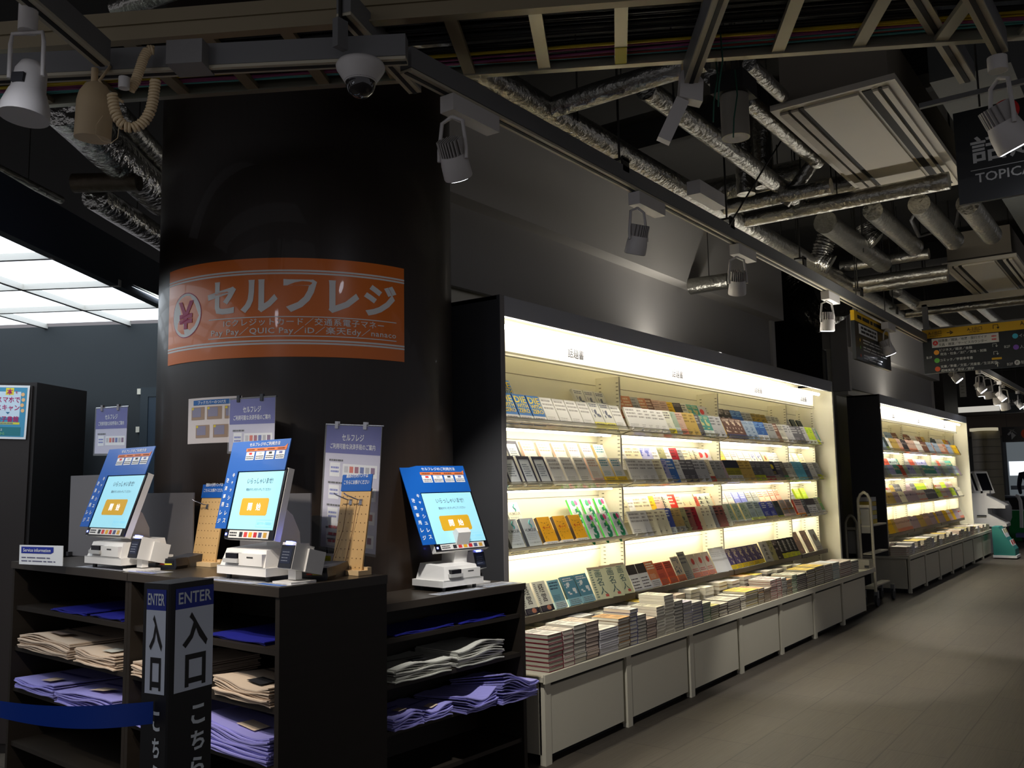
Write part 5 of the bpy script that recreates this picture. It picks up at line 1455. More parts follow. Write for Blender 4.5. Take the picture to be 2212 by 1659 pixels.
# motion sensor
pz = P(1488, 215, Z=2.8)
t = thing('motion_sensor', 'white angled motion sensor at the end of a track stub', 'sensor', pz)
mb = MB(); mb.prism([(-0.04, 0.0), (0.045, -0.02), (0.05, 0.06), (0.02, 0.1), (-0.03, 0.1)], -0.03, 0.03, M_lw, frame(pz, rt, UZ)); mb.box((-0.022, 0.1, -0.02), (0.02, 0.15, 0.02), M_lo, frame(pz, rt, UZ)); mb.build('housing', t)
mb = MB(); mb.bar(pz+rt*-0.025+UZ*-0.005, pz+rt*-0.1+UZ*-0.16, 0.04, 0.05, M_lw); mb.build('arm', t)
# can-shaped lamp
pn = P(1585, 198, Z=3.0)
t = thing('can_lamp', 'unlit cylinder lamp under a black plate beside the motion sensor', 'ceiling lamp', pn)
mb = MB(); mb.cyl(pn-UZ*0.2, pn-UZ*0.02, 0.058, mat('can_grey', (150, 144, 132), 0.5), n=28); mb.build('can', t)
mb = MB(); mb.box((pn.x-0.08, pn.y-0.07, pn.z-0.02), (pn.x+0.08, pn.y+0.07, pn.z+0.06), M_trs); mb.build('plate', t)
mb = MB(); mb.disc(Matrix.Translation(pn-UZ*0.2005) @ Matrix.Rotation(math.pi, 4, 'X'), 0.05, M_off, 0, 24); mb.build('lens', t)
mb = MB(); mb.cyl(pn+UZ*0.06, pn+UZ*1.06, 0.008, M_rod, n=8); mb.build('hanger', t)
# ------------------------------------------------------------------ foil-wrapped ducts
def ductx(pa, pb, Z, rp, label, mt=None, ref=None, r=None):
    a = P(*pa, Z=Z); b = Vector((P(*pb, Y=a.y).x, a.y, Z))
    return duct([a, b], rp, label, mt, r)
def ducty(pa, pb, Z, rp, label, mt=None, r=None):
    a = P(*pa, Z=Z); b = Vector((a.x, P(*pb, X=a.x).y, Z))
    return duct([a, b], rp, label, mt, r)
def duct(pts, rp, label, mt=None, r=None, name='duct'):
    a, b = pts[0], pts[-1]
    m_ = (a+b)/2
    R = r or rp*((m_-Vector((0, 0, H))).dot(fw))/FPX
    L = (b-a).length; n = max(3, int(L/0.25)); rr_ = random.Random(label)
    out = []; rs = []
    if len(pts) == 2:
        for k in range(n+1):
            out.append(a.lerp(b, k/n)); rs.append(R*rr_.uniform(0.96, 1.04))
    else:
        out = pts; rs = [R]*len(pts)
    mb = MB(); mb.tube(out, rs, mt or M_foil, 18)
    o = mb.build(name); tag(o, label, 'duct', 'foil ducts under the ceiling')
    hm = MB(); hm.cyl(m_+UZ*R*0.9, (m_.x, m_.y, 4.06), 0.004, M_rod, n=6); hm.build('hanger', o)
    return o
ZD = 3.08
a = P(1100, 190, Y=2.24)
MAIN = Vector((0, 2.24, a.z))
duct([Vector((2.3, 2.24, a.z)), Vector((P(2000, 712, Y=2.24).x, 2.24, a.z))], 24, 'long main foil duct running along the aisle track above the near bookcase', None, 0.062)
def branch(pa, pb, rp, label, dz=0.0, mt=None):
    """duct across the aisle, leaving the main duct at photo pixel pa"""
    x = P(*pa, Y=2.24).x; A = Vector((x, 2.24, a.z+dz)); B = Vector((x, P(*pb, X=x).y, a.z+dz))
    return duct([A, B], rp, label, mt)
branch((1180, 250), (1525, 135), 24, 'first foil duct branching across the aisle, nearest the cable ladder')
branch((1552, 452), (1795, 385), 17, 'second foil duct branching across the aisle, behind the slim inspection box')
branch((1598, 492), (2052, 405), 18, 'long foil duct crossing just below the nearest air conditioner')
branch((1815, 560), (2005, 520), 12, 'upper of the paired thin foil ducts crossing in mid ceiling', 0.12)
branch((1830, 585), (2045, 536), 12, 'lower of the paired thin foil ducts crossing in mid ceiling')
branch((1850, 612), (2045, 578), 12, 'thin foil duct crossing before the second air conditioner')
branch((1945, 668), (2240, 622), 9, 'farthest thin foil duct crossing above the long direction sign')
x = P(1500, 512, Y=3.3).x
duct([Vector((x, 3.36, a.z-0.02)), Vector((x, P(1570, 500, X=x).y, a.z-0.02))], 17, 'short foil duct stub leaving the grey wall behind the track')
ductx((1395, 192), (1740, 395), 3.2, 19, 'foil duct along the ceiling left of the can lamp')
ductx((1612, 215), (1765, 330), 3.3, 17, 'foil duct along the ceiling right of the can lamp')
ductx((1535, 165), (1600, 205), 3.2, 16, 'short foil duct behind the motion sensor')
ductx((1618, 138), (1690, 190), 3.3, 15, 'short foil duct rising left of the nearest air conditioner')
ductx((1782, 480), (1905, 555), 3.2, 22, 'foil duct below the first air conditioner, left of the three ends')
ductx((1885, 455), (1975, 535), 3.2, 20, 'foil duct below the first air conditioner, middle of the three ends')
ductx((1985, 440), (2060, 520), 3.2, 22, 'foil duct below the first air conditioner, right of the three ends')
ductx((2090, 440), (2140, 490), 3.2, 22, 'foil duct end under the black lettered sign')
ductx((1935, 630), (2060, 700), 3.2, 12, 'foil duct running under the second air conditioner, left one')
ductx((2110, 655), (2165, 710), 3.2, 10, 'foil duct running behind the long direction sign, left one')
ductx((2060, 655), (2110, 712), 3.2, 10, 'foil duct running behind the long direction sign, right one')
ducty((1515, 425), (1740, 372), 3.45, 34, 'wide foil trunk duct high above the second branch duct')
ducty((1700, 425), (1900, 395), 3.3, 22, 'wide foil duct with patched seams behind the diagonal duct')
duct([P(1693, 440, Z=3.1), P(1768, 335, Z=3.35)], 14, 'thin foil duct slanting up in front of the trunk duct')
q = P(1612, 420, Z=3.15); duct([q, q+UZ*0.55], 20, 'upright foil duct rising into the dark ceiling, left one')
q = P(1652, 405, Z=3.25); duct([q, q+UZ*0.5], 20, 'upright foil duct rising into the dark ceiling, right one')
# crumpled flexible ducts
def flex(px, D0, rp, label):
    pts = [P(x, y, D=d) for x, y, d in px]
    m_ = pts[len(pts)//2]; R = rp*((m_-Vector((0, 0, H))).dot(fw))/FPX
    out = []; rs = []; rr_ = random.Random(label); n = 40
    for k in range(n+1):
        s_ = k/n*(len(pts)-1); i = min(int(s_), len(pts)-2); out.append(pts[i].lerp(pts[i+1], s_-i)); rs.append(R*(1+0.09*math.sin(k*2.1)+rr_.uniform(-0.05, 0.05)))
    mb = MB(); mb.tube(out, rs, M_foil2, 20)
    o = mb.build('flexible_duct'); tag(o, label, 'duct', 'crumpled flexible ducts')
d0 = P(1745, 640, Y=3.75); dd = math.hypot(d0.x, d0.y)
flex([(1700, 575, dd), (1722, 610, dd), (1745, 645, dd-0.1), (1765, 668, dd-0.35), (1800, 640, dd-0.55)], dd, 48, 'big crumpled foil hose bulging from the dark wall recess')
d0 = P(1782, 560, Z=3.15); dd = math.hypot(d0.x, d0.y)
flex([(1790, 505, dd), (1778, 535, dd), (1772, 560, dd), (1795, 572, dd)], dd, 20, 'smaller crumpled foil hose above the aisle track')
d0 = P(1900, 500, Z=3.3); dd = math.hypot(d0.x, d0.y)
flex([(1870, 485, dd), (1880, 510, dd), (1895, 520, dd)], dd, 20, 'small crumpled foil hose between the duct ends')
# ducts of the cash-desk ceiling
def freeduct(px, rp, label, mt=None, Z=3.2):
    pts = [P(x, y, Z=z) for x, y, z in px]
    return duct(pts, rp, label, mt)
freeduct([(130, 225, 3.15), (350, 430, 3.15)], 44, 'thick blue-lit foil duct in the ceiling left of the round pillar', M_foil2)
freeduct([(205, 425, 3.0), (370, 530, 3.0)], 26, 'bright foil duct above the steel canopy edge', M_foil2)
freeduct([(160, 396, 3.05), (300, 392, 3.05)], 21, 'brown wrapped duct crossing below the blue-lit duct', M_bfoil)
freeduct([(250, 240, 3.3), (370, 370, 3.3)], 22, 'dark foil duct behind the thick blue-lit duct')
freeduct([(-20, 355, 3.0), (132, 432, 3.0)], 9, 'thin bright pipe above the steel canopy at the frame edge')
freeduct([(250, 20, 3.5), (480, -60, 3.5)], 22, 'dark foil duct in the top left shadows')
# hanging rods
def rod(px, py, plane, top, label, hook=True):
    q = P(px, py, **plane)
    mb = MB(); mb.cyl(q, (q.x, q.y, top), 0.006, M_rod, n=8)
    if hook: mb.box((q.x-0.03, q.y-0.035, q.z-0.05), (q.x+0.03, q.y-0.025, q.z+0.02), M_rod); mb.box((q.x-0.035, q.y-0.035, q.z), (q.x+0.035, q.y+0.03, q.z+0.012), M_rod)
    o = mb.build('hanger_rod'); tag(o, label, 'rod', 'hanger rods of the aisle track')
for i, (px, py) in enumerate(((1338, 352), (1570, 478), (1728, 562), (1853, 628), (1930, 668))):
    rod(px, py, dict(Y=YR+0.01), 4.06, 'thin hanger rod holding the aisle track, %s from the round pillar' % nth(i))
for i, (px, py) in enumerate(((1248, 262), (1456, 240), (1690, 560), (1865, 545))):
    q = P(px, py, Z=3.12)
    mb = MB(); mb.cyl(q, (q.x, q.y, 4.06), 0.005, M_rod, n=6); o = mb.build('hanger_rod'); tag(o, 'thin hanger rod of the foil ducts, %s from the round pillar' % nth(i), 'rod', 'hanger rods of the ducts')
mb = MB(); mb.tube([P(1576, 485, Y=1.9), P(1640, 380, Z=3.0), P(1690, 300, Z=3.4)], 0.005, M_rod, 5); o = mb.build('brace_wire'); tag(o, 'slanting black brace wire behind the aisle track', 'wire')
# slim box on the track
q = P(1530, 428, Y=YR+0.1)
mb = MB(); mb.box((q.x-0.18, q.y-0.03, q.z-0.02), (q.x+0.2, q.y+0.05, q.z+0.06), M_lw); o = mb.build('inspection_box'); tag(o, 'slim pale box lying on the aisle track by the second duct', 'box')
# ------------------------------------------------------------------ ceiling cassettes
M_cas = mat('cassette_ivory', (206, 198, 180), 0.42, var=0.04, vs=3); M_casb = mat('cassette_body', (126, 118, 104), 0.6); M_louv = mat('cassette_louvre', (178, 168, 150), 0.5, var=0.2, vs=14)
def cassette(label, x0, x1, y0, y1, z):
    t = thing('air_conditioner', label, 'air conditioner', ((x0+x1)/2, (y0+y1)/2, z), 'ceiling air conditioners')
    mb = MB(); mb.box((x0+0.05, y0+0.04, z+0.03), (x1-0.05, y1-0.04, z+0.3), M_casb); mb.build('body', t)
    mb = MB(); mb.box((x0, y0, z), (x1, y1, z+0.03), M_cas)
    mb.build('panel', t)
    W = y1-y0
    mb = MB(); mb.box((x0+0.05, y0+W*0.3, z-0.012), (x1-0.08, y0+W*0.74, z), M_cas); mb.build('intake_plate', t)
    for a_, b_, m_ in ((0.79, 0.85, M_louv), (0.875, 0.945, M_louv), (0.07, 0.115, M_cas), (0.15, 0.19, M_cas)):
        mb = MB(); mb.box((x0+0.05, y0+W*a_, z-0.014), (x1-0.08, y0+W*b_, z-0.002), m_); mb.build('louvre', t)
    mb = MB()
    for a_, b_ in ((0.745, 0.785), (0.852, 0.872), (0.2, 0.27), (0.12, 0.145)): mb.box((x0+0.045, y0+W*a_, z-0.004), (x1-0.07, y0+W*b_, z-0.0005), M_trs)
    mb.build('air_gap', t)
    mb = MB()
    for X in (x0+0.15, x1-0.15):
        for Y in (y0+0.06, y1-0.06): mb.cyl((X, Y, z+0.3), (X, Y, 4.06), 0.006, M_rod, n=6)
    mb.build('hanger', t)
cassette('nearest ceiling air conditioner, its stained panel right of the ducts', 4.33, 6.22, 0.9, 1.5, 3.25)
cassette('second ceiling air conditioner, further along above the long direction sign', 8.64, 10.4, 0.92, 1.51, 3.25)
# big dark duct box beside the first air conditioner
mb = MB(); mb.box((4.6, 0.45, 3.3), (9.0, 0.8, 4.06), mat('plenum_grey', (74, 76, 74), 0.6, var=0.1)); o = mb.build('plenum_box'); tag(o, 'dark grey plenum box right of the nearest air conditioner', 'duct box')
mb = MB(); mb.tube([P(1985, 440, Z=3.3), P(1968, 475, Z=3.2), P(1985, 510, Z=3.15), P(2020, 500, Z=3.2), P(2062, 500, Z=3.2), P(2070, 450, Z=3.3)], 0.014, M_cb, 8); o = mb.build('cable_loop'); tag(o, 'black cable loop hanging among the duct ends by the lettered sign', 'cable')
for i, (px, z) in enumerate(((1556, 2.98), (1545, 2.98), (1588, 2.98))):
    q = P(px, 70+40*i, Z=z)
    mb = MB(); mb.tube([q, q+Vector((0.01, 0, -0.1)), q+Vector((-0.01, 0.01, -0.2)), q+Vector((0.0, 0.02, -0.27))], 0.003, col((30, 84, 66)), 5); o = mb.build('loose_wire'); tag(o, 'thin green wire dangling from the cable ladder, %s from the track stub' % nth(i), 'wire', 'green wires')
# vertical conduits in the dark recess
for i, px in enumerate((1757, 1790)):
    q = P(px, 800, Y=4.3)
    mb = MB(); mb.cyl((q.x, 4.3, 0.0), (q.x, 4.3, 4.05), 0.02, mat('conduit_grey', (96, 94, 88), 0.5), n=10); o = mb.build('conduit'); tag(o, 'upright grey conduit in the dark recess between the bookcases, %s one' % ('left' if i == 0 else 'right'), 'pipe', 'conduits in the recess')
# ================================================================== HANGING SIGNS
M_sgn = mat('sign_black', (22, 26, 28), 0.35, coat=0.2); M_gy = mat('sign_gold', (206, 162, 20), 0.4); M_st = mat('sign_text_white', (206, 206, 202), 0.5); M_sred = mat('sign_red', (206, 36, 34), 0.4); M_ok = mat('sign_ink', (24, 22, 20), 0.5)
def hanger(t, pts):
    for p in pts:
        mb = MB(); mb.cyl(p, (p[0], p[1], 4.06), 0.004, M_rod, n=6); mb.build('hanger', t)
XA = 3.9
a = P(2058, 246, X=XA); b = P(2067, 444, X=XA); hA = a.z-b.z; wA = hA*1.75
t = thing('hanging_sign', 'black hanging sign with red letter disc and white characters in the upper right', 'sign', (XA, a.y-wA/2, b.z), 'hanging signs')
F = frame((XA, a.y, b.z), -UY, UZ)
mb = MB(); mb.box((0, 0, -0.02), (wA, hA, 0), M_sgn, F); mb.build('board', t)
k = (P(2170, 300, X=XA)-P(2058, 300, X=XA)).length
cx = k
mb = MB()
mb.disc(F @ Matrix.Translation((cx, hA*0.9, 0)), hA*0.125, M_sred, 0.001, 32)
mb.text('A', F, cx, hA*0.9, M_st, h=hA*0.12, bold=0.03, z=0.002)
mb.text('話題書', F, hA*0.17+hA*0.5, hA*0.55, M_st, w=hA*1.05, h=hA*0.29, bold=0.016, z=0.0015)
mb.rect(F, hA*0.13, hA*1.35, hA*0.335, hA*0.342, M_st, 0.001)
mb.text('TOPICAL BOOKS', F, hA*0.17+hA*0.56, hA*0.25, M_st, w=hA*1.12, h=hA*0.1, bold=0.012, z=0.0015)
mb.build('lettering', t)
hanger(t, [(XA-0.01, a.y-0.1, a.z), (XA-0.01, a.y-wA+0.1, a.z)])
mb = MB(); mb.bar((XA-0.01, a.y+0.12, a.z+0.06), (XA-0.01, a.y-wA, a.z+0.06), 0.02, 0.02, M_trk); mb.build('hanger_bar', t)
# long direction board
XB = 10.0
a = P(1991, 713, X=XB); b = P(1998, 808, X=XB); hB = a.z-b.z; wB = 1.75
t = thing('hanging_sign', 'long black direction board with gold strip hanging across the aisle', 'sign', (XB, a.y-wB/2, b.z), 'hanging signs')
F = frame((XB, a.y, b.z), -UY, UZ)
mb = MB(); mb.box((0, 0, -0.03), (wB, hB*0.79, 0), M_sgn, F); mb.build('board', t)
mb = MB(); mb.box((0, hB*0.79, -0.03), (wB, hB*0.985, 0.001), M_gy, F); mb.box((0, hB*0.985, -0.035), (wB, hB*1.02, 0.003), M_trk, F); hd = mb.build('header_strip', t)
u = (P(2212, 750, X=XB)-P(1991, 750, X=XB)).length/221.0      # metres per photo pixel along the board
def sx_(px): return (px-1991)*u
mb = MB()
mb.text('A-1出口', F, sx_(2020), hB*0.905, M_ok, w=u*30, h=hB*0.085, bold=0.012, z=0.002); mb.text('(東急百貨店)', F, sx_(2021), hB*0.83, M_ok, w=u*28, h=hB*0.04, z=0.002)
mb.text('→', F, sx_(2054), hB*0.88, M_ok, w=u*14, h=hB*0.085, bold=0.03, z=0.002)
mb.text('A-2出口', F, sx_(2108), hB*0.91, M_ok, w=u*32, h=hB*0.085, bold=0.012, z=0.002); mb.text('(駐輪場)', F, sx_(2108), hB*0.84, M_ok, w=u*24, h=hB*0.04, z=0.002)
mb.text('A-3', F, sx_(2212), hB*0.92, M_ok, w=u*16, h=hB*0.085, bold=0.012, z=0.002)
def uturn(x, y, s, mt):
    mb.tube([F @ Vector(p) for p in ((x-s, y-s*0.8, 0.002), (x-s, y+s, 0.002), (x+s, y+s, 0.002), (x+s, y-s*0.3, 0.002))], s*0.16, mt, 4)
    mb.add([(x+s*0.3, y-s*0.2, 0.003), (x+s*1.0, y-s*1.1, 0.003), (x+s*1.7, y-s*0.2, 0.003)], [(0, 1, 2)], mt, F)
uturn(sx_(2153), hB*0.9, u*5, M_ok)
mb.rect(F, sx_(2012), sx_(2158), hB*0.57, hB*0.77, M_st, 0.001)
mb.disc(F @ Matrix.Translation((sx_(2020), hB*0.67, 0)), hB*0.055, M_sred, 0.002, 18); mb.text('A', F, sx_(2020), hB*0.67, M_st, h=hB*0.05, z=0.003)
mb.text('話題書／雑誌／地図・旅行ガイド', F, sx_(2080), hB*0.715, M_ok, w=u*106, h=hB*0.065, bold=0.01, z=0.002); mb.text('文具・雑貨／サービスカウンター', F, sx_(2080), hB*0.625, M_ok, w=u*106, h=hB*0.065, bold=0.01, z=0.002)
mb.lines(F, sx_(2143), sx_(2153), hB*0.6, hB*0.74, 2, col((206, 90, 90)), 0.5, 0.002, 0)
for y, c, l1, l2 in ((0.46, (226, 150, 40), 'ビジネス／経済／金融', '政治・社会／法律／資格・就職'), (0.28, (96, 178, 66), 'コミック／学習参考書', None), (0.09, (214, 84, 36), '文庫／新書／文芸／児童書／生活実用', '趣味実用／芸術／語学')):
    mb.disc(F @ Matrix.Translation((sx_(2021), hB*y, 0)), hB*0.055, col(c), 0.001, 18)
    n1 = len(l1)*7.2
    mb.text(l1, F, sx_(2028+n1/2), hB*(y+(0.045 if l2 else 0)), M_st, w=u*n1, h=hB*0.062, bold=0.006, z=0.0015)
    if l2: mb.text(l2, F, sx_(2028+len(l2)*3.7), hB*(y-0.045), M_st, w=u*len(l2)*7.2, h=hB*0.062, bold=0.006, z=0.0015)
mb.text('B1F', F, sx_(2004), hB*0.36, M_st, w=u*12, h=hB*0.055, bold=0.01, z=0.0015)
uturn(sx_(2148), hB*0.5, u*4, M_st); uturn(sx_(2149), hB*0.33, u*4, M_st)
mb.rect(F, sx_(2140), sx_(2161), hB*0.19, hB*0.235, M_gy, 0.001)
mb.text('↑', F, sx_(2151), hB*0.09, M_st, h=hB*0.11, bold=0.03, z=0.0015)
for y, c, s_ in ((0.66, (60, 170, 200), 'イベント'), (0.42, (130, 86, 190), '人文'), (0.09, (206, 206, 206), '駐輪場')):
    mb.disc(F @ Matrix.Translation((sx_(2192), hB*y, 0)), hB*0.055, col(c), 0.001, 18); mb.text(s_, F, sx_(2200+len(s_)*4), hB*y, M_st, w=u*len(s_)*8, h=hB*0.07, z=0.0015)
mb.text('P', F, sx_(2192), hB*0.09, M_ok, h=hB*0.055, bold=0.02, z=0.002)
mb.text('B2F', F, sx_(2174), hB*0.45, M_st, w=u*12, h=hB*0.055, z=0.0015); mb.text('B2F', F, sx_(2177), hB*0.07, M_st, w=u*12, h=hB*0.055, z=0.0015)
mb.build('lettering', t)
mb = MB(); q = P(1995, 712, X=XB); mb.box((XB-0.02, q.y-0.05, hB+b.z), (XB+0.03, q.y-0.0, hB+b.z+0.26), M_trk); mb.bar((XB, q.y+0.4, hB+b.z+0.27), (XB, q.y-wB, hB+b.z+0.27), 0.04, 0.06, M_trw); mb.build('hanger_frame', t)
mb = MB(); mb.cyl((XB, a.y-0.05, hB+b.z+0.28), (XB, a.y-0.05, 4.06), 0.008, M_rod, n=6); mb.build('hanger', t); mb = MB(); mb.cyl((XB, a.y-wB+0.05, hB+b.z+0.28), (XB, a.y-wB+0.05, 4.06), 0.008, M_rod, n=6); mb.build('hanger', t)
# side-on direction board
YS = 2.02
a = P(1844, 669, Y=YS); b = P(1851, 775, Y=YS); c_ = P(1919, 698, Y=YS); hC = a.z-b.z; wC = c_.x-a.x
t = thing('hanging_sign', 'small direction board with gold strip seen edge-on over the near bookcase end', 'sign', (a.x+wC/2, YS, b.z), 'hanging signs')
F = frame((a.x, YS, b.z), UX, UZ)
mb = MB(); mb.box((0, 0, -0.03), (wC, hC*0.79, 0), M_sgn, F); mb.build('board', t)
mb = MB(); mb.box((0, hC*0.79, -0.03), (wC, hC, 0.001), M_gy, F); mb.build('header_strip', t)
mb = MB()
mb.lines(F, wC*0.08, wC*0.9, hC*0.83, hC*0.96, 1, M_ok, 0.6, 0.002, 0)
mb.rect(F, wC*0.1, wC*0.62, hC*0.55, hC*0.76, M_st, 0.001); mb.lines(F, wC*0.16, wC*0.6, hC*0.57, hC*0.74, 2, M_ok, 0.6, 0.002, 0.1)
for y, c in ((0.42, (226, 190, 40)), (0.27, (110, 180, 60)), (0.1, (214, 84, 36))):
    mb.disc(F @ Matrix.Translation((wC*0.12, hC*y, 0)), hC*0.035, col(c), 0.001, 14); mb.lines(F, wC*0.2, wC*0.9, hC*(y-0.06), hC*(y+0.06), 2, M_st, 0.45, 0.001, 0.3)
mb.build('lettering', t)
hanger(t, [(a.x+0.1, YS, a.z), (a.x+wC-0.1, YS, a.z)])
# far signs
XN = 20.0
a = P(2157, 850, X=XN); b = P(2157, 893, X=XN); c_ = P(2207, 846, X=XN)
t = thing('hanging_sign', 'dark square sign reading book navi above the far end of the aisle', 'sign', (XN, (a.y+c_.y)/2, b.z), 'hanging signs')
F = frame((XN, a.y, b.z), -UY, UZ); w, h = a.y-c_.y, a.z-b.z
mb = MB(); mb.box((0, 0, -0.03), (w, h, 0), mat('sign_slate', (38, 48, 56), 0.4), F); mb.build('board', t)
mb = MB(); mb.text('BOOK NAVI', F, w*0.5, h*0.55, M_st, w=w*0.84, h=h*0.2, bold=0.01); mb.rect(F, w*0.08, w*0.92, h*0.38, h*0.4, M_st, 0.001); mb.build('lettering', t)
hanger(t, [(XN, a.y-w*0.2, a.z), (XN, a.y-w*0.8, a.z)])
XD = 21.0
a = P(2163, 923, X=XD); b = P(2163, 955, X=XD)
t = thing('hanging_sign', 'dark sign with white up arrow and orange disc at the far right', 'sign', (XD, a.y-0.4, b.z), 'hanging signs')
F = frame((XD, a.y, b.z), -UY, UZ); h = a.z-b.z
mb = MB(); mb.box((0, 0, -0.04), (h*2.2, h, 0), mat('sign_charcoal', (40, 38, 40), 0.4), F); mb.build('board', t)
mb = MB(); mb.text('↑', F, h*0.62, h*0.5, M_st, h=h*0.72, bold=0.04); mb.disc(F @ Matrix.Translation((h*1.5, h*0.5, 0)), h*0.36, col((226, 84, 30)), 0.001, 28); mb.text('D', F, h*1.52, h*0.5, M_st, h=h*0.4, bold=0.03, z=0.002); mb.build('lettering', t)
hanger(t, [(XD, a.y-0.1, a.z), (XD, a.y-h*1.6, a.z)])
XQ = 17.6
a = P(2070, 806, X=XQ); b = P(2088, 857, X=XQ)
mb = MB(); F = frame((XQ, a.y, b.z), -UY, UZ); w = a.y-b.y
mb.box((0, 0, -0.01), (w, a.z-b.z, 0), mat('banner_grey', (150, 148, 140), 0.6), F); mb.lines(F, w*0.2, w*0.8, 0.05, (a.z-b.z)*0.9, 6, col((110, 108, 100)), 0.3, 0.001); mb.cyl(F @ Vector((w*0.5, a.z-b.z, 0)), (XQ, a.y-w*0.5, 4.06), 0.004, M_rod, n=6)
o = mb.build('banner'); tag(o, 'narrow pale banner hanging beside the brown far pillar', 'banner')
# far spotlights
for i, (px, py, lit) in enumerate(((2115, 812, True), (2131, 818, False), (2151, 830, True), (2166, 842, False))):
    q = P(px, py-12, X=16.5)
    fin_lamp('%s far spotlight in the cluster above the aisle end, %s from the brown pillar' % ('lit' if lit else 'unlit', nth(i)), q, (0.3, -0.1, -1), lit, 70, 70, False, 1.5)
# white soffit band, light on it put in as glow, and pale screen at the far end
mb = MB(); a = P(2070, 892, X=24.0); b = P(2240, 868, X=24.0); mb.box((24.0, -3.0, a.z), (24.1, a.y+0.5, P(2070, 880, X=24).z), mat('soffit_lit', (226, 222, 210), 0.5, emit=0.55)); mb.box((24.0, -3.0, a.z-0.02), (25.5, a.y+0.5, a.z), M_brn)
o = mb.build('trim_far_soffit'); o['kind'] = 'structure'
XG = 22.0
M_scrn = mat('screen_beige', (150, 140, 112), 0.4, var=0.06, vs=2)
a = P(2098, 932, X=XG); b = P(2160, 935, X=XG)
t = thing('folding_screen', 'beige glossy partition behind the leaflet cabinet at the aisle end', 'partition', (XG, (a.y+b.y)/2, 0))
mb = MB(); n = 12
pts = [Vector((XG-0.35*math.sin(math.pi*i/n), a.y+(b.y-a.y)*i/n, 0)) for i in range(n+1)]
vs = []; fs = []
for i, p in enumerate(pts):
    vs += [p, p+UZ*a.z]
    if i: fs.append((2*i-1, 2*i-2, 2*i, 2*i+1))
mb.add(vs, fs, M_scrn, None, True); mb.build('panel', t)
mb = MB()
for k in range(7):
    z = a.z*(0.5+0.07*k)
    for i in range(n):
        mb.bar(pts[i]+Vector((-0.01, 0, z)), pts[i+1]+Vector((-0.01, 0, z)), 0.01, 0.012, col((110, 104, 88)))
mb.build('joint_line', t)
mb = MB(); mb.cyl((XG-0.2, (a.y+b.y)/2, a.z-0.01), (XG-0.2, (a.y+b.y)/2, a.z+0.05), abs(a.y-b.y)/2, mat('screen_cap', (222, 212, 180), 0.5, emit=0.4), n=24); mb.build('cap', t)  # cap is no lamp, its glow stands in for light on it
# glass doors at far right
mb = MB(); XW = 25.5
a = P(2166, 956, X=XW)
F = frame((XW, a.y, 0), -UY, UZ)
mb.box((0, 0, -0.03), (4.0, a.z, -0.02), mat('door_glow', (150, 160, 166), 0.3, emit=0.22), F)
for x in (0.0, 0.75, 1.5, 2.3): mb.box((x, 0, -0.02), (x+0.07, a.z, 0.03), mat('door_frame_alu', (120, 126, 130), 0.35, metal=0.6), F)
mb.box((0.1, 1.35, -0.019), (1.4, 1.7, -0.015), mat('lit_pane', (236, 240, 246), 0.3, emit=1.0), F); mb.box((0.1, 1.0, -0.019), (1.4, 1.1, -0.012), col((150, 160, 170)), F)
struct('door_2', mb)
# ------------------------------------------------------------------ leaflet cabinet with two search terminals, racks
XL = 17.9
q = P(2099, 1065, X=XL)
yl0 = P(2100, 1150, X=XL).y; yl1 = P(2137, 1150, X=XL).y
M_cw = mat('cabinet_white', (190, 188, 186), 0.5)
t = thing('leaflet_cabinet', 'white cabinet with sloping leaflet pockets at the end of the far bookcase', 'cabinet', (XL+0.3, (yl0+yl1)/2, 0))
zt2 = P(2100, 1066, X=XL).z
mb = MB(); mb.box((XL, yl1, 0), (XL+0.5, yl0, zt2), M_cw); mb.build('body', t)
mb = MB(); mb.box((XL-0.02, yl0-0.25, zt2*0.62), (XL, yl0-0.1, zt2*0.64), M_ink); mb.build('handle', t)
yr = P(2168, 1100, X=XL).y
for k in range(2):
    mb = MB(); z = zt2*(0.94-0.3*k)
    mb.prism([(0, 0), (0.0, 0.22), (0.28, 0.05), (0.28, 0.0)], XL, XL+0.5, M_cw, Matrix(((0, 0, 1, 0), (-1, 0, 0, yl1), (0, 1, 0, z-0.2), (0, 0, 0, 1)))); mb.build('pocket', t)
for k in range(2):
    qx = P(2105+14*k, 1064, X=XL)
    tt = thing('search_terminal', 'white tilted book search terminal on the leaflet cabinet, %s one' % ('left' if k == 0 else 'right'), 'terminal', (XL+0.2, qx.y-0.05, zt2), 'book search terminals')
    mb = MB(); F = frame((XL+0.15, qx.y+0.06, zt2+0.05), -UY, (0.0, -0.75, -0.6)); F = frame((XL+0.1, qx.y+0.0, zt2), (0.55, -0.45, 0), (0.25, 0.28, 0.95))
    mb.box((0, 0, -0.06), (0.28, 0.42, 0), M_kw, F); mb.build('housing', tt)
    mb = MB(); mb.box((0.03, 0.05, 0), (0.25, 0.38, 0.004), M_bez, F); mb.build('screen', tt)
    mb = MB(); mb.box((XL+0.1, qx.y-0.12, zt2), (XL+0.4, qx.y+0.02, zt2+0.04), M_kw2); mb.build('foot', tt)
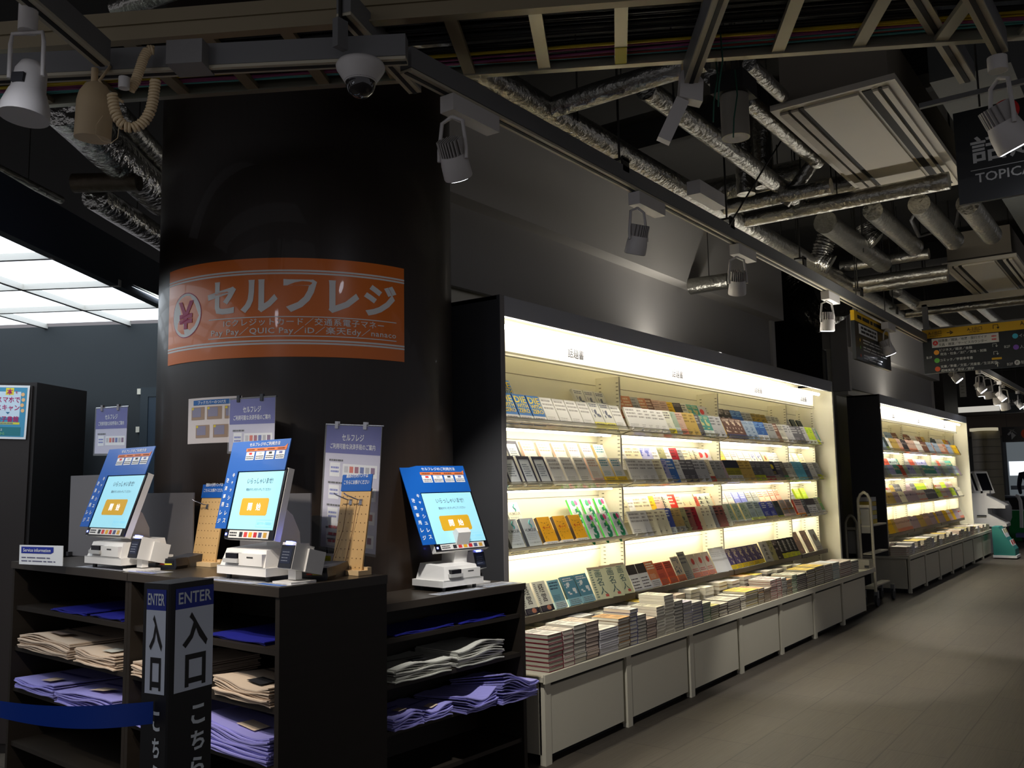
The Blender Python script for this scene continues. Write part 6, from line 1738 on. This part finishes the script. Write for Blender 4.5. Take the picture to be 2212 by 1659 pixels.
# teal leaflet rack
XT = 16.9
a = P(2142, 1138, X=XT); b = P(2143, 1193, X=XT); c_ = P(2175, 1183, X=XT)
t = thing('leaflet_rack', 'low teal leaflet rack on castors standing before the white cabinet', 'rack', (XT, a.y-0.2, 0))
w = 0.42
mb = MB(); M_tl = mat('rack_teal', (40, 120, 116), 0.5)
mb.prism([(0, 0.06), (0.32, 0.06), (0.32, 0.16), (0.1, a.z), (0, a.z)], 0, w, M_tl, Matrix(((0, 0, 1, XT), (-1, 0, 0, a.y), (0, 1, 0, 0), (0, 0, 0, 1)))); mb.build('body', t)
mb = MB(); mb.box((XT-0.01, a.y-0.34, 0.02), (XT+w+0.01, a.y+0.01, 0.06), M_bwh); mb.build('base', t)
for k, (x, yy, z) in enumerate(((0.02, 0.12, a.z-0.22), (0.22, 0.12, a.z-0.22), (0.02, 0.22, 0.12), (0.22, 0.22, 0.12))):
    mb = MB(); F = frame((XT+x, a.y-yy-0.09, z), UX, (0, 0.35, 1)); mb.box((0, 0, 0), (0.18, 0.2, 0.01), M_bwh, F); mb.rect(F, 0.05, 0.16, 0.12, 0.19, col((206, 60, 50) if k > 1 else (206, 190, 120)), 0.012)
    o = mb.build('leaflet_stack'); tag(o, '%s-marked leaflets in the %s pocket of the teal rack, %s column' % ('red' if k > 1 else 'tan', 'lower' if k > 1 else 'upper', 'left' if k % 2 == 0 else 'right'), 'leaflets', 'leaflets in the teal rack')
# green crate and hand truck beyond
XE = 21.5
a = P(2177, 1103, X=XE); b = P(2202, 1149, X=XE)
t = thing('crate', 'bright green folding crate at the far end of the aisle', 'crate', (XE, (a.y+b.y)/2, 0))
mb = MB(); z0 = max(0.0, b.z); M_gr = mat('crate_green', (20, 136, 66), 0.5)
mb.box((XE, b.y-0.5, 0.0), (XE+0.5, a.y, a.z), M_gr)
mb.box((XE-0.01, b.y-0.5, 0.02), (XE, a.y, 0.05), M_gr); mb.box((XE-0.012, b.y-0.5, a.z-0.05), (XE, a.y, a.z), M_gr); mb.build('body', t)
t = thing('hand_truck', 'white hand truck with curved handle beside the green crate', 'trolley', (XE-0.3, P(2205, 1140, X=XE-0.3).y, 0))
mb = MB(); pts = [P(x, y, X=XE-0.3) for x, y in ((2194, 1071), (2199, 1072), (2204, 1082), (2206, 1100), (2207, 1130), (2207, 1140))]; mb.tube(pts, 0.035, M_kw, 8); mb.build('handle', t)
mb = MB(); q = pts[-1]; mb.box((XE-0.45, q.y-0.3, 0.1), (XE-0.1, q.y+0.1, 0.18), col((110, 120, 170))); mb.build('platform', t)
mb = MB(); mb.cyl((XE-0.3, q.y-0.05, 0.06), (XE-0.3, q.y+0.0, 0.06), 0.06, M_ink, n=14); mb.build('wheel', t)
mb = MB(); q = P(2190, 1075, X=23.5); mb.box((23.5, q.y-1.6, 0), (24.2, q.y+0.3, q.z), mat('far_desk', (30, 32, 36), 0.5)); mb.box((23.4, q.y-1.7, q.z), (24.3, q.y+0.35, q.z+0.04), mat('far_desk_top', (90, 96, 110), 0.4)); o = mb.build('desk'); tag(o, 'dark desk at the far right beyond the green crate', 'desk')
mb = MB(); q = P(2166, 1115, X=20.0); mb.lathe([(0.12, 0), (0.16, 0.1), (0.17, 0.3), (0.12, 0.42)], M_kw2, Matrix.Translation((20.0, q.y, 0.45)), 14); mb.cyl((20.0, q.y, 0), (20.0, q.y, 0.46), 0.1, M_ink, n=12); o = mb.build('laundry_bin'); tag(o, 'white mesh basket on a dark stand left of the green crate', 'basket')
# the person whose dark-clothed side shows at the frame edge
M_cl = mat('cloth_navy_check', (34, 38, 56), 0.85, var=0.5, vs=40); M_skin = mat('skin', (196, 150, 126), 0.6); M_hair = mat('hair_black', (22, 20, 20), 0.6); M_trs2 = mat('trousers_dark', (26, 26, 30), 0.85)
def skin_body(name, joints, edges, parent, mt, sub=2):
    me = bpy.data.meshes.new(name)
    me.from_pydata([j[0] for j in joints], edges, [])
    o = bpy.data.objects.new(name, me); COL.objects.link(o); o.parent = parent; o['_o'] = (0, 0, 0)
    m1 = o.modifiers.new('skin', 'SKIN'); m1.use_smooth_shade = True
    for i, j in enumerate(joints):
        me.skin_vertices[0].data[i].radius = (j[1], j[2] if len(j) > 2 else j[1])
    me.skin_vertices[0].data[0].use_root = True
    m2 = o.modifiers.new('sub', 'SUBSURF'); m2.levels = sub; m2.render_levels = sub
    dgp = bpy.context.evaluated_depsgraph_get(); me2 = bpy.data.meshes.new_from_object(o.evaluated_get(dgp))
    o.modifiers.clear(); o.data = me2
    me2.materials.clear(); me2.materials.append(mt)
    for p in me2.polygons: p.use_smooth = True
    return o
q = P(2213, 1030, X=22.6)
t = thing('person', 'person in dark checked clothes standing at the far right frame edge', 'person', (22.6, q.y-0.12, 0))
J = [((0, 0, 0.92), 0.14, 0.1), ((0, 0, 1.15), 0.14, 0.095), ((0, 0, 1.36), 0.17, 0.1), ((0, 0, 1.45), 0.06), ((0, 0, 1.53), 0.055),
     ((0, 0.19, 1.38), 0.06), ((0.0, 0.24, 1.12), 0.045), ((-0.14, 0.2, 0.95), 0.035), ((0, -0.19, 1.38), 0.06), ((0.0, -0.24, 1.12), 0.045), ((-0.14, -0.2, 0.95), 0.035),
     ((0, 0.09, 0.82), 0.1), ((0, 0.1, 0.48), 0.07), ((0.02, 0.1, 0.1), 0.05), ((-0.12, 0.1, 0.05), 0.045), ((0, -0.09, 0.82), 0.1), ((0, -0.1, 0.48), 0.07), ((0.02, -0.1, 0.1), 0.05), ((-0.12, -0.1, 0.05), 0.045)]
E_ = [(0, 1), (1, 2), (2, 3), (3, 4), (2, 5), (5, 6), (6, 7), (2, 8), (8, 9), (9, 10), (0, 11), (11, 12), (12, 13), (13, 14), (0, 15), (15, 16), (16, 17), (17, 18)]
body = skin_body('body', J, E_, t, M_cl)
mb = MB(); mb.lathe([(0.02, -0.115), (0.06, -0.1), (0.075, -0.03), (0.08, 0.04), (0.06, 0.1), (0.015, 0.12)], M_skin, Matrix.Translation((0, 0, 1.63)), 16)
hd = mb.build('head', None, (0, 0, 0)); hd.parent = t; hd.location = (0, 0, 0)
mb = MB(); mb.lathe([(0.085, 0.0), (0.088, 0.05), (0.066, 0.11), (0.015, 0.13)], M_hair, Matrix.Translation((0.012, 0, 1.635)), 16); hr = mb.build('hair', None, (0, 0, 0)); hr.parent = t; hr.location = (0, 0, 0)
# ------------------------------------------------------------------ book trolley between the bookcases
t = thing('book_trolley', 'cream steel book trolley parked between the two lit bookcases', 'trolley', (10.6, 2.8, 0))
M_tr = mat('trolley_cream', (190, 184, 162), 0.5)
def ubend(xp, pl, pr_, ptop, tag_):
    a = P(pl, 1300, X=xp); 
    ya, yb = P(pl, ptop+20, X=xp).y, P(pr_, ptop+20, X=xp).y; zt = P((pl+pr_)/2, ptop, X=xp).z
    mb = MB(); pts = [(xp, ya, 0.16), (xp, ya, zt-0.09), (xp, ya-0.03, zt-0.03), (xp, ya-0.08, zt), (xp, yb+0.08, zt), (xp, yb+0.03, zt-0.03), (xp, yb, zt-0.09), (xp, yb, 0.16)]
    mb.tube(pts, 0.016, M_tr, 8); 
    for z in (zt-0.16, 0.2): mb.bar((xp, ya, z), (xp, yb, z), 0.02, 0.03, M_tr)
    mb.box((xp+0.002, yb+0.02, zt-0.45), (xp+0.008, ya-0.02, zt-0.19), mat('trolley_card', (150, 148, 140), 0.6))
    mb.build('end_frame', t); return ya, yb
y1 = ubend(10.25, 1853, 1880, 1062, 'a'); y2 = ubend(10.95, 1826, 1850, 1112, 'b')
for z in (0.2, 0.55, 0.85):
    mb = MB(); mb.box((10.25, y1[1]+0.02, z), (10.95, y1[0]-0.02, z+0.015), M_tr); mb.build('shelf', t)
for x in (10.25, 10.95):
    for y in (y1[0], y1[1]):
        mb = MB(); mb.cyl((x+0.03, y-0.012, 0.065), (x+0.03, y+0.012, 0.065), 0.064, M_ink, n=18); mb.box((x, y-0.02, 0.09), (x+0.05, y+0.02, 0.17), M_trk); mb.build('castor', t)
for i, (c, z) in enumerate((((206, 180, 60), 0.0), ((190, 186, 176), 0.05), ((214, 196, 90), 0.1), ((190, 190, 186), 0.15), ((206, 178, 70), 0.2), ((186, 186, 180), 0.25))):
    q = P(1822, 1110, X=11.1)
    mb = MB(); mb.box((10.6, y1[1]+0.08, 0.866+z), (10.8, y1[1]+0.24, 0.866+z+0.046), col(c)); o = mb.build('parcel'); tag(o, '%s paper parcel on the trolley top shelf, %s from the bottom' % ('yellow' if c[2] < 100 else 'grey', nth(i)), 'parcel', 'parcels on the book trolley')
# ================================================================== SERVICE DESK BEHIND THE COUNTERS
ZD2 = 1.04
c0 = P(141, 1184, Z=ZD2); 
dB = (P(0, 1181, Z=ZD2)-c0); dB.z = 0; dB.normalize(); dA_ = Vector((-dB.y, dB.x, 0))
if dA_.dot(fw) < 0: dA_ = -dA_
t = thing('service_desk', 'beige-edged service desk behind the dark counters on the left', 'desk', (c0.x, c0.y, 0))
M_dsk = mat('desk_beige', (186, 176, 158), 0.45)
mb = MB(); MD = frame((c0.x, c0.y, 0), dB, dA_) if dB.cross(dA_).z > 0 else frame((c0.x, c0.y, 0), dA_, dB)
flip = dB.cross(dA_).z <= 0
def D2(u, v, z): return Vector((c0.x, c0.y, 0))+dB*u+dA_*v+UZ*z
def dbox(mb, u0, u1, v0, v1, z0, z1, mt):
    pts = [D2(u0, v0, z0), D2(u1, v0, z0), D2(u1, v1, z0), D2(u0, v1, z0), D2(u0, v0, z1), D2(u1, v0, z1), D2(u1, v1, z1), D2(u0, v1, z1)]
    fs = [(3, 2, 1, 0), (4, 5, 6, 7), (0, 1, 5, 4), (1, 2, 6, 5), (2, 3, 7, 6), (3, 0, 4, 7)]
    if flip: fs = [tuple(reversed(f)) for f in fs]
    mb.add(pts, fs, mt)
dbox(mb, 0, 2.4, 0, 0.6, ZD2-0.05, ZD2, M_dsk); mb.build('desk_top', t)
mb = MB(); dbox(mb, 0.05, 2.35, 0.05, 0.55, 0, ZD2-0.05, M_black); mb.build('body', t)
# register on the desk
def dF(px, py, v, up=UZ): 
    q = P(px, py, n=dA_, c=dA_.dot(D2(0, v, 0))); return q
t = thing('register', 'white cash register with tilted blue screen on the service desk', 'register', dF(120, 1150, 0.3))
q = dF(90, 1150, 0.25); uu = (q-D2(0, 0.25, 0)).dot(dB)
mb = MB(); dbox(mb, uu-0.3, uu+0.2, 0.2, 0.5, ZD2+0.001, ZD2+0.1, M_ink); dbox(mb, uu-0.28, uu+0.22, 0.18, 0.5, ZD2+0.1, ZD2+0.13, M_kw); dbox(mb, uu-0.25, uu+0.1, 0.25, 0.5, ZD2+0.13, ZD2+0.24, M_kw); dbox(mb, uu-0.27, uu-0.1, 0.2, 0.4, ZD2+0.13, ZD2+0.22, M_kw2); mb.build('base', t)
a, b, c_, d_ = [dF(px, py, v) for px, py, v in ((96, 1030, 0.34), (128, 1028, 0.3), (150, 1087, 0.22), (117, 1096, 0.24))]
mb = MB(); nn = (b-a).cross(c_-a).normalized(); nn = nn if nn.dot(fw) < 0 else -nn
mb.quad([a, b, c_, d_], mat('register_screen', (50, 90, 170), 0.3, emit=0.25)); mb.quad([p-nn*0.012 for p in (a, b, c_, d_)], M_bez); mb.build('screen', t)
mb = MB(); e = [dF(px, py, v) for px, py, v in ((76, 1030, 0.3), (81, 1028, 0.3), (114, 1096, 0.25), (108, 1098, 0.25))]
off = dA_*0.06
mb.add(e+[p+off for p in e], [(0, 1, 2, 3), (7, 6, 5, 4), (0, 4, 5, 1), (1, 5, 6, 2), (2, 6, 7, 3), (3, 7, 4, 0)], M_kw); mb.build('screen_shell', t)
mb = MB(); s0 = dF(112, 1105, 0.3); mb.tube([s0, s0-UZ*0.05+dB*0.08, D2(uu-0.05, 0.35, ZD2+0.23)], 0.03, M_kw, 8); mb.build('stand', t)
# small box printer further left
q = dF(20, 1110, 0.4); u2 = (q-D2(0, 0.4, 0)).dot(dB)
t = thing('receipt_printer', 'pale grey receipt printer on the service desk at the frame edge', 'printer', (q.x, q.y, ZD2))
mb = MB(); dbox(mb, u2-0.12, u2+0.2, 0.3, 0.5, ZD2+0.1, ZD2+0.27, M_kw2); dbox(mb, u2-0.12, u2+0.2, 0.3, 0.5, ZD2+0.001, ZD2+0.1, M_ink); mb.build('body', t)
mb = MB(); dbox(mb, u2-0.0, u2+0.12, 0.295, 0.3, ZD2+0.2, ZD2+0.235, M_bez); mb.build('slot', t)
# out-of-service plate
a, b, c_ = dF(-12, 1110, 0.06), dF(48, 1110, 0.06), dF(27, 1178, 0.02)
t = thing('notice_stand', 'grey framed out-of-service notice leaning on the service desk', 'notice', (c_.x, c_.y, ZD2))
F = frame(c_-dB*0.0, (b-a).normalized(), UZ); 
l0 = dF(-30, 1178, 0.02); F = frame(l0, (c_-l0), (b-c_)+(a-l0))
w, h = (c_-l0).length, (b-c_).length
mb = MB(); mb.box((-0.1, 0, -0.012), (w, h, 0), M_bwh, F); mb.build('frame', t)
mb = MB(); mb.rect(F, -0.09, w-0.012, 0.012, h-0.012, mat('notice_grey', (120, 128, 132), 0.4), 0.001); mb.text('レジ休止中', F, w*0.42, h*0.66, M_bwh, w=w*1.05, h=h*0.2, bold=0.006, z=0.002); mb.lines(F, w*0.1, w*0.6, h*0.2, h*0.45, 3, M_bwh, 0.25, 0.002); mb.build('plate', t)
mb = MB(); q = dF(40, 1172, 0.05); dbox(mb, 0, 0.01, 0, 0.01, 0, 0.0, M_bwh); mb = MB(); mb.prism([(0, 0), (0.1, 0.045), (-0.02, 0.045), (-0.03, 0)], -0.03, 0.03, col((76, 80, 190)), frame(Vector((q.x, q.y, ZD2+0.002)), -dB, UZ)); mb.build('foot', t)
# coupon stand
a, b, c_ = dF(61, 906, 0.1), dF(131, 902, 0.1), dF(59, 1023, 0.1)
t = thing('notice_stand', 'white coupon notice clipped on a tall chrome rod on the service desk', 'notice', (a.x, a.y, ZD2))
F = frame(c_, b-a, UZ); w, h = (b-a).length, (a-c_).length
mb = MB(); mb.rect(F, 0, w, 0, h, M_bwh); mb.rect(F, 0, w, 0, h, M_bwh, -0.0015)
for r_ in ((0.06, 0.94, 0.93, 0.955), (0.06, 0.94, 0.035, 0.06), (0.06, 0.1, 0.035, 0.95), (0.9, 0.94, 0.035, 0.95)): mb.rect(F, w*r_[0], w*r_[1], h*r_[2], h*r_[3], col((70, 130, 140)), 0.0006)
mb.text('ただいま実施中', F, w*0.5, h*0.76, col((90, 96, 100)), w=w*0.5, h=h*0.05, z=0.001)
mb.tube([F @ Vector((w*(0.24+0.52*i/10), h*(0.7-0.035*math.sin(math.pi*i/10)), 0.001)) for i in range(11)], 0.0012, col((90, 96, 100)), 4)
mb.rect(F, w*0.2, w*0.76, h*0.4, h*0.44, col((222, 206, 60)), 0.0008); mb.rect(F, w*0.28, w*0.72, h*0.27, h*0.31, col((222, 206, 60)), 0.0008)
mb.text('クーポン', F, w*0.48, h*0.47, col((70, 76, 84)), w=w*0.56, h=h*0.085, bold=0.01, z=0.0014); mb.text('加盟店', F, w*0.5, h*0.35, col((70, 76, 84)), w=w*0.44, h=h*0.085, bold=0.01, z=0.0014)
mb.rect(F, w*0.1, w*0.9, h*0.575, h*0.58, col((150, 156, 160)), 0.0006); mb.rect(F, w*0.1, w*0.9, h*0.24, h*0.245, col((150, 156, 160)), 0.0006)
mb.lines(F, w*0.16, w*0.8, h*0.08, h*0.21, 3, col((96, 100, 110)), 0.3, 0.0008)
mb.build('card', t)
mb = MB(); mb.rect(F, -w*0.04, w*1.04, -h*0.03, h*1.02, M_film, 0.004); mb.build('clear_sleeve', t)
mb = MB(); m_ = F @ Vector((w*0.5, 0, -0.004)); mb.cyl((m_.x, m_.y, ZD2+0.001), m_, 0.006, M_chr, n=8); mb.cyl(F @ Vector((-w*0.02, h*1.02, -0.003)), F @ Vector((w*1.04, h*1.02, -0.003)), 0.004, M_chr, n=8); mb.cyl(m_, F @ Vector((w*0.5, h, -0.004)), 0.004, M_chr, n=8); mb.cyl((m_.x, m_.y, ZD2+0.001), (m_.x, m_.y, ZD2+0.008), 0.06, M_chr, n=18); mb.build('rod', t)
for x in (0.14, 0.9):
    mb = MB(); mb.box((w*x-0.012, h*0.98, -0.006), (w*x+0.012, h*1.06, 0.008), M_chr, F); mb.build('clip', t)
# acrylic card holder and service card
a, b, c_ = dF(95, 1141, 0.08), dF(160, 1144, 0.08), dF(94, 1180, 0.08)
F = frame(Vector((c_.x, c_.y, ZD2+0.002)), b-a, UZ); w, h = (b-a).length, (a.z-ZD2-0.002)
mb = MB(); mb.box((0, 0, 0), (w, h, 0.004), M_film, F); mb.box((0, 0, -0.05), (w, h*0.9, -0.046), M_film, F); mb.box((0, 0, -0.05), (w, 0.004, 0.0), M_film, F); mb.rect(F, 0.012, w*0.4, 0.01, h*0.86, col((130, 130, 140)), -0.01); mb.rect(F, w*0.1, w*0.3, h*0.3, h*0.6, col((190, 176, 130)), -0.009)
o = mb.build('card_holder'); tag(o, 'clear acrylic card holder on the service desk left of the first terminal', 'holder')
a, b, c_ = P(45, 1186, X=2.35), P(121, 1188, X=2.35), P(41, 1215, X=2.35)
F = frame(P(41, 1219, Z=Z1)+UZ*0.001, b-a, UZ); w = (b-a).length; h = (a-c_).length+0.01
mb = MB(); mb.box((0, 0, -0.003), (w, h, 0), M_bwh, F); mb.prism([(w*0.05, h*0.58), (w*0.74, h*0.58), (w*0.8, h*0.66), (w*0.8, h*0.92), (w*0.05, h*0.92)], 0.0005, 0.001, M_pb, F); mb.text('Service information', F, w*0.42, h*0.75, M_bwh, w=w*0.64, h=h*0.18, bold=0.01, z=0.0018); mb.lines(F, w*0.06, w*0.9, h*0.1, h*0.45, 2, col((90, 90, 120)), 0.3, 0.001)
o = mb.build('notice_card'); tag(o, 'white service information card standing at the left counter edge', 'notice')
# dark cabinet with the blue scan poster
nv = DA; cN = 4.75
k0 = P(70, 823, n=nv, c=cN); k1 = P(-140, 826, n=nv, c=cN); k2 = k0+DA*0.5
t = thing('dark_cabinet', 'tall black-brown cabinet against the slate wall at the left edge', 'cabinet', (k0.x, k0.y, 0))
mb = MB(); M_cbk = mat('cabinet_black', (24, 20, 19), 0.5)
F = frame((k1.x, k1.y, 0), k0-k1, UZ); wk = math.hypot(k0.x-k1.x, k0.y-k1.y)
mb.box((0, 0, -0.5), (wk, k0.z, 0), M_cbk, F); mb.build('body', t)
mb = MB(); mb.box((0.01, 0.06, 0), (wk-0.02, k0.z-0.02, 0.012), mat('cabinet_front', (40, 34, 32), 0.5), F); mb.build('door', t)
a, b, c_ = P(0, 832, n=nv, c=cN-0.02), P(60, 833, n=nv, c=cN-0.02), P(56, 949, n=nv, c=cN-0.02)
w = (b-a).length*1.45; h = b.z-c_.z
F = frame((b.x, b.y, c_.z), b-a, UZ) @ Matrix.Translation((-w, 0, 0))
mb = MB(); mb.rect(F, 0, w, 0, h, M_bwh); mb.rect(F, 0, w, 0, h, M_bwh, -0.0015); mb.rect(F, 0.01, w-0.012, 0.012, h-0.012, mat('poster_blue', (70, 150, 186), 0.4), 0.0006)
mb.rect(F, w*0.05, w*0.8, h*0.4, h*0.88, col((206, 226, 240)), 0.001)
M_pp = col((180, 40, 110))
mb.rect(F, w*0.42, w*0.62, h*0.82, h*0.95, col((236, 222, 60)), 0.0014)
mb.text('本', F, w*0.52, h*0.88, M_pp, h=h*0.12, bold=0.02, z=0.002); mb.text('を', F, w*0.69, h*0.87, M_pp, h=h*0.05, bold=0.01, z=0.002)
mb.text('スマホで', F, w*0.5, h*0.73, M_pp, w=w*0.58, h=h*0.11, bold=0.015, z=0.002); mb.text('スキャン', F, w*0.5, h*0.58, M_pp, w=w*0.58, h=h*0.11, bold=0.015, z=0.002)
mb.add([(w*0.46, h*0.5, 0.002), (w*0.51, h*0.46, 0.002), (w*0.56, h*0.5, 0.002)], [(1, 2, 0)], col((50, 110, 150)), F)
mb.text('電子書籍', F, w*0.5, h*0.37, M_pp, w=w*0.58, h=h*0.11, bold=0.015, z=0.002)
mb.rect(F, w*0.1, w*0.82, h*0.27, h*0.31, col((222, 210, 70)), 0.001); mb.lines(F, w*0.34, w*0.66, h*0.272, h*0.308, 1, col((90, 120, 140)), 0.5, 0.0016, 0)
mb.rect(F, w*0.06, w*0.86, h*0.06, h*0.22, col((40, 120, 130)), 0.001); mb.text('詳細は', F, w*0.3, h*0.17, M_bwh, w=w*0.22, h=h*0.05, z=0.002); mb.text('こちらから', F, w*0.3, h*0.1, col((150, 220, 130)), w=w*0.34, h=h*0.05, z=0.002)
for i in range(4): mb.disc(F @ Matrix.Translation((w*(0.85+0.02*(i % 2)), h*(0.83-0.1*i), 0)), w*0.045, col((238, 186, 130)), 0.0016, 14)
o = mb.build('poster'); tag(o, 'blue e-book scan poster with magenta characters on the dark cabinet', 'poster')
# hanging clear vinyl sheet
a, b = D2(0.62, -0.02, 0), D2(2.3, -0.02, 0)
mb = MB(); mb.quad([a+UZ*(ZD2+0.12), b+UZ*(ZD2+0.12), b+UZ*1.62, a+UZ*1.52], clear_mat('vinyl_sheet', (150, 128, 104), 0.22, 0.1))
o = mb.build('vinyl_screen'); tag(o, 'clear vinyl screen hung above the service desk at the frame edge', 'screen')
# ================================================================== WORKING LIGHTS OF THE CASH DESK (track lamps out of the picture, real fittings)
for i, (x, y, tx, ty, w) in enumerate(((0.55, 2.17, 1.9, 3.3, 75), (0.85, 2.34, 1.95, 2.6, 75))):
    fin_lamp('lit track spotlight over the counters, %s one from the photographer' % nth(i), (x, y, zb), (tx-x, ty-y, -1.55), True, w, 55, False, 1.0, (1, 0.9, 0.78))
for i, x in enumerate((11.5, 13.2, 15.0, 17.0, 19.5)):
    fin_lamp('lit aisle spotlight beyond the near bookcase, %s along the track' % nth(i), (x, YR, ZR), (0.05, -0.75, -1), True, 45, 50, False, 1.0)
